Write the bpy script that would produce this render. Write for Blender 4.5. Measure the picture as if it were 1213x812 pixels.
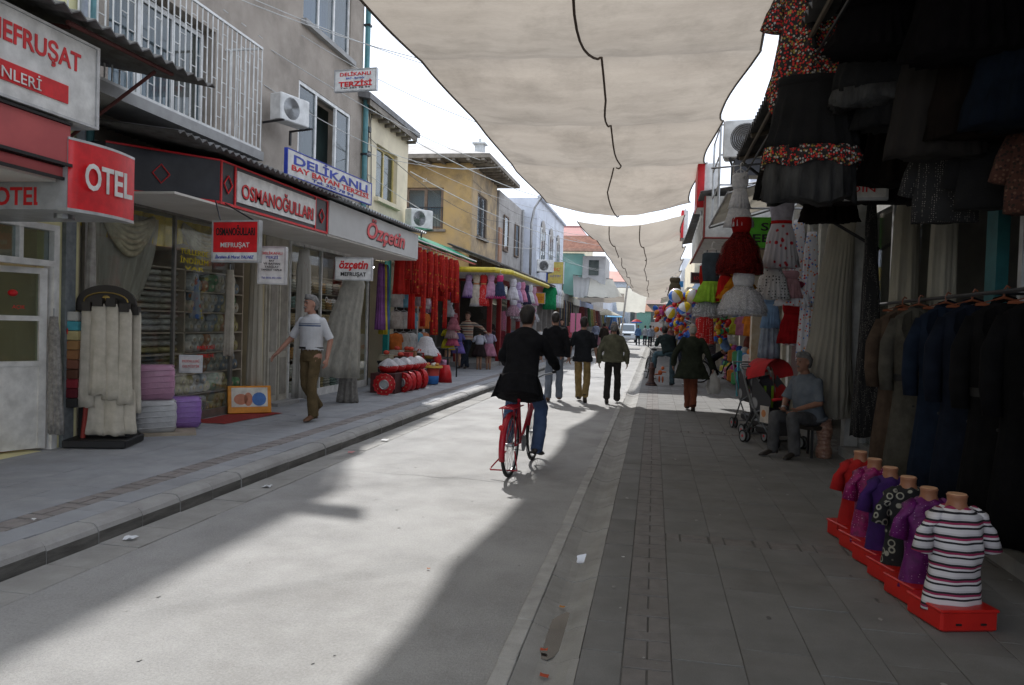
import bpy, math, random
import numpy as np
from mathutils import Vector as V, Matrix as MX, noise
for o in list(bpy.data.objects): bpy.data.objects.remove(o)
SC = bpy.context.scene
C = SC.collection
rad = math.radians
RN = random.Random(11)

# ---------------- camera ----------------
EYE = 1.58
cd = bpy.data.cameras.new("camera"); cam = bpy.data.objects.new("camera", cd); C.objects.link(cam)
cd.sensor_width = 36.0; cd.lens = 900.0 / 1213.0 * 36.0
cd.clip_start = 0.05; cd.clip_end = 2000
_yaw, _pit, _rol = rad(10.561), rad(-1.482), rad(1.8)
cam.matrix_world = (MX.Translation((0, 0, EYE)) @ MX.Rotation(_yaw, 4, 'Z') @
                    MX.Rotation(rad(90) + _pit, 4, 'X') @ MX.Rotation(_rol, 4, 'Z'))
SC.camera = cam

# ---------------- sky, sun, exposure ----------------
SX, SY = 0.38, -1.0            # ground shift of a shadow per metre of height
sun_dir = V((-SX, -SY, 1.0)).normalized()
SUN_EL = math.asin(sun_dir.z); SUN_AZ = math.atan2(sun_dir.x, sun_dir.y)
w = bpy.data.worlds.new("World"); SC.world = w; w.use_nodes = True
nt = w.node_tree; nt.nodes.clear()
out = nt.nodes.new('ShaderNodeOutputWorld'); bg = nt.nodes.new('ShaderNodeBackground')
sky = nt.nodes.new('ShaderNodeTexSky'); sky.sky_type = 'NISHITA'; sky.sun_disc = False
sky.sun_elevation = SUN_EL; sky.sun_rotation = SUN_AZ; sky.dust_density = 3.0; sky.air_density = 1.0
mix = nt.nodes.new('ShaderNodeMix'); mix.data_type = 'RGBA'
tc = nt.nodes.new('ShaderNodeTexCoord'); nz = nt.nodes.new('ShaderNodeTexNoise')
nz.inputs['Scale'].default_value = 2.2; nz.inputs['Detail'].default_value = 5
rp = nt.nodes.new('ShaderNodeValToRGB'); rp.color_ramp.elements[0].position = 0.2; rp.color_ramp.elements[1].position = 0.62
rp.color_ramp.elements[0].color = (.72, .72, .72, 1)
nt.links.new(tc.outputs['Generated'], nz.inputs['Vector']); nt.links.new(nz.outputs['Fac'], rp.inputs['Fac'])
nt.links.new(rp.outputs['Color'], mix.inputs['Factor'])
nt.links.new(sky.outputs['Color'], mix.inputs['A']); mix.inputs['B'].default_value = (10.3, 11.2, 12.9, 1)
nt.links.new(mix.outputs['Result'], bg.inputs['Color']); bg.inputs['Strength'].default_value = 0.13
nt.links.new(bg.outputs['Background'], out.inputs['Surface'])
ld = bpy.data.lights.new("sun", 'SUN'); ld.energy = 5.0; ld.angle = rad(1.2); ld.color = (1, .975, .94)
lo = bpy.data.objects.new("sun", ld); C.objects.link(lo); lo.rotation_euler = sun_dir.to_track_quat('Z', 'Y').to_euler()
lo.location = (0, 0, 40)
SC.view_settings.view_transform = 'Standard'; SC.view_settings.look = 'None'
SC.view_settings.exposure = 0.08; SC.view_settings.gamma = 1.0
try:
    SC.cycles.max_bounces = 8; SC.cycles.transparent_max_bounces = 12; SC.cycles.use_denoising = True
    SC.cycles.caustics_reflective = False; SC.cycles.caustics_refractive = False
except Exception: pass

# ---------------- materials ----------------
_MC = {}
def mat(key, c, c2=None, sc=4., rough=.8, bump=0., bsc=50., metal=0., st=(1, 1, 1), spec=.35, pat=None, cols=None,
        psc=20., dirt=0., trans=0., alpha=1., emit=0., sheen=0., w=.5, grain=.0, lo=.35, hi=.65, two=None, wp=False, gsc=200.):
    if key in _MC: return _MC[key]
    m = bpy.data.materials.new(key); m.use_nodes = True; n = m.node_tree; N = n.nodes; L = n.links
    b = N['Principled BSDF']; b.inputs['Roughness'].default_value = rough; b.inputs['Metallic'].default_value = metal
    b.inputs['Specular IOR Level'].default_value = spec
    if sheen: b.inputs['Sheen Weight'].default_value = sheen
    T = N.new('ShaderNodeTexCoord'); mp = N.new('ShaderNodeMapping'); mp.inputs['Scale'].default_value = st
    if wp: T = N.new('ShaderNodeNewGeometry'); T_o = T.outputs['Position']
    else: T_o = T.outputs['Object']
    L.new(T_o, mp.inputs['Vector'])
    c = tuple(c) + (1,)
    def mixc(fac, a, bb):
        x = N.new('ShaderNodeMix'); x.data_type = 'RGBA'
        for s, v in (('Factor', fac), ('A', a), ('B', bb)):
            if hasattr(v, 'is_linked') or isinstance(v, bpy.types.NodeSocket): L.new(v, x.inputs[s])
            else: x.inputs[s].default_value = v
        return x.outputs['Result']
    def ramp(src, p0, p1):
        r = N.new('ShaderNodeMapRange'); r.inputs['From Min'].default_value = p0; r.inputs['From Max'].default_value = p1
        L.new(src, r.inputs['Value']); return r.outputs['Result']
    def ns(scale, det=5, rg=.6):
        t = N.new('ShaderNodeTexNoise'); t.inputs['Scale'].default_value = scale; t.inputs['Detail'].default_value = det
        t.inputs['Roughness'].default_value = rg
        L.new(mp.outputs['Vector'], t.inputs['Vector']); return t.outputs['Fac']
    col = c
    if c2 is not None: col = mixc(ramp(ns(sc), lo, hi), c, tuple(c2) + (1,))
    if pat == 'flower':      # scattered blobs of several colours on the ground colour
        vo = N.new('ShaderNodeTexVoronoi'); vo.inputs['Scale'].default_value = psc
        L.new(mp.outputs['Vector'], vo.inputs['Vector'])
        cr = N.new('ShaderNodeValToRGB'); cr.color_ramp.interpolation = 'CONSTANT'
        el = cr.color_ramp.elements
        el[0].color = tuple(cols[0]) + (1,); el[1].color = tuple(cols[-1]) + (1,); el[1].position = .999 * (len(cols) - 1) / len(cols)
        for i, q in enumerate(cols[1:-1]): e = el.new((i + 1) / len(cols)); e.color = tuple(q) + (1,)
        sp = N.new('ShaderNodeSeparateColor'); L.new(vo.outputs['Color'], sp.inputs['Color'])
        L.new(sp.outputs['Red'], cr.inputs['Fac'])
        col = mixc(ramp(vo.outputs['Distance'], w + .05, w - .05), col, cr.outputs['Color'])
    if pat == 'dots':
        vo = N.new('ShaderNodeTexVoronoi'); vo.inputs['Scale'].default_value = psc; vo.inputs['Randomness'].default_value = .35
        L.new(mp.outputs['Vector'], vo.inputs['Vector'])
        col = mixc(ramp(vo.outputs['Distance'], w + .04, w - .04), col, tuple(cols[0]) + (1,))
    if pat == 'rings':
        vo = N.new('ShaderNodeTexVoronoi'); vo.inputs['Scale'].default_value = psc; vo.inputs['Randomness'].default_value = .6
        L.new(mp.outputs['Vector'], vo.inputs['Vector'])
        s = N.new('ShaderNodeMath'); s.operation = 'SUBTRACT'; L.new(vo.outputs['Distance'], s.inputs[0]); s.inputs[1].default_value = .33
        a = N.new('ShaderNodeMath'); a.operation = 'ABSOLUTE'; L.new(s.outputs[0], a.inputs[0])
        col = mixc(ramp(a.outputs[0], .09, .04), col, tuple(cols[0]) + (1,))
    if pat in ('stripe', 'stripev', 'stripey'):   # coloured bands over object height / width
        sx = N.new('ShaderNodeSeparateXYZ'); L.new(T_o, sx.inputs[0])
        ml = N.new('ShaderNodeMath'); ml.operation = 'MULTIPLY'; ml.inputs[1].default_value = psc
        L.new(sx.outputs[{'stripe': 2, 'stripev': 0, 'stripey': 1}[pat]], ml.inputs[0])
        fr = N.new('ShaderNodeMath'); fr.operation = 'FRACT'; L.new(ml.outputs[0], fr.inputs[0])
        cr = N.new('ShaderNodeValToRGB'); cr.color_ramp.interpolation = 'CONSTANT'; el = cr.color_ramp.elements
        n_ = len(cols); el[0].color = tuple(cols[0]) + (1,); el[1].color = tuple(cols[-1]) + (1,); el[1].position = (n_ - 1) / n_
        for i, q in enumerate(cols[1:-1]): e = el.new((i + 1) / n_); e.color = tuple(q) + (1,)
        L.new(fr.outputs[0], cr.inputs['Fac']); col = cr.outputs['Color']
        if c2 is not None: col = mixc(ramp(ns(sc), .3, 1.2), col, tuple(c2) + (1,))
    if two:     # colour above / below an object height: (z, colour)
        sx = N.new('ShaderNodeSeparateXYZ'); L.new(T_o, sx.inputs[0])
        col = mixc(ramp(sx.outputs[2], two[0] - .005, two[0] + .005), tuple(two[1]) + (1,), col)
    if dirt:
        x = N.new('ShaderNodeTexNoise'); x.inputs['Scale'].default_value = .9; x.inputs['Detail'].default_value = 9
        x.inputs['Roughness'].default_value = .72
        L.new(T_o, x.inputs['Vector'])
        f = ramp(x.outputs['Fac'], .47, .72); mm = N.new('ShaderNodeMath'); mm.operation = 'MULTIPLY'; mm.inputs[1].default_value = dirt
        L.new(f, mm.inputs[0]); col = mixc(mm.outputs[0], col, (.09, .078, .062, 1))
    if grain:
        g = ns(gsc, 4, .8); d = ramp(g, .35, .65)
        q = N.new('ShaderNodeMix'); q.data_type = 'RGBA'; q.blend_type = 'MULTIPLY'; q.inputs['Factor'].default_value = grain
        if isinstance(col, bpy.types.NodeSocket): L.new(col, q.inputs['A'])
        else: q.inputs['A'].default_value = col
        k = N.new('ShaderNodeCombineColor')
        for s in ('Red', 'Green', 'Blue'): L.new(d, k.inputs[s])
        L.new(k.outputs[0], q.inputs['B']); col = q.outputs['Result']
    if isinstance(col, bpy.types.NodeSocket): L.new(col, b.inputs['Base Color'])
    else: b.inputs['Base Color'].default_value = col
    if bump:
        bp = N.new('ShaderNodeBump'); bp.inputs['Strength'].default_value = bump; bp.inputs['Distance'].default_value = .01
        L.new(ns(bsc, 6, .65), bp.inputs['Height']); L.new(bp.outputs['Normal'], b.inputs['Normal'])
    if emit:
        b.inputs['Emission Color'].default_value = c; b.inputs['Emission Strength'].default_value = emit
    if alpha < 1: b.inputs['Alpha'].default_value = alpha
    if trans:
        tr = N.new('ShaderNodeBsdfTranslucent'); ms = N.new('ShaderNodeMixShader'); ms.inputs[0].default_value = trans
        if isinstance(col, bpy.types.NodeSocket): L.new(col, tr.inputs['Color'])
        else: tr.inputs['Color'].default_value = col
        L.new(b.outputs[0], ms.inputs[1]); L.new(tr.outputs[0], ms.inputs[2])
        L.new(ms.outputs[0], N['Material Output'].inputs['Surface'])
    _MC[key] = m; return m
def glass(key='shop_glass', c=(.93, .95, .95), a=.1, rough=.03):
    if key in _MC: return _MC[key]
    m = bpy.data.materials.new(key); m.use_nodes = True; n = m.node_tree; N = n.nodes; L = n.links
    for x in list(N):
        if x.type != 'OUTPUT_MATERIAL': N.remove(x)
    t = N.new('ShaderNodeBsdfTransparent'); t.inputs[0].default_value = tuple(c) + (1,)
    g = N.new('ShaderNodeBsdfGlossy'); g.inputs['Roughness'].default_value = rough
    f = N.new('ShaderNodeLayerWeight'); f.inputs[0].default_value = .5
    pw = N.new('ShaderNodeMath'); pw.operation = 'POWER'; pw.inputs[1].default_value = 4.; L.new(f.outputs['Facing'], pw.inputs[0])
    ml = N.new('ShaderNodeMath'); ml.operation = 'MULTIPLY'; ml.inputs[1].default_value = .6; L.new(pw.outputs[0], ml.inputs[0])
    ad = N.new('ShaderNodeMath'); ad.inputs[1].default_value = .03 + a * .2; L.new(ml.outputs[0], ad.inputs[0])
    ms = N.new('ShaderNodeMixShader'); L.new(ad.outputs[0], ms.inputs[0]); L.new(t.outputs[0], ms.inputs[1]); L.new(g.outputs[0], ms.inputs[2])
    L.new(ms.outputs[0], N['Material Output'].inputs['Surface']); _MC[key] = m; return m
def plain(c, rough=.6, metal=0., key=None, **k):
    kk = key or 'paint_%d_%d_%d_%d_%d' % (c[0] * 255, c[1] * 255, c[2] * 255, rough * 10, metal * 10)
    c2 = tuple(min(1, x * .72) for x in c)
    return mat(kk, c, c2, sc=k.pop('sc', 7), rough=rough, metal=metal, bump=k.pop('bump', .12), **k)
def cloth(c, key=None, **k):
    kk = key or 'cloth_%d_%d_%d' % (c[0] * 255, c[1] * 255, c[2] * 255)
    return mat(kk, c, tuple(x * .62 for x in c), sc=k.pop('sc', 9), rough=.95, bump=.5, bsc=k.pop('bsc', 160), spec=.08, **k)

# ---------------- mesh building ----------------
class MB:
    def __init__(s): s.v = []; s.f = []; s.mi = []; s.m = 0
    def add(s, vs, fs):
        n = len(s.v); s.v += [tuple(x) for x in vs]; s.f += [tuple(i + n for i in q) for q in fs]; s.mi += [s.m] * len(fs); return s
    def box(s, x0, x1, y0, y1, z0, z1):
        x0, x1 = sorted((x0, x1)); y0, y1 = sorted((y0, y1)); z0, z1 = sorted((z0, z1))
        return s.add([(x0, y0, z0), (x1, y0, z0), (x1, y1, z0), (x0, y1, z0), (x0, y0, z1), (x1, y0, z1), (x1, y1, z1), (x0, y1, z1)],
                     [(3, 2, 1, 0), (4, 5, 6, 7), (0, 1, 5, 4), (1, 2, 6, 5), (2, 3, 7, 6), (3, 0, 4, 7)])
    def obox(s, c, sz, rot=None, bev=0.):
        c = V(c); hx, hy, hz = (q / 2 for q in sz); Rm = rot or MX.Identity(3)
        if bev:
            pts = []; 
            for z, k in ((-hz, bev), (-hz + bev, 0), (hz - bev, 0), (hz, bev)):
                r = []
                for (sx, sy) in ((-1, -1), (1, -1), (1, 1), (-1, 1)):
                    p1 = V((sx * (hx - k - bev * (sx * sy > 0)), sy * (hy - k - bev * (sx * sy < 0)), z))
                    p2 = V((sx * (hx - k - bev * (sx * sy < 0)), sy * (hy - k - bev * (sx * sy > 0)), z))
                    r += [p2, p1]
                pts.append([c + Rm @ p for p in r])
            return s.loft(pts)
        vs = [c + Rm @ V((a * hx, b * hy, d * hz)) for d in (-1, 1) for a, b in ((-1, -1), (1, -1), (1, 1), (-1, 1))]
        return s.add(vs, [(3, 2, 1, 0), (4, 5, 6, 7), (0, 1, 5, 4), (1, 2, 6, 5), (2, 3, 7, 6), (3, 0, 4, 7)])
    def loft(s, rings, cap=True, closed=True):
        n = len(rings[0]); vs = [p for r in rings for p in r]; fs = []
        for i in range(len(rings) - 1):
            for j in range(n if closed else n - 1):
                k = (j + 1) % n; fs.append((i * n + j, i * n + k, (i + 1) * n + k, (i + 1) * n + j))
        if cap and closed: fs.append(tuple(range(n - 1, -1, -1))); fs.append(tuple((len(rings) - 1) * n + j for j in range(n)))
        return s.add(vs, fs)
    def ring(s, c, d, r, n=8, r2=None, up=None):
        c = V(c); d = V(d).normalized(); u = V(up) if up else (V((0, 0, 1)) if abs(d.z) < .9 else V((0, 1, 0)))
        a = d.cross(u).normalized(); b = a.cross(d).normalized(); r2 = r2 or r
        return [c + a * (math.cos(t) * r) + b * (math.sin(t) * r2) for t in (2 * math.pi * i / n for i in range(n))]
    def cyl(s, p0, p1, r0, r1=None, n=10, cap=True):
        d = V(p1) - V(p0); r1 = r0 if r1 is None else r1
        return s.loft([s.ring(p0, d, r0, n), s.ring(p1, d, r1, n)], cap)
    def tube(s, pts, r, n=6):
        pts = [V(p) for p in pts]; rs = []
        up = V((0, 0, 1)); 
        for i, p in enumerate(pts):
            d = (pts[min(i + 1, len(pts) - 1)] - pts[max(i - 1, 0)]).normalized()
            if i == 0: a = d.cross(up if abs(d.z) < .9 else V((0, 1, 0))).normalized()
            else: a = (a - d * a.dot(d)).normalized()
            b = a.cross(d); rr = r[i] if isinstance(r, (list, tuple)) else r
            rs.append([p + a * (math.cos(t) * rr) + b * (math.sin(t) * rr) for t in (2 * math.pi * k / n for k in range(n))])
        return s.loft(rs)
    def ell(s, c, r, nu=12, nv=8, rot=None):
        c = V(c); Rm = rot or MX.Identity(3); rs = []
        for i in range(1, nv):
            a = math.pi * i / nv
            rs.append([c + Rm @ V((r[0] * math.sin(a) * math.cos(t), r[1] * math.sin(a) * math.sin(t), -r[2] * math.cos(a))) for t in (2 * math.pi * k / nu for k in range(nu))])
        n0 = len(s.v); s.loft(rs, cap=False); nr = len(rs)
        s.add([c + Rm @ V((0, 0, -r[2])), c + Rm @ V((0, 0, r[2]))], [])
        b, t = len(s.v) - 2, len(s.v) - 1
        for k in range(nu):
            k2 = (k + 1) % nu; s.f.append((b, n0 + k2, n0 + k)); s.f.append((t, n0 + (nr - 1) * nu + k, n0 + (nr - 1) * nu + k2)); s.mi += [s.m] * 2
        return s
    def capsule(s, p0, p1, r0, r1, n=12):
        s.cyl(p0, p1, r0, r1, n); s.ell(p0, (r0,) * 3, n, 8); s.ell(p1, (r1,) * 3, n, 8); return s
    def grid(s, fn, nu, nv):
        vs = [fn(i / nu, j / nv) for j in range(nv + 1) for i in range(nu + 1)]
        fs = [(j * (nu + 1) + i, j * (nu + 1) + i + 1, (j + 1) * (nu + 1) + i + 1, (j + 1) * (nu + 1) + i) for j in range(nv) for i in range(nu)]
        return s.add(vs, fs)
    def prism(s, poly, d):
        poly = [V(p) for p in poly]; d = V(d); n = len(poly)
        fs = [tuple(range(n - 1, -1, -1)), tuple(range(n, 2 * n))] + [(i, (i + 1) % n, n + (i + 1) % n, n + i) for i in range(n)]
        return s.add(poly + [p + d for p in poly], fs)
    def build(s, name, m, parent=None, smooth=False, world=True, kind=None, label=None, loc=None):
        me = bpy.data.meshes.new(name); vs = s.v
        if parent is not None and world:
            iv = parent['_M'] if False else WM(parent).inverted(); vs = [iv @ V(p) for p in vs]
        if loc: L = V(loc); vs = [V(p) - L for p in vs]
        me.from_pydata([tuple(p) for p in vs], [], s.f)
        for x in (m if isinstance(m, (list, tuple)) else [m]): me.materials.append(x)
        if any(s.mi): me.polygons.foreach_set('material_index', s.mi)
        if smooth: me.polygons.foreach_set('use_smooth', [True] * len(me.polygons))
        me.update()
        o = bpy.data.objects.new(name, me); C.objects.link(o)
        if loc: o.location = loc
        if parent is not None: o.parent = parent
        if kind: o['kind'] = kind
        if label: o['label'] = label
        return o
def WM(o):
    m = o.matrix_basis.copy()
    while o.parent is not None: o = o.parent; m = o.matrix_basis @ m
    return m
def tag(o, label, cat, group=None):
    o['label'] = label; o['category'] = cat
    if group: o['group'] = group
    return o
def thing(name, label, cat, loc=(0, 0, 0), rz=0., group=None):
    o = bpy.data.objects.new(name, None); C.objects.link(o); o.empty_display_size = .2
    o.location = loc; o.rotation_euler = (0, 0, rz); return tag(o, label, cat, group)
def copytree(o, loc=None, rz=None, label=None, parent=None, group=None):
    c = o.copy(); C.objects.link(c)
    if parent is not None: c.parent = parent
    if loc is not None: c.location = loc
    if rz is not None: c.rotation_euler = (0, 0, rz)
    if label: c['label'] = label
    if group: c['group'] = group
    for ch in list(o.children):
        copytree(ch, parent=c)
    return c
def twin(o, parent, off, rz=None):   # a copy of a part that shares its mesh
    c = o.copy(); C.objects.link(c); c.parent = parent; c.location = V(o.location) + V(off)
    if rz is not None: c.rotation_euler = (0, 0, rz)
    for ch in o.children: twin(ch, c, (0, 0, 0))
    return c
_TS = bpy.data.scenes.new('scratch')     # small scratch scene: evaluating text and modifiers there stays quick
def evalmesh(o):
    was = o.name in C.objects
    if was: C.objects.unlink(o)
    par = o.parent; o.parent = None
    _TS.collection.objects.link(o); 
    with bpy.context.temp_override(scene=_TS, view_layer=_TS.view_layers[0]):
        dg = bpy.context.evaluated_depsgraph_get(); me = bpy.data.meshes.new_from_object(o.evaluated_get(dg))
    _TS.collection.objects.unlink(o)
    if par is not None: o.parent = par
    if was: C.objects.link(o)
    return me
def text(s, name, m, parent, p, ax=(0, 1, 0), up=(0, 0, 1), h=.2, wid=None, ext=.003, bold=0., shear=0., arc=0., lift=.004, sub=None):
    """flat lettering centred on p; h = height of a capital, wid = full width"""
    cu = bpy.data.curves.new(name, 'FONT'); cu.body = s; cu.align_x = 'CENTER'; cu.align_y = 'CENTER'
    cu.size = 1; cu.extrude = ext / max(h, .01) * .7; cu.offset = bold; cu.shear = shear; cu.resolution_u = 3
    t = bpy.data.objects.new(name, cu); me = evalmesh(t); bpy.data.objects.remove(t)
    me.name = name
    if not len(me.vertices): return None
    xs = [v.co.x for v in me.vertices]; ys = [v.co.y for v in me.vertices]
    cx, cy = (max(xs) + min(xs)) / 2, (max(ys) + min(ys)) / 2; sy = h / .7
    sx = wid / (max(xs) - min(xs)) if wid else sy
    ax = V(ax).normalized(); up = V(up).normalized(); nn = ax.cross(up); p = V(p) + nn * lift
    iv = WM(parent).inverted(); W = wid or (max(xs) - min(xs)) * sx
    for v in me.vertices:
        a = (v.co.x - cx) * sx; k = 1 - arc * (2 * a / W) ** 2 if arc else 1
        v.co = iv @ (p + ax * a + up * ((v.co.y - cy) * sy * k) + nn * (v.co.z * h))
    me.materials.clear(); me.materials.append(m)
    o = bpy.data.objects.new(name, me); C.objects.link(o); o.parent = sub or parent
    return o
def remesh(o, vox, wr=0., wsc=8., seed=0, sm=1):
    md = o.modifiers.new('r', 'REMESH'); md.mode = 'VOXEL'; md.voxel_size = vox
    if sm: s2 = o.modifiers.new('s', 'SMOOTH'); s2.iterations = sm; s2.factor = .6
    me = evalmesh(o); mats = [x for x in o.data.materials]; o.modifiers.clear(); o.data = me
    me.materials.clear()
    for x in mats: me.materials.append(x)
    if wr:
        off = V((seed * 3.7, seed * 1.3, 0)); n_ = len(me.vertices)
        co = np.empty(n_ * 3, 'f'); no = np.empty(n_ * 3, 'f'); me.vertices.foreach_get('co', co); me.vertices.foreach_get('normal', no)
        co = co.reshape(-1, 3); no = no.reshape(-1, 3)
        d = np.array([noise.noise(V((x * wsc, y * wsc, z * wsc * .75)) + off) + .5 * noise.noise(V((x, y, z)) * wsc * 2.3 + off) for x, y, z in co.tolist()], 'f')
        me.vertices.foreach_set('co', (co + no * (d * wr)[:, None]).ravel()); me.update()
    me.polygons.foreach_set('use_smooth', [True] * len(me.polygons)); return o

# common materials
WHITE = plain((.74, .74, .72), .5, key='white_paint')
DKMET = plain((.05, .05, .055), .45, .6, key='dark_metal')
STEEL = plain((.45, .46, .47), .35, .9, key='steel')
REDP = plain((.55, .02, .03), .35, key='red_sign_paint', dirt=.1)
REDL = plain((.7, .018, .025), .4, key='red_letter')
BLK = plain((.015, .015, .016), .5, key='black_paint')
GLS = glass()
WGL = glass('window_glass', (.6, .68, .72), .15)
# ================= ground, road, pavements =================
def sheet(name, x0, x1, y0, y1, z, m, nx=1, ny=1, amp=0.):
    b = MB()
    b.grid(lambda u, v: (x0 + (x1 - x0) * u, y0 + (y1 - y0) * v, z + (amp * noise.noise(V((u * 9, v * 80, z))) if amp else 0)), nx, ny)
    o = b.build(name, m); o['kind'] = 'structure'; return o
ASPH = mat('asphalt', (.335, .333, .328), (.43, .427, .42), sc=1.4, rough=.85, bump=.7, bsc=120, dirt=.3, grain=.24, wp=True, gsc=75., st=(1, .8, 1))
CONC = mat('gutter_concrete', (.38, .375, .36), (.3, .295, .28), sc=3, rough=.9, bump=.35, bsc=90, dirt=.35, grain=.2, wp=True)
SLAB = mat('paving_concrete', (.225, .223, .218), (.175, .174, .17), sc=2.3, rough=.9, bump=.35, bsc=120, dirt=.3, grain=.2, wp=True)
SLAB2 = mat('paving_concrete_pale', (.232, .23, .225), (.182, .18, .176), sc=2.9, rough=.9, bump=.35, bsc=120, dirt=.3, grain=.2, wp=True)
SLABL = mat('left_paving_concrete', (.36, .375, .40), (.30, .31, .33), sc=2.3, rough=.9, bump=.35, bsc=120, dirt=.25, grain=.2, wp=True)
BRK = mat('paving_brick', (.235, .222, .215), (.185, .175, .17), sc=9, rough=.92, bump=.4, bsc=120, dirt=.3, grain=.2, wp=True)
KERB = mat('kerb_concrete', (.42, .42, .41), (.34, .335, .33), sc=4, rough=.9, bump=.45, bsc=80, dirt=.3, grain=.2, wp=True)
KFACE = mat('kerb_face_grime', (.085, .083, .078), (.16, .155, .145), sc=6, rough=.95, bump=.5, bsc=60, st=(1, .5, 3), wp=True)
JOINT = mat('joint_dirt', (.13, .125, .115), (.18, .17, .16), sc=20, rough=.95, wp=True)
GRND = mat('packed_ground', (.2, .19, .17), (.28, .27, .25), sc=.2, rough=.95, dirt=.3, wp=True)
sheet('ground', -900, 900, -200, 1600, -.05, GRND)
rd = MB()
rd.grid(lambda u, v: (-3.32 + 2.66 * u, -12 + 152 * v, 0.0 + .035 * math.sin(math.pi * u) * 0), 6, 40)
o = rd.build('road', ASPH); o['kind'] = 'structure'

# left gutter: pale strip of concrete lengths with joints
lg = thing('left_gutter', '', '', (-3.5, 0, 0)); del lg['label']; del lg['category']; lg['kind'] = 'structure'
def stone(x0, x1, y0, y1, z0, z1, b=.006):
    m = MB(); m.obox(((x0 + x1) / 2, (y0 + y1) / 2, (z0 + z1) / 2), (x1 - x0, y1 - y0, z1 - z0), bev=b); return m
base = None
g = stone(-3.63, -3.322, 0, .442, -.06, .006, .004).build('gutter_slab', CONC, lg)
for i in range(-4, 110): 
    c = twin(g, lg, (0, i * .45, RN.uniform(-.003, .003))) if i else g
    if i > 60: c.scale = (1, 1, 1)
# left kerb stones, grimy faces
lk = bpy.data.objects.new('left_kerb', None); C.objects.link(lk); lk['kind'] = 'structure'; lk.location = (-3.7, 0, 0)
kb = MB(); prof = [(-3.80, -.06), (-3.63, -.06), (-3.632, .085), (-3.645, .115), (-3.67, .137), (-3.7, .142), (-3.80, .142)]
ks = [[V((x, y, z)) for x, z in prof] for y in (0.004, .446)]
kb.loft(ks); 
for k, f in enumerate(kb.f):
    if k == 1: kb.mi[k] = 1
kstone = kb.build('kerb_stone', [KERB, KFACE], lk)
for i in range(-4, 150):
    if i: 
        c = twin(kstone, lk, (RN.uniform(-.004, .004), i * .45, RN.uniform(-.004, .004)))
# left pavement bed and slabs
lp = bpy.data.objects.new('left_pavement', None); C.objects.link(lp); lp['kind'] = 'structure'; lp.location = (-4.8, 0, 0)
MB().box(-9.5, -3.802, -12, 140, -.06, .118).build('pavement_bed', JOINT, lp)
def pave(root, cells, mats_, name, zt, th=.03):
    """alike pieces share one mesh per size"""
    cache = {}
    for (x, y, a, b) in cells:
        k = (round(a, 3), round(b, 3), RN.randrange(len(mats_)))
        if k not in cache:
            m = MB(); m.obox((0, 0, -th / 2), (a - (.004 if max(a, b) > .25 else .01), b - (.004 if max(a, b) > .25 else .01), th), bev=.002)
            me = m.build(name, mats_[k[2]], root, world=False); cache[k] = me.data; bpy.data.objects.remove(me)
        o = bpy.data.objects.new(name, cache[k]); C.objects.link(o); o.parent = root
        o.location = V((x, y, zt + RN.uniform(-.0025, .0025))) - root.location
        o.rotation_euler = (RN.uniform(-.003, .003), RN.uniform(-.003, .003), 0)
def pave_far(root, cells, mats_, name, zt, th=.03):
    m = MB()
    for (x, y, a, b) in cells:
        m.m = RN.randrange(len(mats_)); z = zt + RN.uniform(-.0015, .0015)
        m.box(x - a / 2 + .004, x + a / 2 - .004, y - b / 2 + .004, y + b / 2 - .004, z - th, z)
    o = m.build(name, mats_, root, kind='stuff')
SL2 = mat('left_paving_concrete_pale', (.38, .39, .41), (.31, .32, .34), sc=3, rough=.9, bump=.3, bsc=120, dirt=.25, grain=.2, wp=True)
cells = []; near = []; brn = []; brf = []
# small border slabs between kerb and brick band
for i in range(0, 95):
    y = 2.2 + i * .3; (near if y < 12 else cells).append((-3.92, y, .24, .3))
for i in range(0, 84):
    y = 2.2 + i * .34
    t = brn if y < 14 else brf
    t += [(-4.09, y + .1, .1, .2), (-4.19, y + .1, .1, .2), (-4.14, y + .27, .2, .1)]
for j, x in enumerate((-4.44, -4.84, -5.24, -5.64, -6.04)):
    for i in range(0, 70):
        y = 2.4 + i * .4 + (.2 if j % 2 else 0)
        (near if y < 12.4 else cells).append((x, y, .4, .4))
pave(lp, near, [SLABL, SL2], 'paving_slab', .146); pave_far(lp, cells, [SLABL, SL2], 'far_paving', .146)
BRKL = mat('left_paving_brick', (.31, .285, .275), (.25, .23, .225), sc=9, rough=.92, bump=.4, bsc=120, dirt=.3, grain=.2, wp=True)
pave(lp, brn, [BRKL], 'paving_brick', .1455); pave_far(lp, brf, [BRKL], 'far_brick_band', .1455)
MB().box(-6.22, -3.803, 2.06, 30.85, .119, .139).build('paving_mortar', JOINT, lp)
MB().box(-9.5, -3.804, 30.9, 140, .119, .1455).build('far_pavement_surface', SLABL, lp)
MB().box(-9.5, -6.25, -2, 30.9, .119, .144).build('shop_apron', SLABL, lp)
MB().box(-6.24, -3.804, -12, 2.05, .119, .144).build('near_pavement_surface', SLABL, lp)

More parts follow.
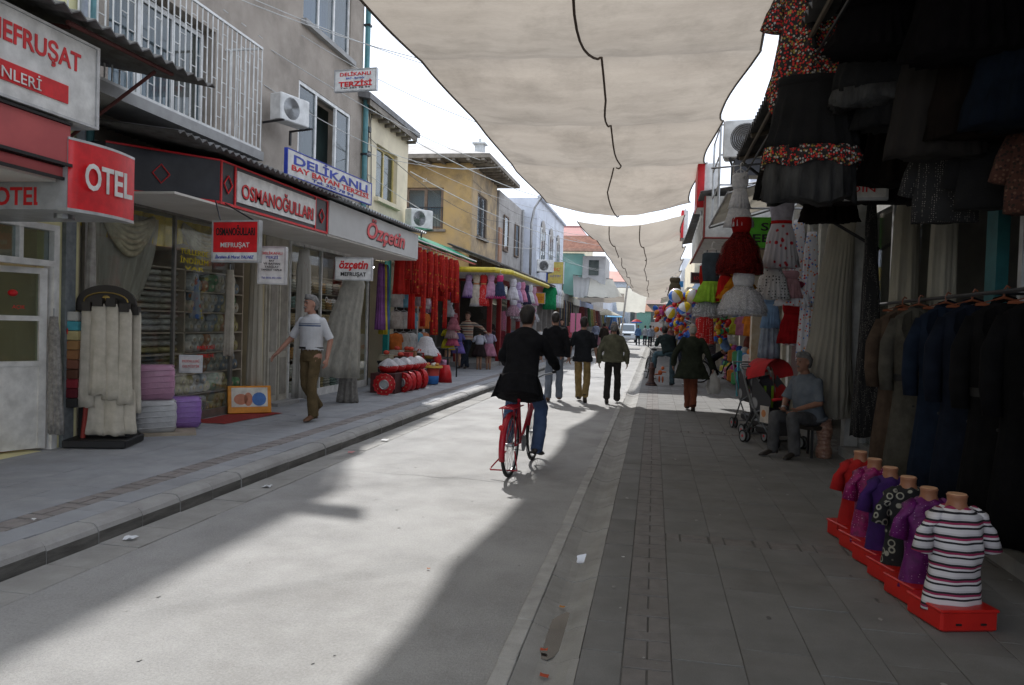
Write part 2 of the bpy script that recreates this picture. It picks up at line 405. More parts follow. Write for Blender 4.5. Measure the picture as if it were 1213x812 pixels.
# right side: flush white edging, dished gutter, paving
re_ = bpy.data.objects.new('right_edging', None); C.objects.link(re_); re_['kind'] = 'structure'; re_.location = (-.61, 0, 0)
EDG = mat('edging_concrete', (.48, .475, .46), (.38, .375, .36), sc=8, rough=.9, bump=.3, bsc=90, dirt=.3, grain=.2, wp=True)
e0 = stone(-.658, -.572, .003, .487, -.05, .022, .005).build('edging_stone', EDG, re_)
for i in range(-4, 160):
    if i: twin(e0, re_, (RN.uniform(-.004, .004), i * .49, RN.uniform(-.004, .003)))
rg = bpy.data.objects.new('right_gutter', None); C.objects.link(rg); rg['kind'] = 'structure'; rg.location = (-.42, 0, 0)
gp = [(-.568, -.05), (-.29, -.05), (-.29, .028), (-.33, .018), (-.38, -.006), (-.43, -.018), (-.48, -.012), (-.53, .006), (-.568, .018)]
gm = MB(); gm.loft([[V((x, y, z)) for x, z in gp][::-1] for y in (.003, .387)])
g0 = gm.build('gutter_length', CONC, rg)
for i in range(-4, 200):
    if i: twin(g0, rg, (RN.uniform(-.002, .002), i * .39, RN.uniform(-.003, .003)))
MB().box(-.66, -.28, -12, 140, -.06, -.035).build('gutter_bed', JOINT, rg)
rp_ = bpy.data.objects.new('right_pavement', None); C.objects.link(rp_); rp_['kind'] = 'structure'; rp_.location = (1, 0, 0)
MB().box(-.289, 9, -12, 140, -.06, .006).build('pavement_bed', JOINT, rp_)
near, cells, brn, brf = [], [], [], []
for i in range(85):
    y = 2.0 + i * .36; (near if y < 12 else cells).append((-.19, y, .198, .36))
for i in range(85):
    y = 2.3 + i * .32; t = brn if y < 13 else brf
    t += [(-.0345, y + .1, .115, .213), (.0795, y + .1, .115, .213), (.0225, y + .26, .229, .108)]
rowy = (5.72, 11.6)
xs = [.135 + .33 * k + .165 for k in range(7)]
for k, x in enumerate(xs):
    y = 2.1 + (k % 2) * .2
    while y < 31:
        lo_, hi_ = y - .215, y + .215; segs = [(lo_, hi_)]
        for q in rowy:
            segs = [s_ for a_, b_ in segs for s_ in ((a_, min(b_, q - .1)), (max(a_, q + .1), b_)) if s_[1] - s_[0] > .03] if lo_ < q + .1 and hi_ > q - .1 else segs
        for a_, b_ in segs: (near if y < 9.6 else cells).append((x, (a_ + b_) / 2, .33, b_ - a_))
        y += .43
for q in (3.05, 5.72, 8.7, 11.6):
    for k in range(11):
        pass
for q in rowy:
    for k in range(8):
        x = .14 + k * .315
        brn += [(x + .05, q + .0, .1, .2), (x + .205, q + .05, .2, .098), (x + .205, q - .05, .2, .098)]
# brick band at the shop base
for i in range(60):
    y = 2.6 + i * .32; (brn if y < 9 else brf).append((2.5, y, .11, .21))
SLAB3 = mat('paving_concrete_stained', (.215, .212, .206), (.165, .163, .158), sc=2.6, rough=.85, bump=.35, bsc=120, dirt=.45, grain=.2, wp=True)
pave(rp_, near, [SLAB, SLAB2, SLAB, SLAB2, SLAB3], 'paving_slab', .03); pave_far(rp_, cells, [SLAB, SLAB2], 'far_paving', .03)
pave(rp_, brn[:298], [BRK], 'paving_brick', .031); pave_far(rp_, brn[298:] + brf, [BRK], 'far_brick_band', .031)
MB().box(-.287, 2.75, 1.85, 31.2, .0065, .0245).build('paving_mortar', mat('dark_joint_dirt', (.09, .087, .082), (.13, .127, .12), sc=14, rough=.95, wp=True), rp_)
MB().box(-.288, 9, 31.3, 140, .007, .03).build('far_pavement_surface', SLAB, rp_)
MB().box(-.288, 9, -12, 1.8, .007, .03).build('near_pavement_surface', SLAB, rp_)
# puddles in the dished gutter, litter
WATER = mat('puddle_water', (.03, .03, .03), rough=.04, spec=.8)
for (x, y, a, b, lab) in ((-.43, 3.85, .07, .3, 'larger muddy puddle in the right gutter nearest the camera'), (-.42, 5.15, .05, .11, 'small pale puddle further along the right gutter')):
    m = MB(); n = 18; pts = [(x + a * math.cos(t) * (1 + .25 * math.sin(3 * t + 1)) , y + b * math.sin(t) * (1 + .2 * math.sin(2 * t)), -.0105) for t in (2 * math.pi * i / n for i in range(n))]
    m.add(pts, [tuple(range(n))]); tag(m.build('puddle', WATER, loc=(x, y, -.01)), lab, 'puddle', 'puddles in the gutter')
def scrap(x, y, z, s, c, lab, name='paper_scrap', cat='litter'):
    m = MB(); r = random.Random(int(x * 991 + y * 77))
    m.grid(lambda u, v: (x + (u - .5) * s, y + (v - .5) * s * .8, z + .008 + r.uniform(0, .3) * s), 3, 3)
    tag(m.build(name, plain(c, .8), loc=(x, y, z)), lab, cat, 'litter along the gutters')
scrap(-3.48, 4.62, .006, .08, (.7, .72, .74), 'crumpled white paper scrap in the left gutter nearest the camera')
scrap(-3.42, 6.38, .006, .08, (.7, .72, .74), 'crumpled white paper scrap in the left gutter beside the second shadow corner')
scrap(-3.4, 8.3, .006, .07, (.7, .3, .3), 'pinkish paper scrap in the left gutter')
scrap(-3.36, 9.3, .006, .09, (.75, .75, .75), 'white torn paper in the sunlit left gutter')
scrap(-4.05, 4.4, .15, .03, (.75, .75, .75), 'tiny white scrap on the left pavement brick band')
scrap(-.47, 3.62, -.01, .035, (.45, .08, .03), 'red brown leaf lying beside the near puddle', 'fallen_leaf', 'leaf')
scrap(-.43, 3.35, -.01, .04, (.4, .07, .03), 'red leaf in the right gutter nearest the camera', 'fallen_leaf', 'leaf')
scrap(-.45, 4.2, -.01, .03, (.5, .22, .05), 'orange leaf in the gutter beyond the near puddle', 'fallen_leaf', 'leaf')
scrap(-1.35, 4.6, .001, .02, (.6, .2, .05), 'tiny orange cigarette end on the sunlit road', 'cigarette_end', 'litter')
scrap(-.15, 5.1, .031, .02, (.8, .8, .8), 'white chewing gum spot on the right pavement', 'gum_spot', 'litter')

# worn details of the road: hairline cracks, dark patches
CRK = mat('crack_dark', (.22, .218, .215), rough=.95)
rc = random.Random(21)
def crack(x, y, dx, dy, n, lab):
    m = MB(); L_, R2 = [], []
    for i in range(n + 1):
        t = i / n; px_ = x + dx * t + rc.uniform(-.03, .03); py_ = y + dy * t + rc.uniform(-.03, .03); w_ = .004 * (1 - abs(2 * t - 1)) + .0012
        q = V((-dy, dx, 0)).normalized() * w_; L_.append(V((px_, py_, .004)) + q); R2.append(V((px_, py_, .004)) - q)
    m.add(L_ + R2, [(i, i + 1, n + 2 + i, n + 1 + i)[::-1] for i in range(n)]); o = m.build('road_crack', CRK, loc=(x, y, .004)); o['kind'] = 'structure'
crack(-3.2, 7.4, 2.4, -.05, 26, ''); crack(-2.4, 9.5, 1.7, .3, 20, '')
SPOT = mat('road_stain', (.25, .248, .242), (.29, .287, .28), sc=9, rough=.8, wp=True)
m = MB()
for i in range(40):
    x, y, r = rc.uniform(-3.2, -.75), rc.uniform(3, 14), rc.uniform(.004, .013); k = len(m.v)
    m.add([(x + r * rc.uniform(.6, 1.2) * math.cos(a), y + r * 1.6 * rc.uniform(.6, 1.2) * math.sin(a), .0045) for a in (2 * math.pi * j / 9 for j in range(9))], [tuple(range(9))])
o = m.build('gum_and_tar_spots', SPOT); o['kind'] = 'stuff'
m = MB()
for i in range(60):
    x, y, r = rc.uniform(-.25, 2.4), rc.uniform(2.6, 12), rc.uniform(.005, .02)
    m.add([(x + r * rc.uniform(.6, 1.2) * math.cos(a), y + r * 1.4 * rc.uniform(.6, 1.2) * math.sin(a), .0345) for a in (2 * math.pi * j / 9 for j in range(9))], [tuple(range(9))])
o = m.build('pavement_gum_spots', mat('gum_dark', (.1, .098, .095), (.3, .3, .29), sc=3, lo=.5, hi=.55, wp=True)); o['kind'] = 'stuff'
# ================= left side buildings =================
def corrug(m, p0, u, v, n, amp, per, th=.012, sub=4):
    """corrugated sheet: corner p0, u = along the waves' run (ridge direction), v = across waves"""
    p0, u, v = V(p0), V(u), V(v); nn = u.cross(v).normalized(); k = max(2, int(v.length / per) * sub)
    def f(a, b, o): return p0 + u * a + v * b + nn * (amp * math.sin(2 * math.pi * b * k / sub) + o)
    m.grid(lambda b, a: f(a, b, 0), k, 1); m.grid(lambda b, a: f(a, b, -th), k, 1)
    # front edge
    m.grid(lambda b, a: f(0, b, -th * a), k, 1); m.grid(lambda b, a: f(1, b, -th * a), k, 1)
CORR = mat('corrugated_sheet', (.2, .2, .205), (.11, .105, .1), sc=6, rough=.6, metal=.3, bump=.2, dirt=.5)
PEBBLE = mat('pebble_dash_render', (.48, .42, .36), (.38, .33, .28), sc=1.5, rough=.95, bump=1., bsc=110, dirt=.45, grain=.35)
CREAM = mat('cream_render', (.76, .68, .50), (.68, .6, .44), sc=1.2, rough=.9, bump=.3, bsc=30, dirt=.3)
OCHRE = mat('ochre_render', (.5, .34, .14), (.4, .29, .16), sc=1.6, rough=.92, bump=.4, bsc=30, dirt=.75)
OCHRE2 = mat('faded_ochre_render', (.5, .37, .21), (.42, .33, .23), sc=1.8, rough=.92, bump=.4, bsc=30, dirt=.8)
GREYR = mat('grey_render', (.42, .40, .38), (.34, .32, .3), sc=1.3, rough=.92, bump=.3, bsc=40, dirt=.5)
WHR = mat('white_blue_render', (.66, .70, .77), (.58, .61, .68), sc=1.4, rough=.9, bump=.2, bsc=40, dirt=.3)
EAVE = mat('old_eave_timber', (.3, .27, .23), (.16, .14, .12), sc=5, rough=.95, bump=.5, bsc=40, dirt=.6, st=(1, .3, 1))
TEAL = plain((.09, .25, .27), .4, key='teal_drainpipe', dirt=.3)
INT = mat('shop_interior_wall', (.62, .54, .36), (.48, .42, .28), sc=1, rough=.9)
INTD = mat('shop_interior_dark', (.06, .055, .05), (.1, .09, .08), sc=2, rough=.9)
SHF = plain((.4, .34, .26), .6, key='shelf_board')
SIGNW = plain((.78, .78, .76), .4, key='sign_white', dirt=.15)
PINKR = mat('faded_red_panel', (.5, .1, .1), (.42, .08, .085), sc=3, rough=.5, dirt=.25)
SOFF = mat('white_soffit', (.68, .66, .62), (.6, .58, .54), sc=2, rough=.7, dirt=.2)
ALU = plain((.55, .56, .57), .4, .5, key='aluminium')

def window_x(parent, x, y0, y1, z0, z1, fr=WHITE, mull=(), trans=(), t=.05, gm=WGL, sill=None, recess=.08, back=None, fw=.06):
    """window in a wall whose face is the plane x, looking +x"""
    m = MB(); xi = x - recess
    for (a, b, c, d) in [(y0, y0 + fw, z0, z1), (y1 - fw, y1, z0, z1)]: m.box(xi, xi + t, a, b, c, d)
    for (c, d) in [(z0, z0 + fw), (z1 - fw, z1)]: m.box(xi, xi + t, y0 + fw, y1 - fw, c, d)
    for q in mull: m.box(xi + .002, xi + t - .002, q - fw / 2, q + fw / 2, z0 + fw, z1 - fw)
    wo = m.build('window', fr, parent)
    ys = [y0 + fw] + list(mull) + [y1 - fw]
    for a, b in zip(ys, ys[1:]): MB().box(xi + .018, xi + .026, a, b, z0 + fw, z1 - fw).build('pane', gm, wo)
    if back: MB().box(xi - .5, xi - .45, y0 - .1, y1 + .1, z0 - .1, z1 + .1).build('curtain', back, wo)  # dark backs are no curtain: the room's shade is painted into their colour
    if sill: MB().box(x - recess, x + .1, y0 - .08, y1 + .08, z0 - .09, z0 - .003).build('sill', sill, wo)
    return wo
def wall_x(m, x0, x1, y0, y1, z0, z1, holes):
    """wall slab with rectangular openings (y0,y1,z0,z1)"""
    ys = sorted({y0, y1} | {h[0] for h in holes} | {h[1] for h in holes}); zs = sorted({z0, z1} | {h[2] for h in holes} | {h[3] for h in holes})
    for a, b in zip(ys, ys[1:]):
        run = None
        for c, d in zip(zs, zs[1:]):
            inh = any(h[0] <= a and b <= h[1] and h[2] <= c and d <= h[3] for h in holes)
            if inh:
                if run: m.box(x0, x1, a, b, *run); run = None
            else: run = (run[0], d) if run else (c, d)
        if run: m.box(x0, x1, a, b, *run)

# ---- hotel building (far left) ----
F = -6.0
hb = thing('hotel_building', 'hotel building at the far left edge with pale yellow upper wall and glazed entrance', 'building', (F, 4, 0))
m = MB(); wall_x(m, F - .25, F, -3, 7.06, .1, 9, [(4.6, 6.78, .146, 2.42)]); m.build('wall', mat('pale_yellow_render', (.7, .66, .38), (.62, .58, .34), rough=.9), hb)
MB().box(F - 5, F - .25, -3, -2.8, .1, 9).build('side_wall', CREAM, hb)
MB().box(F - 2.6, F - .25, 3.6, 7.05, .146, .16).build('entrance_floor', mat('timber_floor', (.35, .16, .06), (.25, .1, .04), sc=3, rough=.4, st=(1, 8, 1)), hb)
MB().box(F - 2.6, F - 2.5, 3.6, 7.05, .16, 2.8).build('interior_wall', mat('wood_panel_orange', (.42, .19, .05), (.3, .13, .04), sc=3, rough=.5, st=(1, 6, 1)), hb)
MB().box(F - 2.6, F - .25, 7.0, 7.05, .16, 2.8).build('interior_side_wall', INT, hb)
MB().box(F - 2.6, F - .25, 3.6, 7.0, 2.75, 2.8).build('interior_ceiling', INT, hb)
fr = MB()
for a, b in ((4.6, 4.66), (6.71, 6.78)): fr.box(F - .1, F + .02, a, b, .146, 2.42)
fr.box(F - .1, F + .02, 4.66, 6.71, 2.36, 2.42); fr.box(F - .1, F + .02, 4.66, 6.71, 2.0, 2.06); fr.box(F - .08, F, 6.3, 6.35, 2.06, 2.36); fr.box(F - .08, F, 5.6, 5.65, .146, 2.36)
fo = fr.build('door_frame', WHITE, hb)
MB().box(F - .05, F - .044, 4.66, 6.71, 2.06, 2.36).build('transom_pane', WGL, hb)
# open leaf: hinged at y=6.7, swung inwards a little
lf = MB(); L0 = V((F - .06, 6.69, 0)); dirv = V((-.42, -.90, 0)).normalized(); nrm = V((.90, -.42, 0)).normalized()
def leafbox(a, b, z0, z1, t=.045):
    p = L0 + dirv * a; q = L0 + dirv * b
    lf.prism([(p.x, p.y, z0), (q.x, q.y, z0), (q.x, q.y, z1), (p.x, p.y, z1)], nrm * t)
LW = .98
leafbox(0, .07, .17, 1.98); leafbox(LW - .07, LW, .17, 1.98); leafbox(.07, LW - .07, 1.92, 1.98); leafbox(.07, LW - .07, .17, 1.0, .03); leafbox(.07, LW - .07, 1.0, 1.05); leafbox(.07, LW - .07, 1.45, 1.5); leafbox(.47, .52, 1.05, 1.92)
lo_ = lf.build('door', WHITE, hb)
lf = MB(); leafbox(.07, LW - .07, 1.05, 1.92, .008); lf.build('door_pane', WGL, lo_)
hn = MB(); hp = L0 + dirv * (LW - .05) + nrm * .05; hn.tube([hp + V((0, 0, 1.12)), hp + nrm * .05 + V((0, 0, 1.15)), hp + nrm * .05 + V((0, 0, 1.35)), hp + V((0, 0, 1.38))], .012).build('handle', STEEL, lo_)
# small red stickers on the panes
for a, z in ((.3, 1.72), (.72, 1.72)):
    c0 = L0 + dirv * a + nrm * .012; s = MB(); s.ell(c0 + V((0, 0, z)), (.045, .045, .035), 10, 6); s.build('sticker', REDL, lo_)
text('AÇIK', 'sticker_lettering', REDL, hb, L0 + dirv * .25 + nrm * .02 + V((0, 0, 1.58)), -dirv, h=.035)
pl_ = MB().box(F, F + .05, 6.83, 6.97, .15, 2.5).build('pilaster', mat('grey_blue_tile', (.12, .14, .15), (.2, .22, .23), sc=12, rough=.4), hb)
for i, ch in enumerate('OTEL'): text(ch, 'lettering', REDL, hb, (F + .052, 6.9, 1.35 - i * .16), h=.1)
# red strip panel above entrance, two courses, running along the pavement
for z0, z1, xo in ((2.72, 3.03, -4.62), (2.61, 2.7, -4.66)):
    MB().box(F, xo, 1.0, 5.33, z0, z1).build('red_fascia', PINKR, hb)
    MB().box(xo, xo + .02, 1.0, 5.335, z0 - .012, z0 + .012).build('fascia_trim', BLK, hb)
MB().box(xo, xo + .02, 1.0, 5.335, 2.705, 2.722).build('fascia_trim', BLK, hb)
MB().box(F, -4.7, 1.0, 5.28, 2.585, 2.608).build('soffit', SOFF, hb)
MB().box(F - .0, -4.6, 1.0, 5.33, 3.033, 3.055).build('fascia_trim', BLK, hb)
m = MB(); corrug(m, (-4.42, 1, 3.84), (-1.58, 0, .32), (0, 6.0, 0), 0, .022, .16); m.build('corrugated_awning', CORR, hb)
m = MB(); m.tube([(-4.62, 6.35, 3.8), (-5.98, 6.35, 2.9)], .016); m.tube([(-4.55, 6.5, 3.82), (-4.55, 5.2, 3.8)], .02); m.tube([(-4.62, 5.3, 3.8), (-5.98, 5.3, 4.02)], .018); m.build('awning_strut', plain((.12, .04, .035), .8, key='rusty_iron'), hb)
for y, mm, zt in ((7.0, plain((.32, .35, .4), .5, key='grey_blue_pipe'), 8.9), (7.12, TEAL, 8.9)):
    MB().cyl((F + .06, y, 2.5 if y < 7.1 else 3.2), (F + .06, y, zt), .045).build('drainpipe', mm, hb)
# MEFRUSAT sign box
sg = thing('mefrusat_sign', 'large white box sign reading MEFRUŞAT ÜRÜNLERİ in red at the top left corner', 'sign', (-4.6, 4, 3.07))
MB().box(-5.1, -4.6, 2.2, 5.6, 3.07, 3.74).build('sign_box', SIGNW, sg)
text('MEFRUŞAT', 'lettering', REDL, sg, (-4.6, 4.96, 3.53), h=.14, wid=.88, bold=.02)
MB().box(-4.6, -4.592, 2.4, 5.27, 3.19, 3.33).build('red_band', REDL, sg)
text('YATAK VE EV ÜRÜNLERİ', 'band_lettering', SIGNW, sg, (-4.59, 4.27, 3.26), h=.08, wid=1.45)
m = MB();
for y0, y1, z0, z1 in ((2.2, 5.6, 3.07, 3.09), (2.2, 5.6, 3.72, 3.74), (5.57, 5.6, 3.09, 3.72)): m.box(-4.6, -4.585, y0, y1, z0, z1)
m.build('sign_frame', ALU, sg)
# OTEL rounded sign
so = thing('otel_sign', 'rounded red and grey hotel box sign reading OTEL twice under the red strip', 'sign', (-5, 5.6, 2.4))
m = MB(); pts = [(-6, 5.32)] + [(-4.62, 5.3)]
n = 9
for i in range(n + 1):
    t = i / n; a = -math.pi / 2 + math.pi * .5 * t
    pts.append((-4.62 + .0 + .06 * math.sin(math.pi * t), 5.3 + .78 * t))
pts.append((-6, 6.08))
SIGNG = plain((.42, .43, .44), .35, key='sign_grey')
bot = [V((x, y, 2.37)) for x, y in pts]; m.prism(bot, (0, 0, .57)); m.v = [(x, y, min(z, 2.6) if y < 5.305 and x < -4.65 else z) for x, y, z in m.v]; m.build('sign_box', SIGNG, so)
m = MB(); fp = [V((x + .008, y, 0)) for x, y in pts[1:-1]]
m.grid(lambda u, v: V((fp[min(len(fp) - 1, round(u * (len(fp) - 1)))].x, fp[min(len(fp) - 1, round(u * (len(fp) - 1)))].y, 2.385 + .54 * v)), len(fp) - 1, 1); m.build('red_face', REDL, so, smooth=True)
text('OTEL', 'lettering', SIGNW, so, (-4.55, 5.69, 2.66), h=.21, wid=.56, bold=.02)
text('OTEL', 'side_lettering', REDL, so, (-5.07, 5.318, 2.475), ax=(1, 0, 0), h=.14, wid=.46, bold=.02, lift=.012)
for z0, z1 in ((2.36, 2.385), (2.925, 2.945)): m = MB(); m.prism([V((x + .01, y, z0)) for x, y in pts[1:-1]] + [V((-4.7, 6.08, z0)), V((-4.7, 5.3, z0))], (0, 0, z1 - z0)); m.build('sign_rim', ALU, so)
m = MB(); m.cyl((-4.9, 5.6, 2.33), (-4.9, 5.6, 2.37), .08, n=12); m.build('ceiling_spot', STEEL, so)

# ---- grey pebble-dash building ----
gb = thing('grey_building', 'grey pebble dashed building with caged balcony above the curtain shops', 'building', (F, 10, 0))
G0, G1, GT = 7.18, 14.72, 8.1
win_hi = (12.05, 14.05, 6.58, 7.9); win_op = (11.95, 14.15, 4.05, 5.55); balc = (7.45, 9.5, 4.05, 5.4)
m = MB(); wall_x(m, F - .25, F, G0, G1, 3.42, GT, [win_hi, win_op, balc]); m.box(F - 6, F - .25, G0, G0 + .25, 0, GT); m.box(F - 6, F - .25, G1 - .25, G1, 0, GT); m.box(F - 6, F - .25, G0 + .25, G1 - .25, GT - .2, GT)
m.build('wall', PEBBLE, gb)
m = MB(); m.box(F - .3, F + .12, G0, G1, GT + .002, GT + .1); m.build('parapet', KERB, gb)
CURT = mat('net_curtain', (.66, .66, .64), (.45, .46, .48), sc=2, rough=.9, st=(1, 14, .3))
CURB = mat('window_dark', (.05, .06, .06), (.1, .12, .11), sc=2, rough=.9)
window_x(gb, F, *win_hi, mull=(12.7, 13.35), sill=KERB, back=mat('blue_curtain', (.25, .3, .45), (.4, .45, .55), sc=2, st=(1, 8, .3)))
wo = window_x(gb, F, *win_op, mull=(12.65, 13.5), back=mat('dim_green_room', (.07, .1, .08), (.04, .05, .045), sc=1), sill=None, recess=.06)
for ch in list(wo.children):
    if ch.name.startswith('pane') and abs(ch.data.vertices[0].co.y + 10 - 12.65) < .1: bpy.data.objects.remove(ch)   # this sash stands open
m = MB(); a_ = V((F - .08, 12.7, 0)); d_ = V((-.8, .45, 0)).normalized()
for (u0, u1, z0, z1) in ((0, .05, 4.11, 5.49), (.7, .75, 4.11, 5.49), (.05, .7, 4.11, 4.17), (.05, .7, 5.43, 5.49)):
    p, q = a_ + d_ * u0, a_ + d_ * u1; m.prism([(p.x, p.y, z0), (q.x, q.y, z0), (q.x, q.y, z1), (p.x, p.y, z1)], (.03, .04, 0))
sa = m.build('open_sash', WHITE, gb); m = MB(); p, q = a_ + d_ * .05, a_ + d_ * .7; m.prism([(p.x + .01, p.y, 4.17), (q.x + .01, q.y, 4.17), (q.x + .01, q.y, 5.43), (p.x + .01, p.y, 5.43)], (.005, .008, 0)); m.build('pane', WGL, sa)
MB().box(F - .4, F - .36, 12.8, 13.2, 4.2, 4.9).build('hanging_garment', CURB, wo)
window_x(gb, F, 7.5, 9.45, 4.1, 5.35, mull=(8.15, 8.8), back=CURT, recess=.2)
MB().box(F - .19, F - .02, 7.45, 9.5, 4.04, 4.098).build('balcony_sill', KERB, gb)
MB().box(F, F + .58, 6.45, 9.8, 3.72, 3.84).build('balcony_slab', KERB, gb)
# white iron cage of the balcony
cg = MB(); XB = F + .55; B0, B1, BZ0, BZ1 = 6.5, 9.75, 3.86, 5.25
def bar(p, q, r=.009): cg.cyl(p, q, r, n=5, cap=False)
for z in (BZ0, BZ1): cg.box(XB - .015, XB + .015, B0, B1, z - .015, z + .015)
n = 30
for i in range(n + 1):
    y = B0 + (B1 - B0) * i / n; bar((XB, y, BZ0), (XB, y, BZ1))
    if i < n:
        y2 = y + (B1 - B0) / n
        for k in range(5):
            z = BZ0 + .18 + k * .3 + (.15 if i % 2 else 0)
            if (i // 2) % 2 == 0 or k % 2: bar((XB, y, z), (XB, y2, z), .006)
for yy in (B0, B1):
    for i in range(1, 6): bar((XB - i * .12, yy, BZ0), (XB - i * .12, yy, BZ1))
    for z in (BZ0, BZ1): cg.box(F, XB, yy - .013, yy + .013, z - .013, z + .013)
cg.build('balcony_cage', WHITE, gb)
MB().cyl((F + .07, G1 + .04, 2.9), (F + .07, G1 + .04, GT), .055).build('drainpipe', TEAL, gb)
m = MB()
for z in (3.6, 4.9, 6.3, 7.5): m.box(F, F + .14, G1 - .02, G1 + .1, z, z + .04)
m.build('pipe_bracket', DKMET, gb)
# floor band above the shops
m = MB(); m.box(F - .25, F + .003, G0, G1, 2.95, 3.418); m.build('lintel', SOFF, gb)
# AC unit on the grey wall
def acunit(lab, c, rz, grp='air conditioner boxes', s=1.):
    t = thing('air_conditioner', lab, 'air conditioner', c, rz, grp)
    m = MB(); m.obox((0, 0, 0), (.32 * s, .82 * s, .56 * s), bev=.015); m.build('casing', WHITE, t, world=False)
    m = MB(); cx = .163 * s
    for k in range(1, 8): 
        r = .03 * k * s; m.tube([(cx, r * math.cos(a) - .08, r * math.sin(a)) for a in (math.pi * 2 * j / 20 for j in range(21))], .0045, 4)
    m.build('fan_grille', STEEL, t, world=False)
    m = MB(); m.cyl((.158 * s, -.08, 0), (.16 * s, -.08, 0), .225 * s, n=22); m.build('fan_opening', INTD, t, world=False)
    m = MB(); 
    for y in (-.3, .3): m.box(-.3, .18, y - .015, y + .015, -.32 * s, -.285 * s); m.box(-.3, -.27, y - .015, y + .015, -.6 * s, -.32 * s)
    m.build('bracket', DKMET, t, world=False); return t
acunit('white air conditioner on the grey pebble wall beside the open window', (F + .34, 11.0, 4.75), rad(-18), s=.74)
acunit('small air conditioner on the yellow building wall above the green awning', (F + .35, 17.6, 4.0), rad(-35), s=.8)

# ---- Osmanogullari shop front ----
sh = thing('curtain_shop_front', 'black and red fascia shop front reading OSMANOĞULLARI with glass display window', 'shop front', (F, 9, .14))
FX = -5.0
DK = mat('dark_fascia', (.02, .022, .028), (.04, .042, .05), sc=3, rough=.35)
# fascia: angled left return and straight face
m = MB(); m.prism([(-6, 7.1, 2.86), (-5.86, 7.1, 2.86), (-5.75, 7.12, 2.86), (-5.0, 8.06, 2.86), (-5.0, 11.0, 2.86), (-6, 11.0, 2.86)], (0, 0, .5)); m.build('fascia', DK, sh)
m = MB()
def rb(p, q, z0, z1, t=.012):
    p, q = V(p), V(q); d = (q - p).normalized(); nn = V((d.y, -d.x, 0)); m.prism([(p.x, p.y, z0), (q.x, q.y, z0), (q.x, q.y, z1), (p.x, p.y, z1)], nn * t)
for z0, z1 in ((2.855, 2.885), (3.345, 3.365)):
    rb((-5.0, 8.06, 0), (-5.0, 11.0, 0), z0, z1); rb((-5.75, 7.12, 0), (-5.0, 8.06, 0), z0, z1)
for y in (8.06, 8.36, 10.55, 10.97): m.box(-5.0, -4.986, y, y + .03, 2.885, 3.345)
m.build('red_trim', REDL, sh)
def diamond(c, d, s=.09):
    m = MB(); d = V(d); c = V(c)
    P = [c + d * s, c + V((0, 0, s * 1.15)), c - d * s, c - V((0, 0, s * 1.15)), c + d * s]; m.tube(P, .009, 5); m.build('diamond_emblem', REDL, sh)
diamond((-4.99, 8.22, 3.1), (0, 1, 0)); diamond((-4.99, 10.78, 3.1), (0, 1, 0)); dd = V((.75, .94, 0)).normalized(); diamond(V((-5.4, 7.55, 3.1)) + V((.01, -.008, 0)), dd)
MB().box(-5.0, -4.98, 8.4, 10.54, 2.93, 3.3).build('sign_panel', SIGNW, sh)
text('OSMANOĞULLARI', 'lettering', BLK, sh, (-4.98, 9.48, 3.1), h=.17, wid=1.98, bold=.02)
text('OSMANOĞULLARI', 'lettering', REDL, sh, (-4.974, 9.465, 3.11), h=.17, wid=1.95, bold=.01)
m = MB(); corrug(m, (-4.82, 7.0, 3.42), (-1.16, 0, .16), (0, 4.1, 0), 0, .02, .13); m.build('corrugated_roof', CORR, sh)
MB().box(-6, -5.02, 7.25, 11.0, 2.83, 2.855).build('soffit', SOFF, sh)
# display window and interior
W0, W1 = 7.12, 10.02
FRB = plain((.25, .24, .22), .4, .6, key='bronze_frame')
m = MB(); m.box(F - .02, F + .03, W0, W1, .146, .26); 
for y in (W0, 8.66, W1 - .03): m.box(F - .02, F + .025, y, y + .035, .26, 2.8)
m.box(F - .02, F + .025, W0, W1, 2.8, 2.83); m.build('window_frame', FRB, sh)
for a, b in ((W0 + .035, 8.66), (8.695, W1 - .03)): MB().box(F, F + .008, a, b, .26, 2.8).build('shop_window', GLS, sh)
MB().box(F - .02, F + .03, W1, W1 + .02, .146, 2.83).build('door_edge', FRB, sh)
m = MB(); m.box(F - .9, F - .85, 7.1, 11, .14, 3); m.box(F - 2.4, F - .02, 7.06, 7.1, .14, 3); m.box(F - 2.4, F - .02, 10.96, 11.0, .14, 3); m.build('interior_wall', INT, sh)
MB().box(F - 2.4, F - .02, 7.1, 10.96, 2.9, 2.95).build('interior_ceiling', SOFF, sh)
MB().box(F - 2.4, F - .02, 7.1, 10.96, .147, .16).build('interior_floor', plain((.3, .28, .25), .4, key='shop_tiles'), sh)
YEL = cloth((.8, .6, .1), 'gold_valance_cloth'); 
m = MB(); m.grid(lambda u, v: V((F - .12 + .02 * math.sin(u * 90), 7.15 + 2.85 * u, 2.78 - .28 * v - .1 * v * abs(math.sin(u * math.pi * 3)))), 120, 6); m.build('valance', YEL, sh)
SHEER = mat('cream_sheer_cloth', (.6, .57, .48), (.46, .43, .36), sc=3, rough=.95, trans=.4, st=(1, 3, .5), spec=.1)
def swag(y0, y1, z, dp=.42):
    m = MB()
    for k in range(6):
        m.tube([V((F - .06 + .03 * math.sin(math.pi * u), y0 + (y1 - y0) * u, z - k * .012 - (dp * (.3 + .14 * k)) * math.sin(math.pi * u))) for u in (i / 14 for i in range(15))], [.028 + .012 * math.sin(math.pi * i / 14) for i in range(15)], 7)
    m.build('swag', cloth((.5, .44, .3), 'swag_cloth'), sh, smooth=True)
swag(7.45, 8.35, 2.72); swag(8.95, 9.85, 2.72, .36)
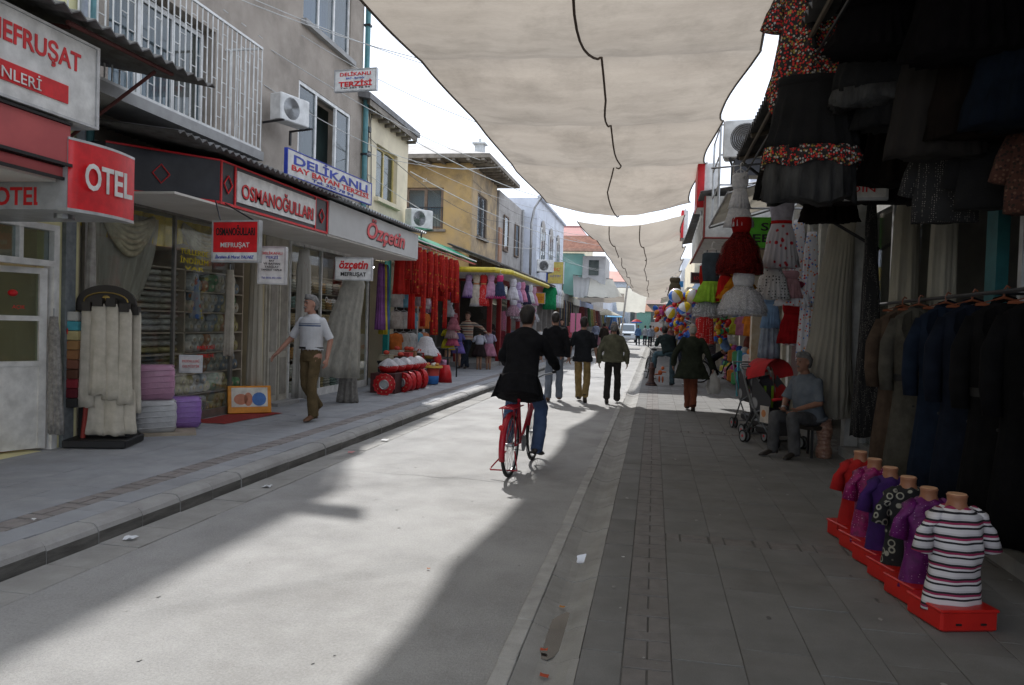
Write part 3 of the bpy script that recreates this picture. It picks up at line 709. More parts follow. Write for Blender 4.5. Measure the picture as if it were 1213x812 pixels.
def draped(parent, name, x, ya, yb, zt, zb, m_, pull=0., folds=14, amp=.035, world=True, xa=0., tie=None, nv=24):
    b = MB()
    def f(u, v):
        y = ya + (yb - ya) * u
        if tie is not None: # gathers to tie point
            y = y + (tie - y) * (v ** 1.6) * .8
        k = 1 + pull * v
        yc = (ya + yb) / 2; y = yc + (y - yc) * k if tie is None else y
        ph = math.sin(u * folds * math.pi + .6 * math.sin(v * 4)) + .4 * math.sin(u * folds * 2.3 + v * 3)
        return V((x + xa * v + amp * ph * (.6 + .5 * v), y + .01 * math.sin(v * 9 + u * 30), zt + (zb - zt) * v + .012 * ph * v))
    b.grid(f, folds * 6, nv); o = b.build(name, m_, parent, smooth=True, world=world); return o
draped(sh, 'sheer_curtain', F - .09, 7.2, 8.5, 2.72, .9, SHEER, folds=22, amp=.02, tie=7.3)
draped(sh, 'side_curtain', F - .1, 7.15, 7.5, 2.75, .3, SHEER, folds=9, amp=.02)
# yellow window lettering
YL = plain((.75, .6, .02), .5, key='yellow_letters')
for i, (s_, hh) in enumerate((('TÜLLERDE', .07), ('İNDİRİM', .07), ('VAR', .05))): text(s_, 'window_lettering', YL, sh, (F + .009, 9.1, 2.38 - i * .11), h=hh, wid=.62 - .2 * (i == 2))
for i, s_ in enumerate(('PARDÖSÜ', 'PERDE')): text(s_, 'window_lettering', REDL, sh, (F + .009, 9.4, 1.12 - i * .12), h=.05, wid=.4)
# shelving with fabric bolts
shf = thing('fabric_shelf', 'pale shelving full of folded fabric bolts inside the curtain shop window', 'shelf', (F - .8, 8.9, .16), 0, None)
lv = [.16, .46, .74, 1.02, 1.3, 1.58, 1.86, 2.14]
for z in lv: MB().box(F - .68, F - .16, 7.7, 10.6, z, z + .02).build('shelf_board', SHF, shf)
for y in (7.68, 9.15, 10.6): MB().box(F - .68, F - .16, y, y + .03, .16, 2.4).build('upright', SHF, shf)
pal = [(.55, .53, .45), (.42, .4, .33), (.5, .47, .36), (.35, .36, .3), (.6, .58, .5), (.16, .3, .16), (.4, .2, .1), (.3, .34, .36), (.45, .4, .2), (.52, .5, .46), (.2, .24, .27), (.5, .5, .46)]
protos = []
for k, c in enumerate(pal):
    m = MB(); r = .075
    rings = []
    for i in range(5):
        x = -.27 + .54 * i / 4; rings.append([V((x, r * math.cos(t) * (1 + .03 * math.sin(3 * t + i)), r * math.sin(t))) for t in (2 * math.pi * j / 12 for j in range(12))])
    m.loft(rings); o = m.build('fabric_bolt', cloth(c), smooth=True)
    m = MB(); m.cyl((.27, 0, 0), (.285, 0, 0), .022, n=8); m.build('bolt_core', plain((.5, .42, .3), .8, key='card_core'), o, world=False); protos.append(o)
used = set(); nb = 0
for li, z in enumerate(lv[:-1]):
    y = 7.8
    while y < 9.05 and li > 1:
        for q_ in range(3):
            k = RN.choice([0, 1, 2, 4, 9, 11, 3, 8]); o = protos[k]; c = o if k not in used else copytree(o); used.add(k)
            c.location = (F - .36, y + .24, z + .02 + .045 + q_ * .086); c.rotation_euler = (0, 0, math.pi / 2); c.scale = (.9, 1.5, .56)
            tag(c, 'long cream or grey fabric bolt laid flat on the left shelves of the curtain shop', 'fabric bolt', 'flat fabric bolts on the curtain shop shelves')
        y += .5
    while y < 10.5:
        for r_ in (0,) if li % 2 else (0,):
            k = RN.randrange(len(protos)) if li > 2 else RN.choice([5, 6, 5, 7, 8, 10, 3, 9]); o = protos[k]
            c = o if k not in used else copytree(o)
            if k in used: pass
            used.add(k); c.location = (F - .42, y, z + .02 + .076); c.rotation_euler = (0, 0, 0); c.scale = (1, 1, 1)
            tag(c, 'rolled fabric bolt lying on the shelves in the black fascia curtain shop', 'fabric bolt', 'fabric bolts on the curtain shop shelves'); nb += 1
            if RN.random() < .8 and y < 10.3:
                c2 = copytree(o); c2.rotation_euler = (0, 0, 0); c2.scale = (1, 1, 1); tag(c2, c['label'], 'fabric bolt', c['group']); c2.location = (F - .42, y + .078, z + .02 + .076 + .1); nb += 1
        y += .158
for k, o in enumerate(protos):
    if k not in used:
        for ch in list(o.children): bpy.data.objects.remove(ch)
        bpy.data.objects.remove(o)

# ---- narrow tailor door between the two shops ----
td = thing('tailor_doorway', 'narrow closed cream double door between the two curtain shops', 'doorway', (F, 11.2, .14))
CRM = plain((.5, .47, .4), .5, key='cream_door')
MB().box(F - .1, F, 11.0, 11.75, .15, 2.94).build('surround', CRM, td)
for y in (11.06, 11.4):
    m = MB(); m.box(F + .002, F + .03, y, y + .3, .16, 2.2); o = m.build('door_leaf', CRM, td)
    m = MB();
    for z0, z1 in ((.3, .9), (1.0, 2.1)): m.box(F + .03, F + .038, y + .05, y + .25, z0, z1)
    m.build('panel', plain((.32, .3, .26), .5, key='door_panel'), o)
MB().box(F - .2, F + .25, 11.0, 11.75, .147, .2).build('step', KERB, td)

# ---- Ozcetin shop ----
oz = thing('ozcetin_shop_front', 'pale shop front with red Özçetin fascia letters right of the tailor door', 'shop front', (F, 13, .14))
OF = mat('pale_fascia_sheet', (.5, .5, .49), (.44, .44, .43), sc=2, rough=.45, dirt=.15)
m = MB(); m.prism([(-6, 11.02, 2.86), (-4.98, 11.02, 2.86), (-4.98, 15.5, 2.86), (-6, 15.5, 2.86)], (0, 0, .52)); m.build('fascia', OF, oz)
text('Özçetin', 'lettering', BLK, oz, (-4.98, 13.62, 3.12), h=.28, wid=2.05, bold=.03, shear=.25)
text('Özçetin', 'lettering', REDL, oz, (-4.972, 13.59, 3.135), h=.28, wid=2.02, bold=.02, shear=.25)
m = MB(); corrug(m, (-4.86, 11.1, 3.43), (-1.1, 0, .16), (0, 4.6, 0), 0, .02, .13); m.build('corrugated_roof', mat('pale_corrugated', (.42, .45, .46), (.3, .32, .33), rough=.6, dirt=.3), oz)
MB().box(-6, -5.0, 11.02, 15.48, 2.83, 2.858).build('soffit', SOFF, oz)
m = MB(); m.box(F - .02, F + .03, 11.75, 15.3, .146, .28); m.box(F - .02, F + .03, 11.75, 15.3, 2.78, 2.83)
for y in (11.75, 12.95, 14.0, 15.26): m.box(F - .02, F + .03, y, y + .04, .28, 2.78)
m.build('window_frame', WHITE, oz)
for a, b in ((11.79, 12.95), (12.99, 14.0), (14.04, 15.26)): MB().box(F, F + .008, a, b, .28, 2.78).build('shop_window', GLS, oz)
m = MB(); m.box(F - .8, F - .75, 11.75, 15.3, .14, 3); m.box(F - 2.2, F - .02, 11.73, 11.77, .14, 3); m.box(F - 2.2, F - .02, 15.3, 15.34, .14, 3); m.build('interior_wall', INT, oz)
MB().box(F - 2.2, F - .02, 11.77, 15.3, 2.9, 2.95).build('interior_ceiling', SOFF, oz)
text('Özçetin', 'window_lettering', SIGNW, oz, (F + .01, 13.4, 1.9), h=.1)
sf2 = thing('linen_shelf', 'shelf of folded linens inside the pale fascia shop window', 'shelf', (F - .9, 13.4, .16))
# lit tube under the ceiling of the red fabric shop is added with that shop
for z in (.2, .5, .8, 1.1, 1.4, 1.7, 2.0, 2.3): MB().box(F - .6, F - .2, 11.9, 15.1, z, z + .02).build('shelf_board', SHF, sf2)
lin = None; lc = [cloth(c) for c in ((.6, .58, .5), (.5, .4, .2), (.3, .4, .35), (.55, .3, .1), (.6, .6, .62), (.35, .25, .2), (.65, .5, .3))]
lps = []
for k, c in enumerate(lc):
    m = MB()
    for j in range(4): m.obox((0, 0, .026 + j * .052), (.3, .26, .048), bev=.015)
    lps.append(m.build('folded_linen', c, loc=(0, 0, 0)))
ul = set()
for z in (.2, .5, .8, 1.1, 1.4, 1.7, 2.0):
    for i in range(10):
        k = RN.randrange(7); o = lps[k]; c = o.copy() if k in ul else o
        if k in ul: C.objects.link(c)
        ul.add(k); c.location = (F - .38, 12.1 + i * .3, z + .02)
        tag(c, 'folded linen stack on the shelf behind the pale fascia shop window', 'linen', 'linens on the pale shop shelves')

# hanging signs
def hangsign(name, lab, c, rz, w_, h_, face, lines, frame=ALU, t=.05, group=None):
    """flat sign facing -y turned by rz; lines = (text, dz, cap height, width, material, opts)"""
    s = thing(name, lab, 'sign', c, rz, group); m = MB(); m.box(-w_ / 2, w_ / 2, -t / 2, t / 2, -h_ / 2, h_ / 2); m.build('board', face, s, world=False)
    m = MB(); e = .018
    for x0, x1, z0, z1 in ((-w_ / 2 - e, -w_ / 2, -h_ / 2 - e, h_ / 2 + e), (w_ / 2, w_ / 2 + e, -h_ / 2 - e, h_ / 2 + e), (-w_ / 2, w_ / 2, h_ / 2, h_ / 2 + e), (-w_ / 2, w_ / 2, -h_ / 2 - e, -h_ / 2)): m.box(x0, x1, -t / 2 - .006, t / 2 + .006, z0, z1)
    m.build('frame', frame, s, world=False); M_ = WM(s)
    for L_ in lines:
        tx, dz, hh, ww, mm = L_[:5]; kw = L_[5] if len(L_) > 5 else {}
        text(tx, 'lettering', mm, s, M_ @ V((kw.pop('dx', 0), -t / 2, dz)), ax=M_.to_3x3() @ V((1, 0, 0)), up=(0, 0, 1), h=hh, wid=ww, **kw)
    return s, M_
BLU = plain((.03, .06, .42), .4, key='blue_letter')
s, M_ = hangsign('mefrusat_hanging_sign', 'small red sign reading OSMANOĞULLARI MEFRUŞAT hanging over the display window', (-4.5, 7.6, 2.37), rad(-7), .57, .42, REDL,
    [('OSMANOĞULLARI', .12, .08, .5, BLK, dict(bold=.02)), ('MEFRUŞAT', -.045, .05, .37, SIGNW, dict(bold=.01))])
MB().box(-.283, .283, -.031, -.026, -.208, -.12).build('white_strip', SIGNW, s, world=False)
text('İbrahim & Murat YALNIZ', 'strip_lettering', BLU, s, M_ @ V((0, -.033, -.165)), ax=M_.to_3x3() @ V((1, 0, 0)), h=.035, wid=.5, shear=.3)
m = MB(); m.cyl((-4.7, 7.6, 2.6), (-4.95, 7.9, 2.86), .008); m.cyl((-4.3, 7.6, 2.6), (-4.95, 8.1, 2.86), .008); m.build('bracket', DKMET, s)
hangsign('tailor_hanging_sign', 'white hanging sign listing DELİKANLI TERZİ in front of the narrow door', (-4.55, 8.5, 2.18), rad(10), .3, .42, SIGNW,
    [('DELİKANLI', .15, .03, .25, REDL), ('TERZİ', .1, .03, .15, BLU), ('BAY', .055, .02, .06, BLK), ('VE BAYAN', .02, .022, .2, BLK), ('TADİLAT', -.015, .022, .17, BLK), ('TAMİRAT YAPILIR', -.05, .022, .25, BLK), ('Tel: 0332 353 7294', -.15, .022, .24, BLU)], t=.08)
hangsign('ozcetin_hanging_sign', 'small sign reading özçetin MEFRUŞAT above the gathered net curtain', (-4.75, 11.5, 2.36), rad(3), .58, .33, SIGNW,
    [('özçetin', .05, .13, .48, REDL, dict(bold=.03, shear=.2)), ('MEFRUŞAT', -.09, .06, .42, BLK, dict(bold=.02))])
hangsign('upper_tailor_sign', 'high white sign reading DELİKANLI TERZİSİ fixed to the drainpipe corner', (-4.59, 11, 5.19), rad(-6), .68, .3, SIGNW,
    [('DELİKANLI', .1, .05, .52, REDL, dict(bold=.015)), ('BAY - BAYAN', .03, .03, .3, BLU), ('TERZİSİ', -.045, .07, .56, REDL, dict(bold=.03)), ('Tel: 352 78 94', -.115, .022, .5, BLK)])
m = MB(); bw = thing('tailor_banner', 'long white DELİKANLI banner leaning under the open first floor window', 'sign', (-4.86, 10.85, 3.66), rad(86))
M_ = WM(bw); m.box(-1.3, 1.3, -.02, .02, -.17, .17); m.build('board', SIGNW, bw, world=False)
m = MB()
for x0, x1, z0, z1 in ((-1.32, 1.32, .17, .185), (-1.32, 1.32, -.185, -.17), (-1.32, -1.3, -.17, .17), (1.3, 1.32, -.17, .17)): m.box(x0, x1, -.025, .025, z0, z1)
m.build('frame', BLU, bw, world=False)
for tx, dz, hh, ww, mm in (('DELİKANLI', .08, .12, 2.3, BLU), ('BAY BAYAN TERZİSİ', -.045, .07, 2.4, REDL), ('Tel: 352 78 94', -.13, .04, 1.3, BLU)):
    text(tx, 'lettering', mm, bw, M_ @ V((0, -.02, dz)), ax=M_.to_3x3() @ V((1, 0, 0)), h=hh, wid=ww, bold=.02)

# ---- cream building ----
cb = thing('cream_building', 'narrow cream building with timber eave between the grey and ochre buildings', 'building', (F, 16.4, 0))
cw = (15.6, 16.95, 4.2, 5.35)
m = MB(); wall_x(m, F - .25, F, 14.85, 17.7, 2.9, 6.05, [cw]); m.box(F - 4, F - .25, 17.45, 17.7, 0, 6.05); m.box(F - 4, F - .25, 14.85, 15.1, 0, 6.05); m.build('wall', CREAM, cb)
YF = plain((.62, .5, .2), .5, key='yellow_window_frame')
window_x(cb, F, *cw, fr=YF, mull=(16.28,), back=CURT, sill=CREAM, recess=.14)
m = MB(); m.prism([(F - 3, 14.5, 6.55), (F + .26, 14.5, 5.98), (F + .26, 14.5, 6.1), (F - 3, 14.5, 7.0)], (0, 3.3, 0)); m.build('roof', CORR, cb)
m = MB(); m.prism([(F - .0, 14.85, 6.0), (F + .24, 14.55, 5.86), (F + .24, 14.55, 5.975), (F, 14.85, 6.12)], (0, 3.1, 0)); m.build('eave', EAVE, cb)
for i in range(8): MB().box(F, F + .22, 14.9 + i * .38, 14.96 + i * .38, 5.80, 5.87).build('rafter_end', EAVE, cb)

# ---- ochre building ----
ob = thing('ochre_building', 'ochre yellow building with hipped roof and chimney on the corner', 'building', (F, 26, 0))
XC = -6.03; Y0 = 24.2; Y1 = 28.3
m = MB(); hole = (-8.25, -6.95, 4.6, 5.95)
for x0, x1, z0, z1 in ((-9.5, -8.25, 3, 6.75), (-6.95, XC, 3, 6.75), (-8.25, -6.95, 3, 4.6), (-8.25, -6.95, 5.95, 6.75)): m.box(x0, x1, Y0, Y0 + .25, z0, z1)
m.build('wall', OCHRE, ob)
m = MB(); wall_x(m, XC - .25, XC, Y0 + .25, Y1, 3, 6.75, [(25.2, 26.6, 4.5, 5.95)]); m.build('street_wall', OCHRE2, ob)
WB = plain((.2, .14, .1), .7, key='old_brown_frame', dirt=.4)
m = MB(); 
for x in (-8.25, -7.62, -7.05): m.box(x, x + .1, Y0 + .06, Y0 + .12, 4.6, 5.95)
m.box(-8.25, -6.95, Y0 + .062, Y0 + .118, 4.6, 4.68); m.box(-8.25, -6.95, Y0 + .062, Y0 + .118, 5.87, 5.95); wo = m.build('window', WB, ob)
for x in (-8.15, -7.52): MB().box(x, x + .5, Y0 + .08, Y0 + .09, 4.68, 5.87).build('pane', WGL, wo)
MB().box(-8.4, -6.8, Y0 + .35, Y0 + .4, 4.5, 6).build('curtain', CURT, wo)
m = MB()
for i in range(14): m.cyl((-8.2 + i * .095, Y0 - .02, 4.6), (-8.2 + i * .095, Y0 - .02, 5.3), .008, n=5)
m.box(-8.25, -6.95, Y0 - .03, Y0 - .01, 5.28, 5.31); m.build('railing', DKMET, wo)
MB().box(-8.35, -6.85, Y0 - .08, Y0 - .002, 4.5, 4.58).build('sill', EAVE, wo)
wo = window_x(ob, XC, 25.2, 26.6, 4.5, 5.95, fr=WB, mull=(25.9,), back=CURB, sill=EAVE)
m = MB()
for i in range(11): m.cyl((XC + .03, 25.25 + i * .13, 4.5), (XC + .03, 25.25 + i * .13, 5.9), .008, n=5)
m.build('railing', DKMET, wo)
TILE = mat('roof_grey_tiles', (.42, .4, .38), (.3, .28, .26), sc=3, rough=.9, dirt=.4)
m = MB(); e0, e1, ex = Y0 - .7, Y1 + .7, XC + .75
m.add([(-11, e0, 6.9), (ex, e0, 6.9), (ex, e1, 6.9), (-11, e1, 6.9), (-8.6, (e0 + e1) / 2, 7.85), (-11, (e0 + e1) / 2, 7.85)], [(0, 1, 4, 5), (1, 2, 4), (2, 3, 5, 4)])
m.build('roof', TILE, ob)
m = MB(); m.box(-11, ex, e0, e1, 6.77, 6.89); m.build('eave', EAVE, ob)
for i in range(9): MB().box(-9.4 + i * .48, -9.3 + i * .48, e0 + .03, Y0, 6.7, 6.768).build('rafter_end', EAVE, ob)
for i in range(10): MB().box(XC, ex - .03, e0 + .4 + i * .48, e0 + .5 + i * .48, 6.7, 6.768).build('rafter_end', EAVE, ob)
m = MB(); m.box(-6.15, -5.85, 25.0, 25.3, 6.9, 7.55); m.box(-6.22, -5.78, 24.93, 25.37, 7.55, 7.6); m.cyl((-6, 25.15, 7.6), (-6, 25.15, 7.75), .05); m.build('chimney', plain((.6, .62, .62), .8, key='chimney_render'), ob)
m = MB(); m.box(-9.5, XC - .26, Y0 - .12, Y0 - .002, 3.9, 4.0); m.build('string_course', EAVE, ob)
text('26', 'house_number', SIGNW, ob, (-7.6, Y0, 6.2), ax=(1, 0, 0), h=.12)

# ---- grey and white-blue buildings beyond ----
b5 = thing('grey_rendered_building', 'plain grey rendered building just beyond the ochre corner house', 'building', (F, 31, 0))
m = MB(); m.box(-11, -5.95, 28.35, 33.6, 3.3, 6.6); m.build('wall', GREYR, b5)
for y in (29.2, 31.6): window_x(b5, -5.9, y, y + .9, 4.4, 5.8, fr=WB, recess=.03, back=None, gm=WGL)
MB().cyl((-5.88, 33.3, 3.2), (-5.88, 33.3, 6.6), .05).build('drainpipe', plain((.4, .4, .4), .5), b5)
MB().box(-5.95, -5.9, 28.36, 28.9, 3.3, 5.2).build('brick_patch', mat('bare_brick', (.42, .2, .12), (.35, .25, .18), sc=14), b5)
b6 = thing('white_blue_building', 'bluish white building with three tall windows behind the grey one', 'building', (-5.4, 36, 0))
m = MB(); m.box(-11, -5.3, 33.65, 43.5, 3, 7.2); m.build('wall', WHR, b6)
for y in (34.6, 37.4, 40.2):
    w_ = window_x(b6, -5.25, y, y + 1.4, 4.3, 6.0, recess=.03, mull=(y + .7,)); m = MB(); m.ell((-5.25, y + .7, 6.1), (.04, .6, .3), 12, 6); m.build('arch', GREYR, w_)
MB().box(-5.3, -5.15, 33.6, 43.5, 7.2, 7.3).build('cornice', WHR, b6)

# ---- street level shops further along ----
sl = thing('red_fabric_shop_front', 'open shop front hung with red fabric under the green awning', 'shop front', (F, 17.6, .14))
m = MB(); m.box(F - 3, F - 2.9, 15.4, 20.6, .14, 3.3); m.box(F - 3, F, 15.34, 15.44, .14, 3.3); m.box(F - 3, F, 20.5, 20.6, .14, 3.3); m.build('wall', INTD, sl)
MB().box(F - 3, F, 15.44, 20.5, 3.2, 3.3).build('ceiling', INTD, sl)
for y, c in ((16.55, (.02, .3, .28)), (18.7, (.35, .35, .34))): MB().box(F - .1, F + .02, y, y + .12, .15, 3.1).build('post', plain(c, .5), sl)
tb_ = MB(); tb_.cyl((F - .35, 15.7, 2.75), (F - .35, 16.5, 2.75), .02, n=8); tb_.build('lit_tube', mat('tube_light', (1, .98, .92), emit=14.), sl)
GRN = mat('green_awning_sheet', (.02, .36, .2), (.015, .25, .14), sc=3, rough=.5, trans=.35)
aw = thing('green_awning', 'green sheet awning on a red frame over the red fabric shop', 'awning', (-5.3, 18.5, 3.3))
m = MB(); corrug(m, (-5.15, 15.6, 3.3), (-.85, 0, .4), (0, 5.9, 0), 0, .02, .2); m.build('sheet', GRN, aw)
m = MB()
for y in (15.6, 17.1, 18.6, 20.1, 21.4): m.tube([(-5.16, y, 3.25), (F, y, 3.64)], .018)
m.tube([(-5.16, 15.55, 3.24), (-5.16, 21.5, 3.24)], .022); m.tube([(-5.45, 15.55, 3.4), (-5.45, 21.5, 3.4)], .018); m.build('frame', plain((.4, .1, .06), .6, key='red_oxide'), aw)
MB().box(-5.17, -5.12, 15.5, 21.5, 3.315, 3.34).build('edge_strip', WHITE, aw)
# corner dress shop
ys = thing('dress_shop_front', 'red framed corner dress shop under the yellow edged canopy', 'shop front', (-5.8, 23.5, .14))
RF = plain((.3, .02, .02), .5, key='dark_red_frame')
m = MB()
for x in (-7.3, -6.2, -5.15): m.box(x, x + .14, 23.2, 23.34, .14, 3.0)
m.box(-7.3, -5.0, 23.205, 23.335, 2.85, 3.2)
for y in (24.6, 26.4, 28.2): m.box(-5.14, -5.0, y, y + .14, .14, 3.0)
m.box(-5.14, -5.0, 23.34, 28.3, 2.86, 3.19); m.build('frame', RF, ys)
MB().box(-6.06, -5.15, 23.25, 23.258, .4, 2.85).build('shop_window', GLS, ys)
MB().box(-5.08, -5.072, 23.4, 28.2, .5, 2.85).build('side_window', GLS, ys)
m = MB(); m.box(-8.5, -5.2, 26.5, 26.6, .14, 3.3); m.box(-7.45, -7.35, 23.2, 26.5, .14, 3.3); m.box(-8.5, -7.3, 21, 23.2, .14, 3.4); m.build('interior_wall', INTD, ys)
MB().box(-7.3, -5.0, 23.0, 28.3, .147, .3).build('step', KERB, ys)
text('MAZHAR ÖZEFE', 'lettering', REDL, ys, (-6.2, 23.2, 3.03), ax=(1, 0, 0), h=.14, wid=1.4)
MB().box(-7.0, -5.4, 23.16, 23.204, 2.93, 3.13).build('sign_panel', SIGNW, ys)
ya = thing('yellow_edged_canopy', 'flat canopy with yellow edge over the corner dress shop', 'awning', (-5.5, 22.5, 3.1))
m = MB(); m.prism([(-6.5, 20.3, 3.0), (-4.32, 20.3, 3.0), (-4.05, 21.2, 3.0), (-4.05, 28.6, 3.0), (-6.5, 28.6, 3.0)], (0, 0, .04)); m.build('sheet', SOFF, ya)
YE = plain((.62, .5, .05), .45, key='yellow_edge')
m = MB(); m.tube([(-6.5, 20.25, 3.0), (-4.32, 20.25, 3.0), (-4.02, 21.15, 3.0), (-4.02, 28.6, 3.0)], .075, 8); m.build('yellow_edge', YE, ya, smooth=False)
MB().cyl((-6.3, 20.3, .15), (-6.3, 20.3, 3.0), .035).build('post', WHITE, ya)
# dark pent roofs above
pr = thing('dark_pent_roof', 'dark sagging corrugated pent roof above the yellow edged canopy', 'awning', (-5.3, 27, 3.5))
m = MB(); corrug(m, (-4.5, 21.6, 3.3), (-1.55, 0, .55), (0, 13, 0), 0, .025, .2); m.build('sheet', mat('dark_corrugated', (.07, .065, .06), (.12, .11, .1), rough=.8), pr)
m = MB()
for i in range(8): m.tube([(-4.55, 22 + i * 1.7, 3.26), (-6, 22 + i * 1.7, 3.78)], .03)
m.build('rafter', EAVE, pr)
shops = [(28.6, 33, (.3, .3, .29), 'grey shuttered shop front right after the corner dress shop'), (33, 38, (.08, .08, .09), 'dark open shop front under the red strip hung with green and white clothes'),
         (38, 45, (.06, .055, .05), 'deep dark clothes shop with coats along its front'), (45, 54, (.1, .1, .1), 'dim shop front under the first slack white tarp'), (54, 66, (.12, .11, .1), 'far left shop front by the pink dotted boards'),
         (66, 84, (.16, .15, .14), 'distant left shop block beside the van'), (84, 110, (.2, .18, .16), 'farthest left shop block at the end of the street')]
for i, (a, b, c, lab) in enumerate(shops):
    t = thing('shop_front', lab, 'shop front', (-5.5, (a + b) / 2, .14), 0, 'left hand shop fronts down the street')
    xo = -5.1 if i < 3 else -5.3
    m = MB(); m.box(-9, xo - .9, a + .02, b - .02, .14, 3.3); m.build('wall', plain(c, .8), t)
    n = int((b - a) / 1.6)
    for k in range(n + 1):
        y = a + .05 + k * (b - a - .2) / n; MB().box(xo - .9, xo, y, y + .1, .14, 2.9).build('pier', plain((.3, .28, .26) if i else (.42, .42, .42), .8), t)
    MB().box(xo - .9, xo + .05, a + .02, b - .02, 2.9, 3.35).build('fascia', plain([(.5, .1, .08), (.45, .1, .1), (.25, .25, .25), (.4, .38, .34), (.2, .25, .4), (.4, .35, .3), (.5, .5, .48)][i], .6), t)
    if i > 2: MB().box(-9, -5.6, a, b, 3.36, 4.6 + (i % 2) * .5).build('upper_wall', [CREAM, GREYR, WHR, OCHRE2][i % 4], t)
s, M_ = hangsign('boxed_shop_sign', 'blue edged yellow panel sign standing out above the dark roofs', (-4.85, 37.2, 4.1), rad(0), .75, 1.05, plain((.6, .48, .12), .5, key='ochre_panel'), [('SEÇ', .15, .14, .45, REDL), ('GİYİM', -.15, .1, .5, BLU)], t=.3)
MB().box(-.52, -.38, -.16, .16, -.55, .55).build('blue_side', plain((.03, .08, .4), .5, key='blue_side'), s, world=False)
hangsign('orange_shop_sign', 'small orange sign with red letters under the dark pent roof', (-4.72, 30.8, 2.62), 0, .55, .42, plain((.75, .35, .03), .5, key='orange_sign'), [('UCUZ', 0, .13, .4, REDL)])
acunit('round grilled air conditioner beside the blue edged sign', (-5.0, 34.2, 4.2), rad(-60), s=1.0)
b7 = thing('turquoise_building', 'turquoise walled house with red tiled roof in the middle distance', 'building', (-6, 48, 0))
m = MB(); m.box(-8.2, -4.4, 46.5, 50, 3.4, 5.95); m.build('wall', mat('turquoise_render', (.36, .74, .68), (.42, .76, .7), sc=2, rough=.9, dirt=.15), b7)
m = MB(); m.box(-4.38, -3.0, 45.9, 50, 3.4, 5.75); m.build('white_wall', mat('dull_white_render', (.5, .5, .5), (.4, .4, .4), sc=2, dirt=.5), b7)
RT = mat('red_roof_tiles', (.5, .3, .22), (.36, .21, .16), sc=6, rough=.9, dirt=.4, bump=.6)
wo = MB().box(-4.0, -3.4, 45.86, 45.9, 4.6, 5.5).build('window', CURB, b7)
m = MB(); 
for i in range(12):
    z = 5.95 + i * .12; yy = 45.0 + i * .45; m.box(-8.8 + i * .1, -2.6 - i * .12, yy, yy + .5, z, z + .16)
m.build('roof', RT, b7)
b8 = thing('far_red_roof_building', 'far building with faded red roof rising behind the turquoise house', 'building', (-7, 62, 0))
m = MB(); m.box(-13, -5.6, 60, 68, 3, 8.4); m.build('wall', CREAM, b8)
m = MB(); m.prism([(-13.4, 59.5, 8.4), (-5.3, 59.5, 8.4), (-6.3, 62.5, 9.6), (-13.4, 62.5, 9.6)], (0, .3, 0)); m.prism([(-13.4, 62.5, 9.6), (-6.3, 62.5, 9.6), (-5.3, 68, 8.4), (-13.4, 68, 8.4)], (0, 0, .1)); m.build('roof', mat('faded_red_roof', (.36, .14, .13), (.3, .14, .12), sc=2, dirt=.2), b8)
b9 = thing('street_end_building', 'brown tiled long roof closing the far end of the street', 'building', (-2, 118, 0))
m = MB(); m.box(-22, 14, 118, 130, 0, 5.2); m.build('wall', mat('far_wall', (.3, .27, .25), (.25, .22, .2), sc=.6), b9)
m = MB(); m.prism([(-22, 117, 5.1), (-22, 124, 8.3), (-22, 131, 5.1)], (37, 0, 0)); m.build('roof', mat('brown_roof_tiles', (.2, .14, .12), (.26, .17, .14), sc=1.5), b9)
for i in range(9): MB().box(-16 + i * 3, -15 + i * 3, 117.95, 118.0, 2.4, 3.9).build('window', CURB, b9)
b10 = thing('green_kiosk', 'small green kiosk with orange pyramid roof at the street end', 'kiosk', (-1.4, 100, 0))
m = MB(); m.box(-2.3, -.5, 100, 102, 0, 3.6); m.build('wall', plain((.2, .4, .33), .7), b10); m = MB(); m.add([(-2.6, 99.7, 3.6), (-.2, 99.7, 3.6), (-.2, 102.3, 3.6), (-2.6, 102.3, 3.6), (-1.4, 101, 4.9)], [(0, 1, 4), (1, 2, 4), (2, 3, 4), (3, 0, 4)]); m.build('roof', plain((.55, .3, .2), .8), b10)
b11 = thing('far_white_blue_house', 'far pale house with red roof above the street end tarps', 'building', (-9, 105, 0))
m = MB(); m.box(-13, -3.5, 104, 112, 0, 7.6); m.build('wall', plain((.5, .55, .6), .8), b11); m = MB(); m.prism([(-13.5, 103.5, 7.6), (-13.5, 108, 9.3), (-13.5, 112.5, 7.6)], (10.5, 0, 0)); m.build('roof', mat('far_red_roof', (.4, .2, .16), (.45, .25, .2), sc=1), b11)
for i in range(5): MB().box(-12 + i * 1.7, -11.2 + i * 1.7, 103.95, 104, 4.6, 6.2).build('window', CURB, b11)

# street lamp, cables
lp_ = thing('street_lamp', 'curved grey street lamp arm rising beside the grey rendered building', 'street lamp', (-4.9, 30, .14))
m = MB(); m.tube([(-4.95, 30, .14), (-4.95, 30, 5.6), (-4.85, 30, 6.2), (-4.6, 30, 6.6), (-4.3, 30, 6.75)], .05, 8); m.build('pole', STEEL, lp_, smooth=True); m = MB(); m.ell((-4.1, 30, 6.76), (.28, .1, .07)); m.build('lamp_head', STEEL, lp_)
CAB = plain((.55, .55, .53), .6, key='pale_cable'); CABD = plain((.08, .08, .08), .6, key='dark_cable')
def cable(p, q, sag, m_=CAB, r=.007, lab=''):
    b = MB(); p, q = V(p), V(q); b.tube([p.lerp(q, t) - V((0, 0, sag * 4 * t * (1 - t))) for t in (i / 14 for i in range(15))], r, 5)
    o = b.build('cable', m_, loc=tuple(p)); tag(o, lab, 'cable', 'overhead cables')
cable((F, 8.6, 5.9), (-3.2, 17, 6.9), .2, lab='pale cable running from the caged balcony top towards the big cloth')
cable((F, 11.0, 5.7), (-4.4, 18.5, 5.6), .15, lab='cable passing right beneath the high tailor sign')
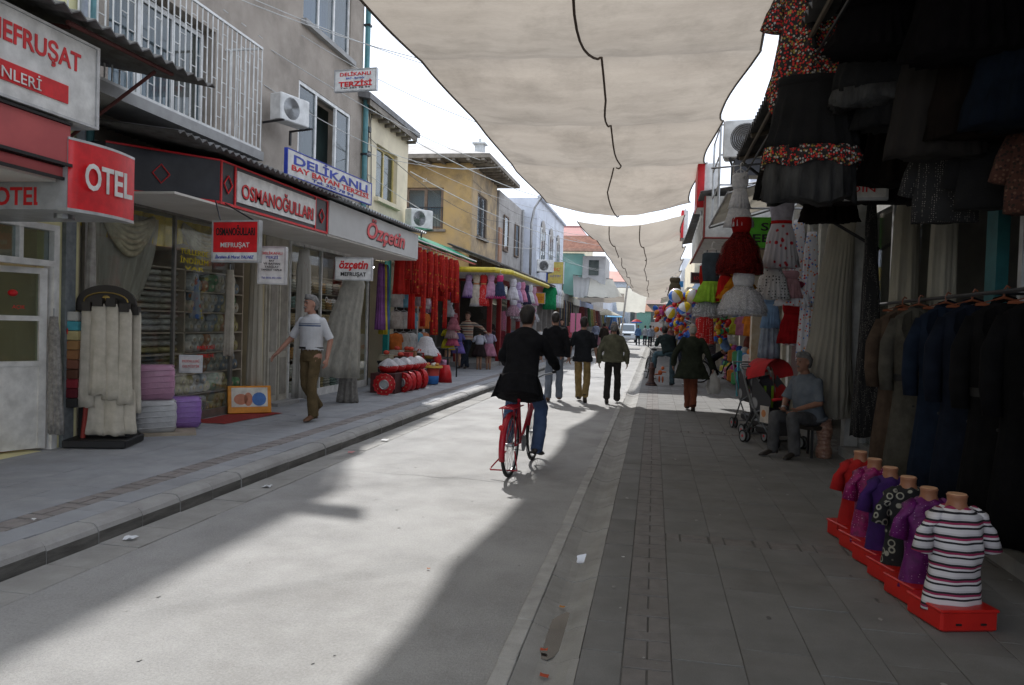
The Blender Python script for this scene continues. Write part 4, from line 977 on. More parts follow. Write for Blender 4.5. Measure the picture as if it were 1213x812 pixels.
cable((F, 10.8, 5.1), (-5.0, 21, 5.9), .4, lab='slack cable crossing the open window of the grey building')
cable((F, 14.8, 5.4), (-5.2, 27, 5.2), .5, CABD, lab='dark slack cable from the teal drainpipe to the ochre corner')
cable((F, 17.9, 5.2), (-2.8, 31, 4.9), .3, r=.012, lab='thick pale cable from the cream building corner to the second cloth')
cable((F, 18.0, 6.0), (-3.0, 30, 6.3), .3, r=.012, lab='pale cable from the cream eave towards the lamp arm')
cable((F, 15, 4.6), (-4.6, 30, 4.6), .5, lab='low pale cable passing below the ochre building window')
cable((F, 24.3, 5.0), (-2.6, 46, 4.9), .4, lab='pale cable from the ochre corner to the turquoise house')
cable((-4.9, 30, 5.2), (-3.0, 50, 5.2), .5, lab='cable from the lamp post towards the far roofs')
cable((F, 9.2, 5.95), (-3.3, 8.4, 6.2), .05, r=.005, lab='thin cable crossing the top of the grey wall')
m = MB(); RN2 = random.Random(4)
for k in range(3):
    y = 14.95 + k * .12; m.tube([(F + .03, y + RN2.uniform(-.08, .08), 6.0 - i * .3) for i in range(9)], .011, 5)
for z in (4.95, 5.45): m.box(F, F + .06, 15.0, 15.12, z, z + .1)
o = m.build('wire_bundle', CABD, loc=(F, 15, 4)); tag(o, 'tangled black wires running down the cream wall beside the drainpipe', 'wires')

# more loose cables, some dark, strung between the buildings
for i, (p, q, sg, dk) in enumerate([((F, 7.3, 5.6), (-3.25, 9.9, 5.1), .12, 0), ((F, 12.0, 6.3), (-3.15, 13.0, 5.05), .1, 0), ((F, 14.9, 5.0), (-3.15, 16.3, 5.0), .18, 0), ((F, 17.8, 4.5), (-5.1, 24.5, 4.3), .25, 1), ((F, 18.0, 5.5), (-2.7, 23, 4.9), .2, 0), ((-5.9, 28, 5.8), (-2.3, 27, 4.75), .2, 0), ((-5.3, 34, 6.4), (-2.1, 30, 4.7), .25, 0), ((F, 24.3, 6.2), (-5.3, 34, 6.3), .3, 1), ((-5.3, 36, 5.5), (-4.4, 47, 5.3), .3, 0), ((-5.3, 34, 5.0), (-3.1, 47, 5.2), .35, 1)]):
    cable(p, q, sg, CABD if dk else CAB, .006, ['thin cable from the balcony to the big cloth edge', 'cable from the upper window to the big cloth edge', 'tie cable from the cream wall to the big cloth', 'dark cable low across the gap to the ochre corner', 'tie cable to the front corner of the second cloth', 'tie cable from the ochre eave to the second cloth', 'tie cable from the white blue building to the second cloth', 'dark cable along the ochre and grey walls', 'pale cable to the turquoise house roof', 'dark cable to the white side of the turquoise house'][i])
# ================= overhead cloths =================
CAN = mat('canopy_cloth', (.35, .308, .258), (.30, .262, .218), sc=2.2, st=(.35, 1.3, 1), rough=.95, bump=.3, bsc=8, dirt=.4, trans=.55, spec=.05, grain=.08, gsc=40.)
HEM = plain((.12, .1, .08), .8, key='dark_hem')
ROPE = mat('seam_rope', (.07, .05, .04), (.12, .09, .07), sc=30, rough=.95)
def hcloth(name, lab, cables, xl, xr, zf, sag, m_, seams=(), group='street awning cloths', cross=False):
    """cloth slung over cross cables; cables = list of y; zf(y,u)->z at the cables"""
    t = thing(name, lab, 'street canopy', (sum((xl(cables[0]), xr(cables[0]))) / 2, (cables[0] + cables[-1]) / 2, zf(cables[0], .5)), 0, group)
    nseg = 10; nu = 40; ys = []
    for a, b in zip(cables, cables[1:]): ys += [(a + (b - a) * k / nseg, k / nseg) for k in range(nseg)]
    ys.append((cables[-1], 0.))
    def P(u, j, off=0):
        y, k = ys[j]; e = 4 * k * (1 - k); l, r = xl(y), xr(y); sc = .16 * e
        l += sc; r -= sc
        x = l + (r - l) * u
        z = zf(y, u) - sag * e ** .8 * (.55 + .45 * math.sin(math.pi * u)) - .02 * abs(math.sin(u * 17 + y)) * (.4 + e) + .03 * noise.noise(V((x * .9, y * .7, 0)))
        return V((x, y, z + off))
    m = MB(); m.grid(lambda u, v: P(u, min(len(ys) - 1, round(v * (len(ys) - 1)))), nu, len(ys) - 1); m.build('cloth', m_, t, smooth=True)
    for u in (0, 1):
        m = MB(); m.tube([P(u, j) for j in range(len(ys))], .016, 5); m.build('hem', HEM, t)
    m = MB(); m.tube([P(i / 30, len(ys) - 1) for i in range(31)], .012, 5); m.build('hem', HEM, t)
    if cross:
        for j in range(nseg, len(ys) - 1, nseg): m = MB(); m.tube([P(i / 24, j, -.02) for i in range(25)], .018, 5); m.build('cross_cable', HEM, t)
    for sx in seams:
        ins = lambda j: .64 * ys[j][1] * (1 - ys[j][1])
        m = MB(); m.tube([P(max(.02, min(.98, (sx(ys[j][0]) + .03 * math.sin(ys[j][0] * 2.1) - xl(ys[j][0]) - ins(j)) / (xr(ys[j][0]) - xl(ys[j][0]) - 2 * ins(j)))), j, -.03) for j in range(len(ys))], .015, 6); m.build('seam_rope', ROPE, t)
    return t
def lerp(x, pts):
    for (a, b), (c, d) in zip(pts, pts[1:]):
        if x <= c: return b + (d - b) * max(0, (x - a)) / (c - a)
    return pts[-1][1]
big = hcloth('big_canopy', 'largest beige canopy cloth overhead nearest the camera with a dark wavy seam', [-7, -3.5, 0.2, 3.6, 6.8, 9.7, 12.9, 16.2, 18.9],
    lambda y: lerp(y, [(-7, -3.2), (7, -3.2), (12, -3.1), (16.5, -3.15), (18.9, -2.75)]), lambda y: lerp(y, [(-7, 1.25), (9, 1.2), (12, 1.0), (16.2, .95), (18.9, .75)]),
    lambda y, u: 5.0 - (.38 * max(0, (y - 16.2) / 2.7) ** 1.3) - .3 * max(0, (y - 16.2) / 2.7) * math.sin(math.pi * u), .3, CAN,
    seams=[lambda y: lerp(y, [(-7, -.8), (7.6, -.89), (8.5, -.86), (10.7, -.76), (12.7, -.88), (14.8, -.72), (17, -1.1), (18.9, -.98)])])
CAN2 = mat('second_canopy_cloth', (.37, .33, .28), (.31, .275, .235), sc=.7, rough=.95, bump=.3, bsc=8, dirt=.25, trans=.55, spec=.05)
hcloth('second_canopy', 'second beige canopy cloth beyond the gap with several dark seam lines', [22.5, 26, 30, 35, 41, 50], lambda y: lerp(y, [(22.5, -2.35), (26, -2.1), (33, -2.0), (50, -1.8)]), lambda y: lerp(y, [(22.5, .75), (28, 1.05), (50, 1.5)]),
    lambda y, u: 4.75 + .2 * (u - .5) - .22 * math.sin(math.pi * u) - .012 * (y - 22), .42, CAN2, cross=True, seams=[lambda y: -.45 + .06 * math.sin(y * .5), lambda y: -1.4])
hcloth('third_canopy', 'third beige canopy cloth low behind the second one', [52, 57, 63], lambda y: -1.9, lambda y: .9, lambda y, u: 4.55 - .3 * math.sin(math.pi * u), .3, CAN2, seams=[lambda y: -.5])
CANW = mat('white_tarp_cloth', (.72, .7, .62), (.62, .6, .53), sc=.6, rough=.9, bump=.2, bsc=10, dirt=.15, trans=.4, spec=.1)
def tarp(lab, a, b, c, d, sag, m_=CANW, group='white tarps over the stalls'):
    a, b, c, d = map(V, (a, b, c, d)); m = MB()
    m.grid(lambda u, v: (a.lerp(b, u)).lerp(d.lerp(c, u), v) - V((0, 0, sag * 4 * u * (1 - u) * .6 + sag * 4 * v * (1 - v) * .5 + .03 * math.sin(u * 20))), 16, 12)
    t = thing('tarp', lab, 'tarp', tuple(a), 0, group); m.build('sheet', m_, t, smooth=True)
    e = MB(); e.tube([a, b], .02, 5); e.build('edge_pole', HEM, t); return t
tarp('grey white tarp sloping over the left stalls before the turquoise house', (-4.95, 46, 4.6), (-3.9, 46, 4.5), (-3.75, 42.5, 3.2), (-4.5, 42.5, 3.15), .1, mat('grey_tarp_cloth', (.45, .45, .44), (.38, .38, .37), sc=.8, rough=.9, trans=.35))
tarp('cream white tarp sagging beside the grey one over the left stalls', (-3.88, 46, 4.5), (-2.6, 47, 4.45), (-1.9, 45.5, 3.35), (-3.73, 42.5, 3.2), .12)
tp = tarp('bright upright white tarp held by a leaning pole above the van', (-3.7, 70, 5.1), (-.7, 70, 5.2), (-.9, 70.4, 2.9), (-3.4, 70.4, 3.0), .1)
MB().tube([(-3.0, 69.8, .1), (-2.5, 69.9, 5.6)], .09, 7).build('leaning_pole', plain((.45, .42, .38), .8, key='grey_pole'), tp)
tarp('long pale tarp covering stalls on the left farther than the van', (-6.5, 74, 3.3), (-6.5, 98, 3.3), (-3.8, 98, 2.8), (-3.8, 74, 2.8), .1)

# ================= garments =================
def gprof(m, prof, n=40, pl=0, amp=0., seed=0, flat=.35, hem=0., cz=(0, 0), top_open=False):
    """prof = [(z, half width, x shift)] -> pleated flattened tube"""
    r = random.Random(seed); ph = r.uniform(0, 6); rings = []
    z0, z1 = prof[0][0], prof[-1][0]
    for q in prof:
        z, hw = q[0], q[1]; sx = q[2] if len(q) > 2 else 0; f = (z0 - z) / max(1e-4, (z0 - z1)); k = amp * f
        ring = []
        for j in range(n):
            t = 2 * math.pi * j / n; q_ = pl * t + ph + .6 * math.sin(f * 4 + t); p = 1 + k * ((1.2 - 2.2 * abs(math.sin(q_ / 2 if pl % 2 == 0 else q_))) * (.75 + .4 * math.sin(3 * t + ph)) + .3 * math.sin(round(pl * 2.3) * t + ph * 2)) + .04 * f * noise.noise(V((math.cos(t) * 2, math.sin(t) * 2, f * 3 + ph)))
            d = flat * hw if not isinstance(flat, tuple) else flat[0] + (flat[1] - flat[0]) * f
            ring.append(V((sx + hw * math.cos(t) * (.6 + .4 * p), cz[0] + d * math.sin(t) * p * (1 + .6 * k), z + hem * f * math.sin(t * 5 + ph) * .5)))
        rings.append(ring)
    rings = rings[::-1]
    m.loft(rings); return m
def interp(prof, k=4):
    o = []
    for a, b in zip(prof, prof[1:]):
        for i in range(k):
            t = i / k; s = t * t * (3 - 2 * t); o.append(tuple(p + (q - p) * (t if j == 0 else s) for j, (p, q) in enumerate(zip(a, b))))
    return o + [prof[-1]]
HANG = plain((.75, .75, .75), .4, key='hanger_plastic'); HANGD = plain((.25, .08, .04), .4, key='hanger_wood'); HANGK = plain((.05, .05, .05), .4, key='hanger_black')
def hanger(t, w_, z=-.02, mm=None, s=1.):
    m = MB(); m.tube([(0, 0, z - .02), (0, 0, z + .03), (.015, 0, z + .06), (.035, 0, z + .045)], .004 * s + .001, 5)
    m.tube([(0, 0, z - .02), (w_, 0, z - .07), (-w_, 0, z - .07), (0, 0, z - .02)], .006 * s, 5); m.build('hanger', mm or HANG, t, world=False)
def dress(lab, loc, rz=0., top=(.7, .7, .7), skirt=None, L=.7, bw=.12, wst=.3, sw=.25, pl=9, amp=.26, sleeve=0, frills=0, hem=None, sash=None, straps=True, group=None, name='dress', cat='dress', seed=None, flat=.45, hm=None, zt=-.08):
    t = thing(name, lab, cat, loc, rz, group); seed = seed if seed is not None else int(abs(loc[0] * 97 + loc[1] * 31 + loc[2] * 17)) % 999
    tm = top if isinstance(top, bpy.types.Material) else cloth(top); sm = skirt if isinstance(skirt, bpy.types.Material) else (cloth(skirt) if skirt else tm)
    hanger(t, bw * .9, -.0, hm)
    zb = zt - L * wst
    m = MB(); gprof(m, interp([(zt, bw * .78), (zt - .02, bw * .95), ((zt + zb) / 2, bw), (zb + .01, bw * .8)], 2), 24, 5, .03, seed, .42); m.build('bodice', tm, t, True, world=False)
    fr = max(1, frills); z0 = zb + .012; zl = zt - L
    if frills:
        for k in range(fr):
            za = z0 - (z0 - zl) * k / fr; zc = z0 - (z0 - zl) * (k + 1) / fr - .02; wa = bw * .8 + (sw - bw * .8) * k / fr; wb = bw * .8 + (sw - bw * .8) * (k + 1) / fr
            m = MB(); gprof(m, interp([(za, wa * .9), ((za + zc) / 2, (wa + wb) / 2), (zc, wb * 1.02)], 2), 60, pl + k * 2, amp * 1.3, seed + k, flat, .01)
            m.build('frill', sm if (hem is None or k % 2 == 0) else (hem if isinstance(hem, bpy.types.Material) else cloth(hem)), t, True, world=False)
    else:
        m = MB(); gprof(m, interp([(z0, bw * .8), (z0 - (z0 - zl) * .35, bw * .8 + (sw - bw * .8) * .55), (zl, sw)], 3), 64, pl, amp, seed, flat, .015); m.build('skirt', sm, t, True, world=False)
        if sm.name.endswith('tulle'):
            for q in (1, 2, 3):
                m = MB(); gprof(m, interp([(z0, bw * .82), (z0 - (z0 - zl) * .35, bw * .8 + (sw - bw * .8) * (.5 + .07 * q)), (zl + .03 * q - .04, sw * (.98 + .02 * q))], 3), 110, pl * 2 + 5 * q, amp * .9, seed + q, flat * (1 + .06 * q), .03)
                m.v = [(x + RN.uniform(-.006, .006), y + RN.uniform(-.006, .006), z + RN.uniform(-.008, .008)) for x, y, z in m.v]; m.build('tulle_layer', tulle_of(sm), t, True, world=False)
        if hem is not None:
            hh = hem if isinstance(hem, bpy.types.Material) else cloth(hem)
            m = MB(); gprof(m, [(zl + L * .09, sw * .97), (zl - .015, sw * 1.06)], 64, pl, amp * 1.1, seed, flat, .015); m.build('hem_band', hh, t, True, world=False)
    if sleeve:
        for s in (-1, 1):
            m = MB(); p0 = V((s * bw * .75, 0, zt - .03)); p1 = p0 + V((s * sleeve * .75, 0, -sleeve * .7))
            m.loft([m.ring(p0, p1 - p0, .045, 10, .035), m.ring(p0.lerp(p1, .6), p1 - p0, .06, 10, .04), m.ring(p1, p1 - p0, .05, 10, .035)]); m.build('sleeve', tm, t, True, world=False)
    elif straps:
        for s in (-1, 1):
            m = MB(); m.tube([(s * bw * .5, .0, zt - .01), (s * bw * .45, 0, -.05), (s * bw * .5, .03, zt - .01)], .008, 5); m.build('strap', tm, t, world=False)
    if sash is not None:
        m = MB(); gprof(m, [(zb + .03, bw * .85), (zb - .01, bw * .86)], 24, 3, .02, seed, .45); m.build('sash', cloth(sash), t, True, world=False)
    return t
def top_(lab, loc, rz=0., c=(.7, .7, .7), L=.5, bw=.2, sl=.2, group=None, name='shirt', cat='shirt', amp=.05, hm=None, spread=.75):
    t = thing(name, lab, cat, loc, rz, group); m_ = c if isinstance(c, bpy.types.Material) else cloth(c); hanger(t, bw * .8, 0, hm)
    m = MB(); gprof(m, interp([(-.06, bw * .3), (-.09, bw * .85), (-.2, bw), (-.06 - L, bw * 1.05)], 3), 40, 6, amp, int(loc[1] * 91) % 77, .35, .01); m.build('body', m_, t, True, world=False)
    for s in (-1, 1):
        m = MB(); p0 = V((s * bw * .8, 0, -.12)); p1 = p0 + V((s * sl * (1 - spread) * 1.2, 0, -sl)); m.loft([m.ring(p0 + V((-s * .02, 0, .02)), p1 - p0, .055, 10, .04), m.ring(p0.lerp(p1, .5), p1 - p0, .06, 10, .035), m.ring(p1, p1 - p0, .05, 10, .03)]); m.build('sleeve', m_, t, True, world=False)
    return t
def coat(lab, loc, rz, c, L=1.35, bw=.23, group='long coats on the right hand rail', belt=False, tagc=None, key=None, lapel=None):
    t = thing('long_coat', lab, 'coat', loc, rz, group); m_ = c if isinstance(c, bpy.types.Material) else cloth(c); hanger(t, bw * .8, .02, HANGD, 1.6)
    sd = int(loc[1] * 77)
    m = MB(); gprof(m, interp([(-.04, .06), (-.07, bw * .6), (-.12, bw * .9), (-.4, bw * .92), (-.65, bw * .82), (-L, bw * 1.15)], 4), 56, 7, .07, sd, (.1, .13), .01); m.build('body', m_, t, True, world=False)
    for s in (-1, 1):
        m = MB(); pts = [V((s * bw * .78, 0, -.13)), V((s * (bw + .02), -.01, -.35)), V((s * (bw + .03), -.03, -.6)), V((s * (bw + .01), -.05, -.78))]
        m.loft([m.ring(p, (0, 0, -1), r, 12, r * .8) for p, r in zip(pts, (.06, .075, .065, .058))]); m.build('sleeve', m_, t, True, world=False)
        m = MB(); m.prism([(s * .01, -.115, -.5), (s * .03, -.09, -.06), (s * .09, -.09, -.1), (s * .1, -.11, -.22)], (0, -.02, 0)); m.build('lapel', lapel or m_, t, world=False)
    m = MB(); m.tube([(-.055, -.03, -.06), (-.05, .05, -.02), (0, .07, 0), (.05, .05, -.02), (.055, -.03, -.06)], .028, 8); m.build('collar', m_, t, True, world=False)
    for k in range(4):
        m = MB(); m.ell((.02, -.128, -.42 - k * .16), (.012, .006, .012), 8, 5); m.build('button', BLK, t, world=False)
    if belt:
        m = MB(); gprof(m, [(-.63, bw * .87), (-.69, bw * .87)], 40, 3, .01, sd, (.118, .118)); m.build('belt', BLK, t, world=False)
        m = MB(); m.box(-.04, .04, -.15, -.12, -.7, -.62); m.build('buckle', STEEL, t, world=False)
    if tagc: m = MB(); m.box(.03, .08, -.15, -.147, -.4, -.3); m.box(.04, .06, -.149, -.146, -.5, -.41); m.build('price_tag', plain(tagc, .5), t, world=False)
    return t
def strip(lab, x, y, zt, zb, w_, m_, rz=0., name='hanging_cloth', cat='cloth', folds=5, pull=.3, group=None, thick=.5, xs=0.):
    """gathered length of cloth hanging as a narrow pleated bundle"""
    t = thing(name, lab, cat, (x, y, zt), rz, group); L = zt - zb
    m = MB(); gprof(m, interp([(0, w_ * .35), (-L * .15, w_ * .5, xs * .1), (-L * .5, w_ * (.5 + pull * .3), xs * .5), (-L, w_ * (.5 + pull), xs)], 4) if xs else interp([(0, w_ * .35), (-L * .15, w_ * .5), (-L * .5, w_ * (.5 + pull * .3)), (-L, w_ * (.5 + pull))], 4), 72, folds, .3, int(abs(x * 13 + y * 7)) % 97, thick, .02)
    m.build('cloth', m_ if isinstance(m_, bpy.types.Material) else cloth(m_), t, True, world=False); m = MB(); m.tube([(0, 0, .08), (0, 0, -.02)], .008, 5); m.build('hook', STEEL, t, world=False); return t
def tulle_of(m_):
    k = m_.name + '_net'
    if k in _MC: return _MC[k]
    c = m_.copy(); c.name = k; _MC[k] = c; b = c.node_tree.nodes['Principled BSDF']; N = c.node_tree.nodes; L = c.node_tree.links
    T = N.new('ShaderNodeTexCoord'); n_ = N.new('ShaderNodeTexNoise'); n_.inputs['Scale'].default_value = 45; n_.inputs['Detail'].default_value = 6; n_.inputs['Roughness'].default_value = .8
    L.new(T.outputs['Object'], n_.inputs['Vector']); r = N.new('ShaderNodeMapRange'); r.inputs['From Min'].default_value = .4; r.inputs['From Max'].default_value = .6; r.inputs['To Max'].default_value = .6; L.new(n_.outputs['Fac'], r.inputs['Value'])
    tr = N.new('ShaderNodeBsdfTransparent'); ms = N.new('ShaderNodeMixShader'); L.new(r.outputs['Result'], ms.inputs[0]); L.new(tr.outputs[0], ms.inputs[1])
    o = N['Material Output']; src = o.inputs['Surface'].links[0].from_socket; L.new(src, ms.inputs[2]); L.new(ms.outputs[0], o.inputs['Surface']); return c
LACEW = mat('white_tulle', (.8, .8, .82), (.6, .6, .64), sc=30, rough=.95, trans=.3, bump=.6, bsc=120)
REDT = mat('dark_red_tulle', (.22, .01, .008), (.12, .006, .006), sc=20, rough=.95, trans=.2, bump=1, bsc=120)
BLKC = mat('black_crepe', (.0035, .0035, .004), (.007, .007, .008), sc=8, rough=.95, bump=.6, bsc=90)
FLOW = mat('red_floral_chiffon', (.02, .018, .018), sc=5, rough=.9, pat='flower', cols=[(.5, .02, .02), (.45, .43, .4), (.55, .04, .03), (.3, .22, .05), (.04, .03, .03)], psc=58, w=.5, bump=.4)
FLOW2 = mat('dark_floral_chiffon', (.02, .02, .025), sc=5, rough=.9, pat='flower', cols=[(.35, .16, .05), (.1, .04, .12), (.02, .02, .02), (.3, .2, .14)], psc=34, w=.4, bump=.4)
DOTW = mat('black_dot_white', (.6, .6, .6), rough=.9, pat='dots', cols=[(.02, .02, .02)], psc=26, w=.28)
SPECK = mat('speckled_black', (.02, .02, .022), rough=.95, pat='dots', cols=[(.3, .28, .26)], psc=70, w=.2, bump=.4)
REDDOT = mat('red_white_dot', (.5, .02, .02), rough=.9, pat='dots', cols=[(.7, .7, .7)], psc=30, w=.22)
KIDS = mat('kids_print', (.65, .65, .68), rough=.9, pat='flower', cols=[(.6, .05, .05), (.1, .25, .6), (.7, .7, .7), (.7, .3, .1)], psc=26, w=.35)

tarp('tan slack awning stretching across behind the white tarp pole', (-6.5, 58, 4.3), (-2.4, 60, 4.1), (-2.2, 56, 3.35), (-6.0, 54, 3.3), .15, CAN2)
tarp('low cream awning on the right beyond the far toy stand', (.4, 54, 3.6), (2.4, 54, 4.2), (2.4, 66, 4.2), (.4, 66, 3.6), .15)
tarp('farthest pale cloth hung across the street end', (-3.4, 86, 5.6), (1.6, 86, 5.8), (1.4, 92, 5.0), (-3.0, 92, 4.9), .3, CAN2)
# ================= right side =================
RX = 2.62
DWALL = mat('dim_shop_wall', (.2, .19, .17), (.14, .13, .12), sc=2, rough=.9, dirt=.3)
WPAN = plain((.6, .6, .57), .6, key='white_panel', dirt=.25)
ra = thing('near_clothes_shop', 'dark near right clothes shop front hung all over with garments', 'shop front', (RX, 6, .03))
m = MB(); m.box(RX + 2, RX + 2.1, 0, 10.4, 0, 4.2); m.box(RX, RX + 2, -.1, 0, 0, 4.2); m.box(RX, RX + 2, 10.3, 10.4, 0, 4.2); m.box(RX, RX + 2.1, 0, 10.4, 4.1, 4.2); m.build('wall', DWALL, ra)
m = MB(); m.box(RX - .02, RX + .12, 0, 10.3, 3.05, 3.5); m.build('lintel', WPAN, ra)
m = MB()
for y in (3.9, 6.1, 7.6, 9.2, 10.25): m.box(RX - .02, RX + .06, y, y + .06, .03, 3.05)
m.box(RX - .02, RX + .06, 0, 10.3, .03, .2); m.build('window_frame', ALU, ra)
MB().box(RX - .01, RX + .08, 6.55, 6.75, .2, 3.04).build('teal_post', plain((.03, .16, .18), .5, key='teal_post'), ra)
for a, b in ((3.96, 6.1), (7.66, 9.2), (9.26, 10.25)): MB().box(RX + .01, RX + .018, a, b, .2, 3.05).build('shop_window', GLS, ra)
MB().box(RX - .25, RX, 0, 10.3, .03, .14).build('step', KERB, ra)
ro = thing('black_corrugated_awning', 'black corrugated awning sloping above the hanging skirts on the right', 'awning', (1.8, 6, 3.8))
m = MB(); corrug(m, (.98, 2.2, 3.84), (1.75, 0, .4), (0, 8.2, 0), 0, .03, .13); m.build('sheet', mat('black_corrugated', (.035, .034, .034), (.07, .065, .06), sc=5, rough=.8), ro)
m = MB()
for y in (3.0, 5.0, 7.0, 9.0, 10.2): m.tube([(1.0, y, 3.78), (RX, y, 4.15)], .028)
for x, z in ((1.05, 3.74), (1.5, 3.84), (2.0, 3.95)): m.tube([(x, 2.3, z), (x, 10.35, z)], .02)
m.build('frame', plain((.1, .08, .06), .8, key='dark_timber'), ro)
m = MB(); m.tube([(1.05, 10.1, 3.7), (1.5, 9.9, 3.3), (RX, 9.8, 2.6)], .022); m.build('brace', DKMET, ro)
rail = thing('clothes_rail', 'steel rail carrying the long dark coats on the right', 'clothes rail', (2.35, 6.5, 1.95))
m = MB(); m.tube([(2.34, 3.2, 1.9), (2.34, 8.6, 1.9)], .016); 
for y in (3.3, 6.0, 8.5): m.tube([(2.34, y, 1.9), (RX, y, 1.9)], .012)
m.build('rail', DKMET, rail)
# rails overhead
m = MB()
for x, y0, y1, z in ((1.1, 3, 10.2, 3.62), (1.75, 3, 10.2, 3.62), (2.3, 3, 10.2, 3.62)): m.tube([(x, y0, z), (x, y1, z)], .012)
m.tube([(.85, 6.0, 4.0), (2.6, 6.0, 4.05)], .014); m.tube([(.95, 5.0, 3.7), (2.6, 5.0, 3.7)], .014); m.tube([(1.3, 4.3, 3.4), (2.6, 4.3, 3.4)], .014)
m.build('hanging_rail', DKMET, ra)
GO = 'dark clothes hung overhead on the right'
# floral blouse with pointed hem
t = thing('floral_tunic', 'red floral tunic with pointed hem and black ribbon hanging outermost at top right', 'tunic', (1.06, 6.0, 4.25), rad(-8), GO)
m = MB(); n = 56; rings = []
for z, hw in ((-.02, .09), (-.06, .2), (-.3, .2), (-.5, .22), (-.75, .26), (-.98, .3)):
    rings.append([V((hw * math.cos(a) * (1 + .03 * math.sin(9 * a)), .09 * math.sin(a) * (1 + .25 * math.sin(7 * a)), z + (.22 * abs(math.sin(1.5 * a + .4)) - .12 if z < -.9 else 0))) for a in (2 * math.pi * k / n for k in range(n))])
m.loft(rings[::-1]); m.build('body', FLOW, t, True, world=False)
for s in (-1, 1):
    m = MB(); m.loft([m.ring((s * .16, 0, -.09), (s, 0, -.9), .07, 12, .05), m.ring((s * .25, 0, -.3), (s * .3, 0, -.9), .07, 12, .05), m.ring((s * .27, 0, -.42), (s * .2, 0, -.9), .09, 12, .05)]); m.build('sleeve', FLOW, t, True, world=False)
m = MB(); m.tube([(-.14, -.09, -.12), (-.02, -.125, -.26), (0, -.13, -.33), (.03, -.125, -.6)], .016); m.tube([(.14, -.09, -.1), (.02, -.125, -.26)], .016); m.build('ribbon', BLKC, t, world=False)
hanger(t, .18, .02, HANGK)
def skirt(lab, loc, rz, mm, L, w0, w1, pl=14, amp=.1, band=None, lace=None, bandz=.12, group=GO, name='skirt'):
    t = thing(name, lab, 'skirt', loc, rz, group); sd = int(loc[0] * 100 + loc[1] * 10) % 91
    m = MB(); gprof(m, interp([(0, w0), (-.08, w0 * 1.02), (-L * .5, (w0 + w1) / 2), (-L, w1)], 4), 90, pl, amp, sd, .42, .03); m.build('skirt_body', mm, t, True, world=False)
    m = MB(); gprof(m, [(.02, w0 * 1.02), (-.04, w0 * 1.03)], 30, 3, .0, sd, .42); m.build('waistband', mm, t, True, world=False)
    if band: m = MB(); gprof(m, [(-L + .01, w1 * 1.02), (-L - bandz * .5, w1 * 1.06), (-L - bandz, w1 * 1.06)], 110, pl + 3, amp * 1.5, sd, .42, .05); m.build('ruffle_band', band, t, True, world=False)
    if lace: m = MB(); gprof(m, [(-L - bandz + .01, w1 * .98), (-L - bandz - .12, w1 * 1.0), (-L - bandz - .26, w1 * 1.0)], 120, pl + 6, amp * 1.8, sd + 2, .42, .05); m.build('lace_tier', lace, t, True, world=False)
    hanger(t, w0 * .9, .08, HANGK); return t
LACEK = mat('black_grey_lace', (.008, .008, .009), (.06, .06, .06), sc=7, rough=.95, bump=.8, bsc=60, st=(1, 1, .25))
skirt('wide black pleated skirt with red flowered ruffle and lace tier below the floral tunic', (1.08, 5.9, 3.42), rad(-5), BLKC, .5, .24, .32, band=FLOW, lace=LACEK)
skirt('black ruffled skirt with wiry white edging right of the floral tunic', (1.5, 5.6, 3.95), rad(-10), BLKC, .7, .2, .34, band=LACEK, bandz=.1)
dress('black dress with orange flowered centre panel high at the right', (1.62, 5.7, 4.2), rad(-12), top=FLOW2, skirt=BLKC, L=1.1, bw=.2, wst=.55, sw=.3, group=GO, name='black_dress', sleeve=.2, hm=HANGK)
skirt('plain black pleated skirt behind the small shop sign', (1.75, 5.4, 3.5), rad(-10), mat('brown_black_pleat', (.009, .007, .006), (.014, .011, .01), rough=.9), .75, .2, .3)
BLUEK = cloth((.006, .01, .018), 'navy_cloth'); BRNK = cloth((.01, .007, .006), 'brown_dark_cloth')
dress('long brown black dress between the flowered dress and the navy coat', (1.95, 5.2, 4.1), rad(-12), top=BRNK, L=1.2, bw=.2, sw=.3, group=GO, sleeve=.25, hm=HANGK)
dress('navy denim coat hanging highest in the top right corner', (2.1, 4.9, 4.15), rad(-15), top=BLUEK, L=1.25, bw=.24, sw=.36, wst=.5, group=GO, sleeve=.3, hm=HANGK, name='denim_coat', cat='coat')
dress('black tunic hanging in the extreme top right of the picture', (2.35, 4.6, 4.0), rad(-15), top=BLKC, L=1.2, bw=.24, sw=.36, group=GO, sleeve=.3, hm=HANGK, name='black_tunic', cat='tunic')
dress('dark spotted black dress inside the awning behind the floral tunic', (1.35, 6.6, 4.1), rad(-12), top=SPECK, skirt=BLKC, L=1.0, bw=.2, sw=.28, group=GO, hm=HANGK, name='spotted_dress')
LEO = mat('brown_leopard_print', (.06, .022, .015), rough=.9, pat='flower', cols=[(.02, .015, .01), (.12, .06, .04), (.02, .01, .01)], psc=48, w=.4)
YFL = mat('yellow_floral_print', (.5, .5, .42), rough=.9, pat='flower', cols=[(.6, .4, .03), (.15, .3, .12), (.5, .5, .45), (.5, .2, .05)], psc=18, w=.45)
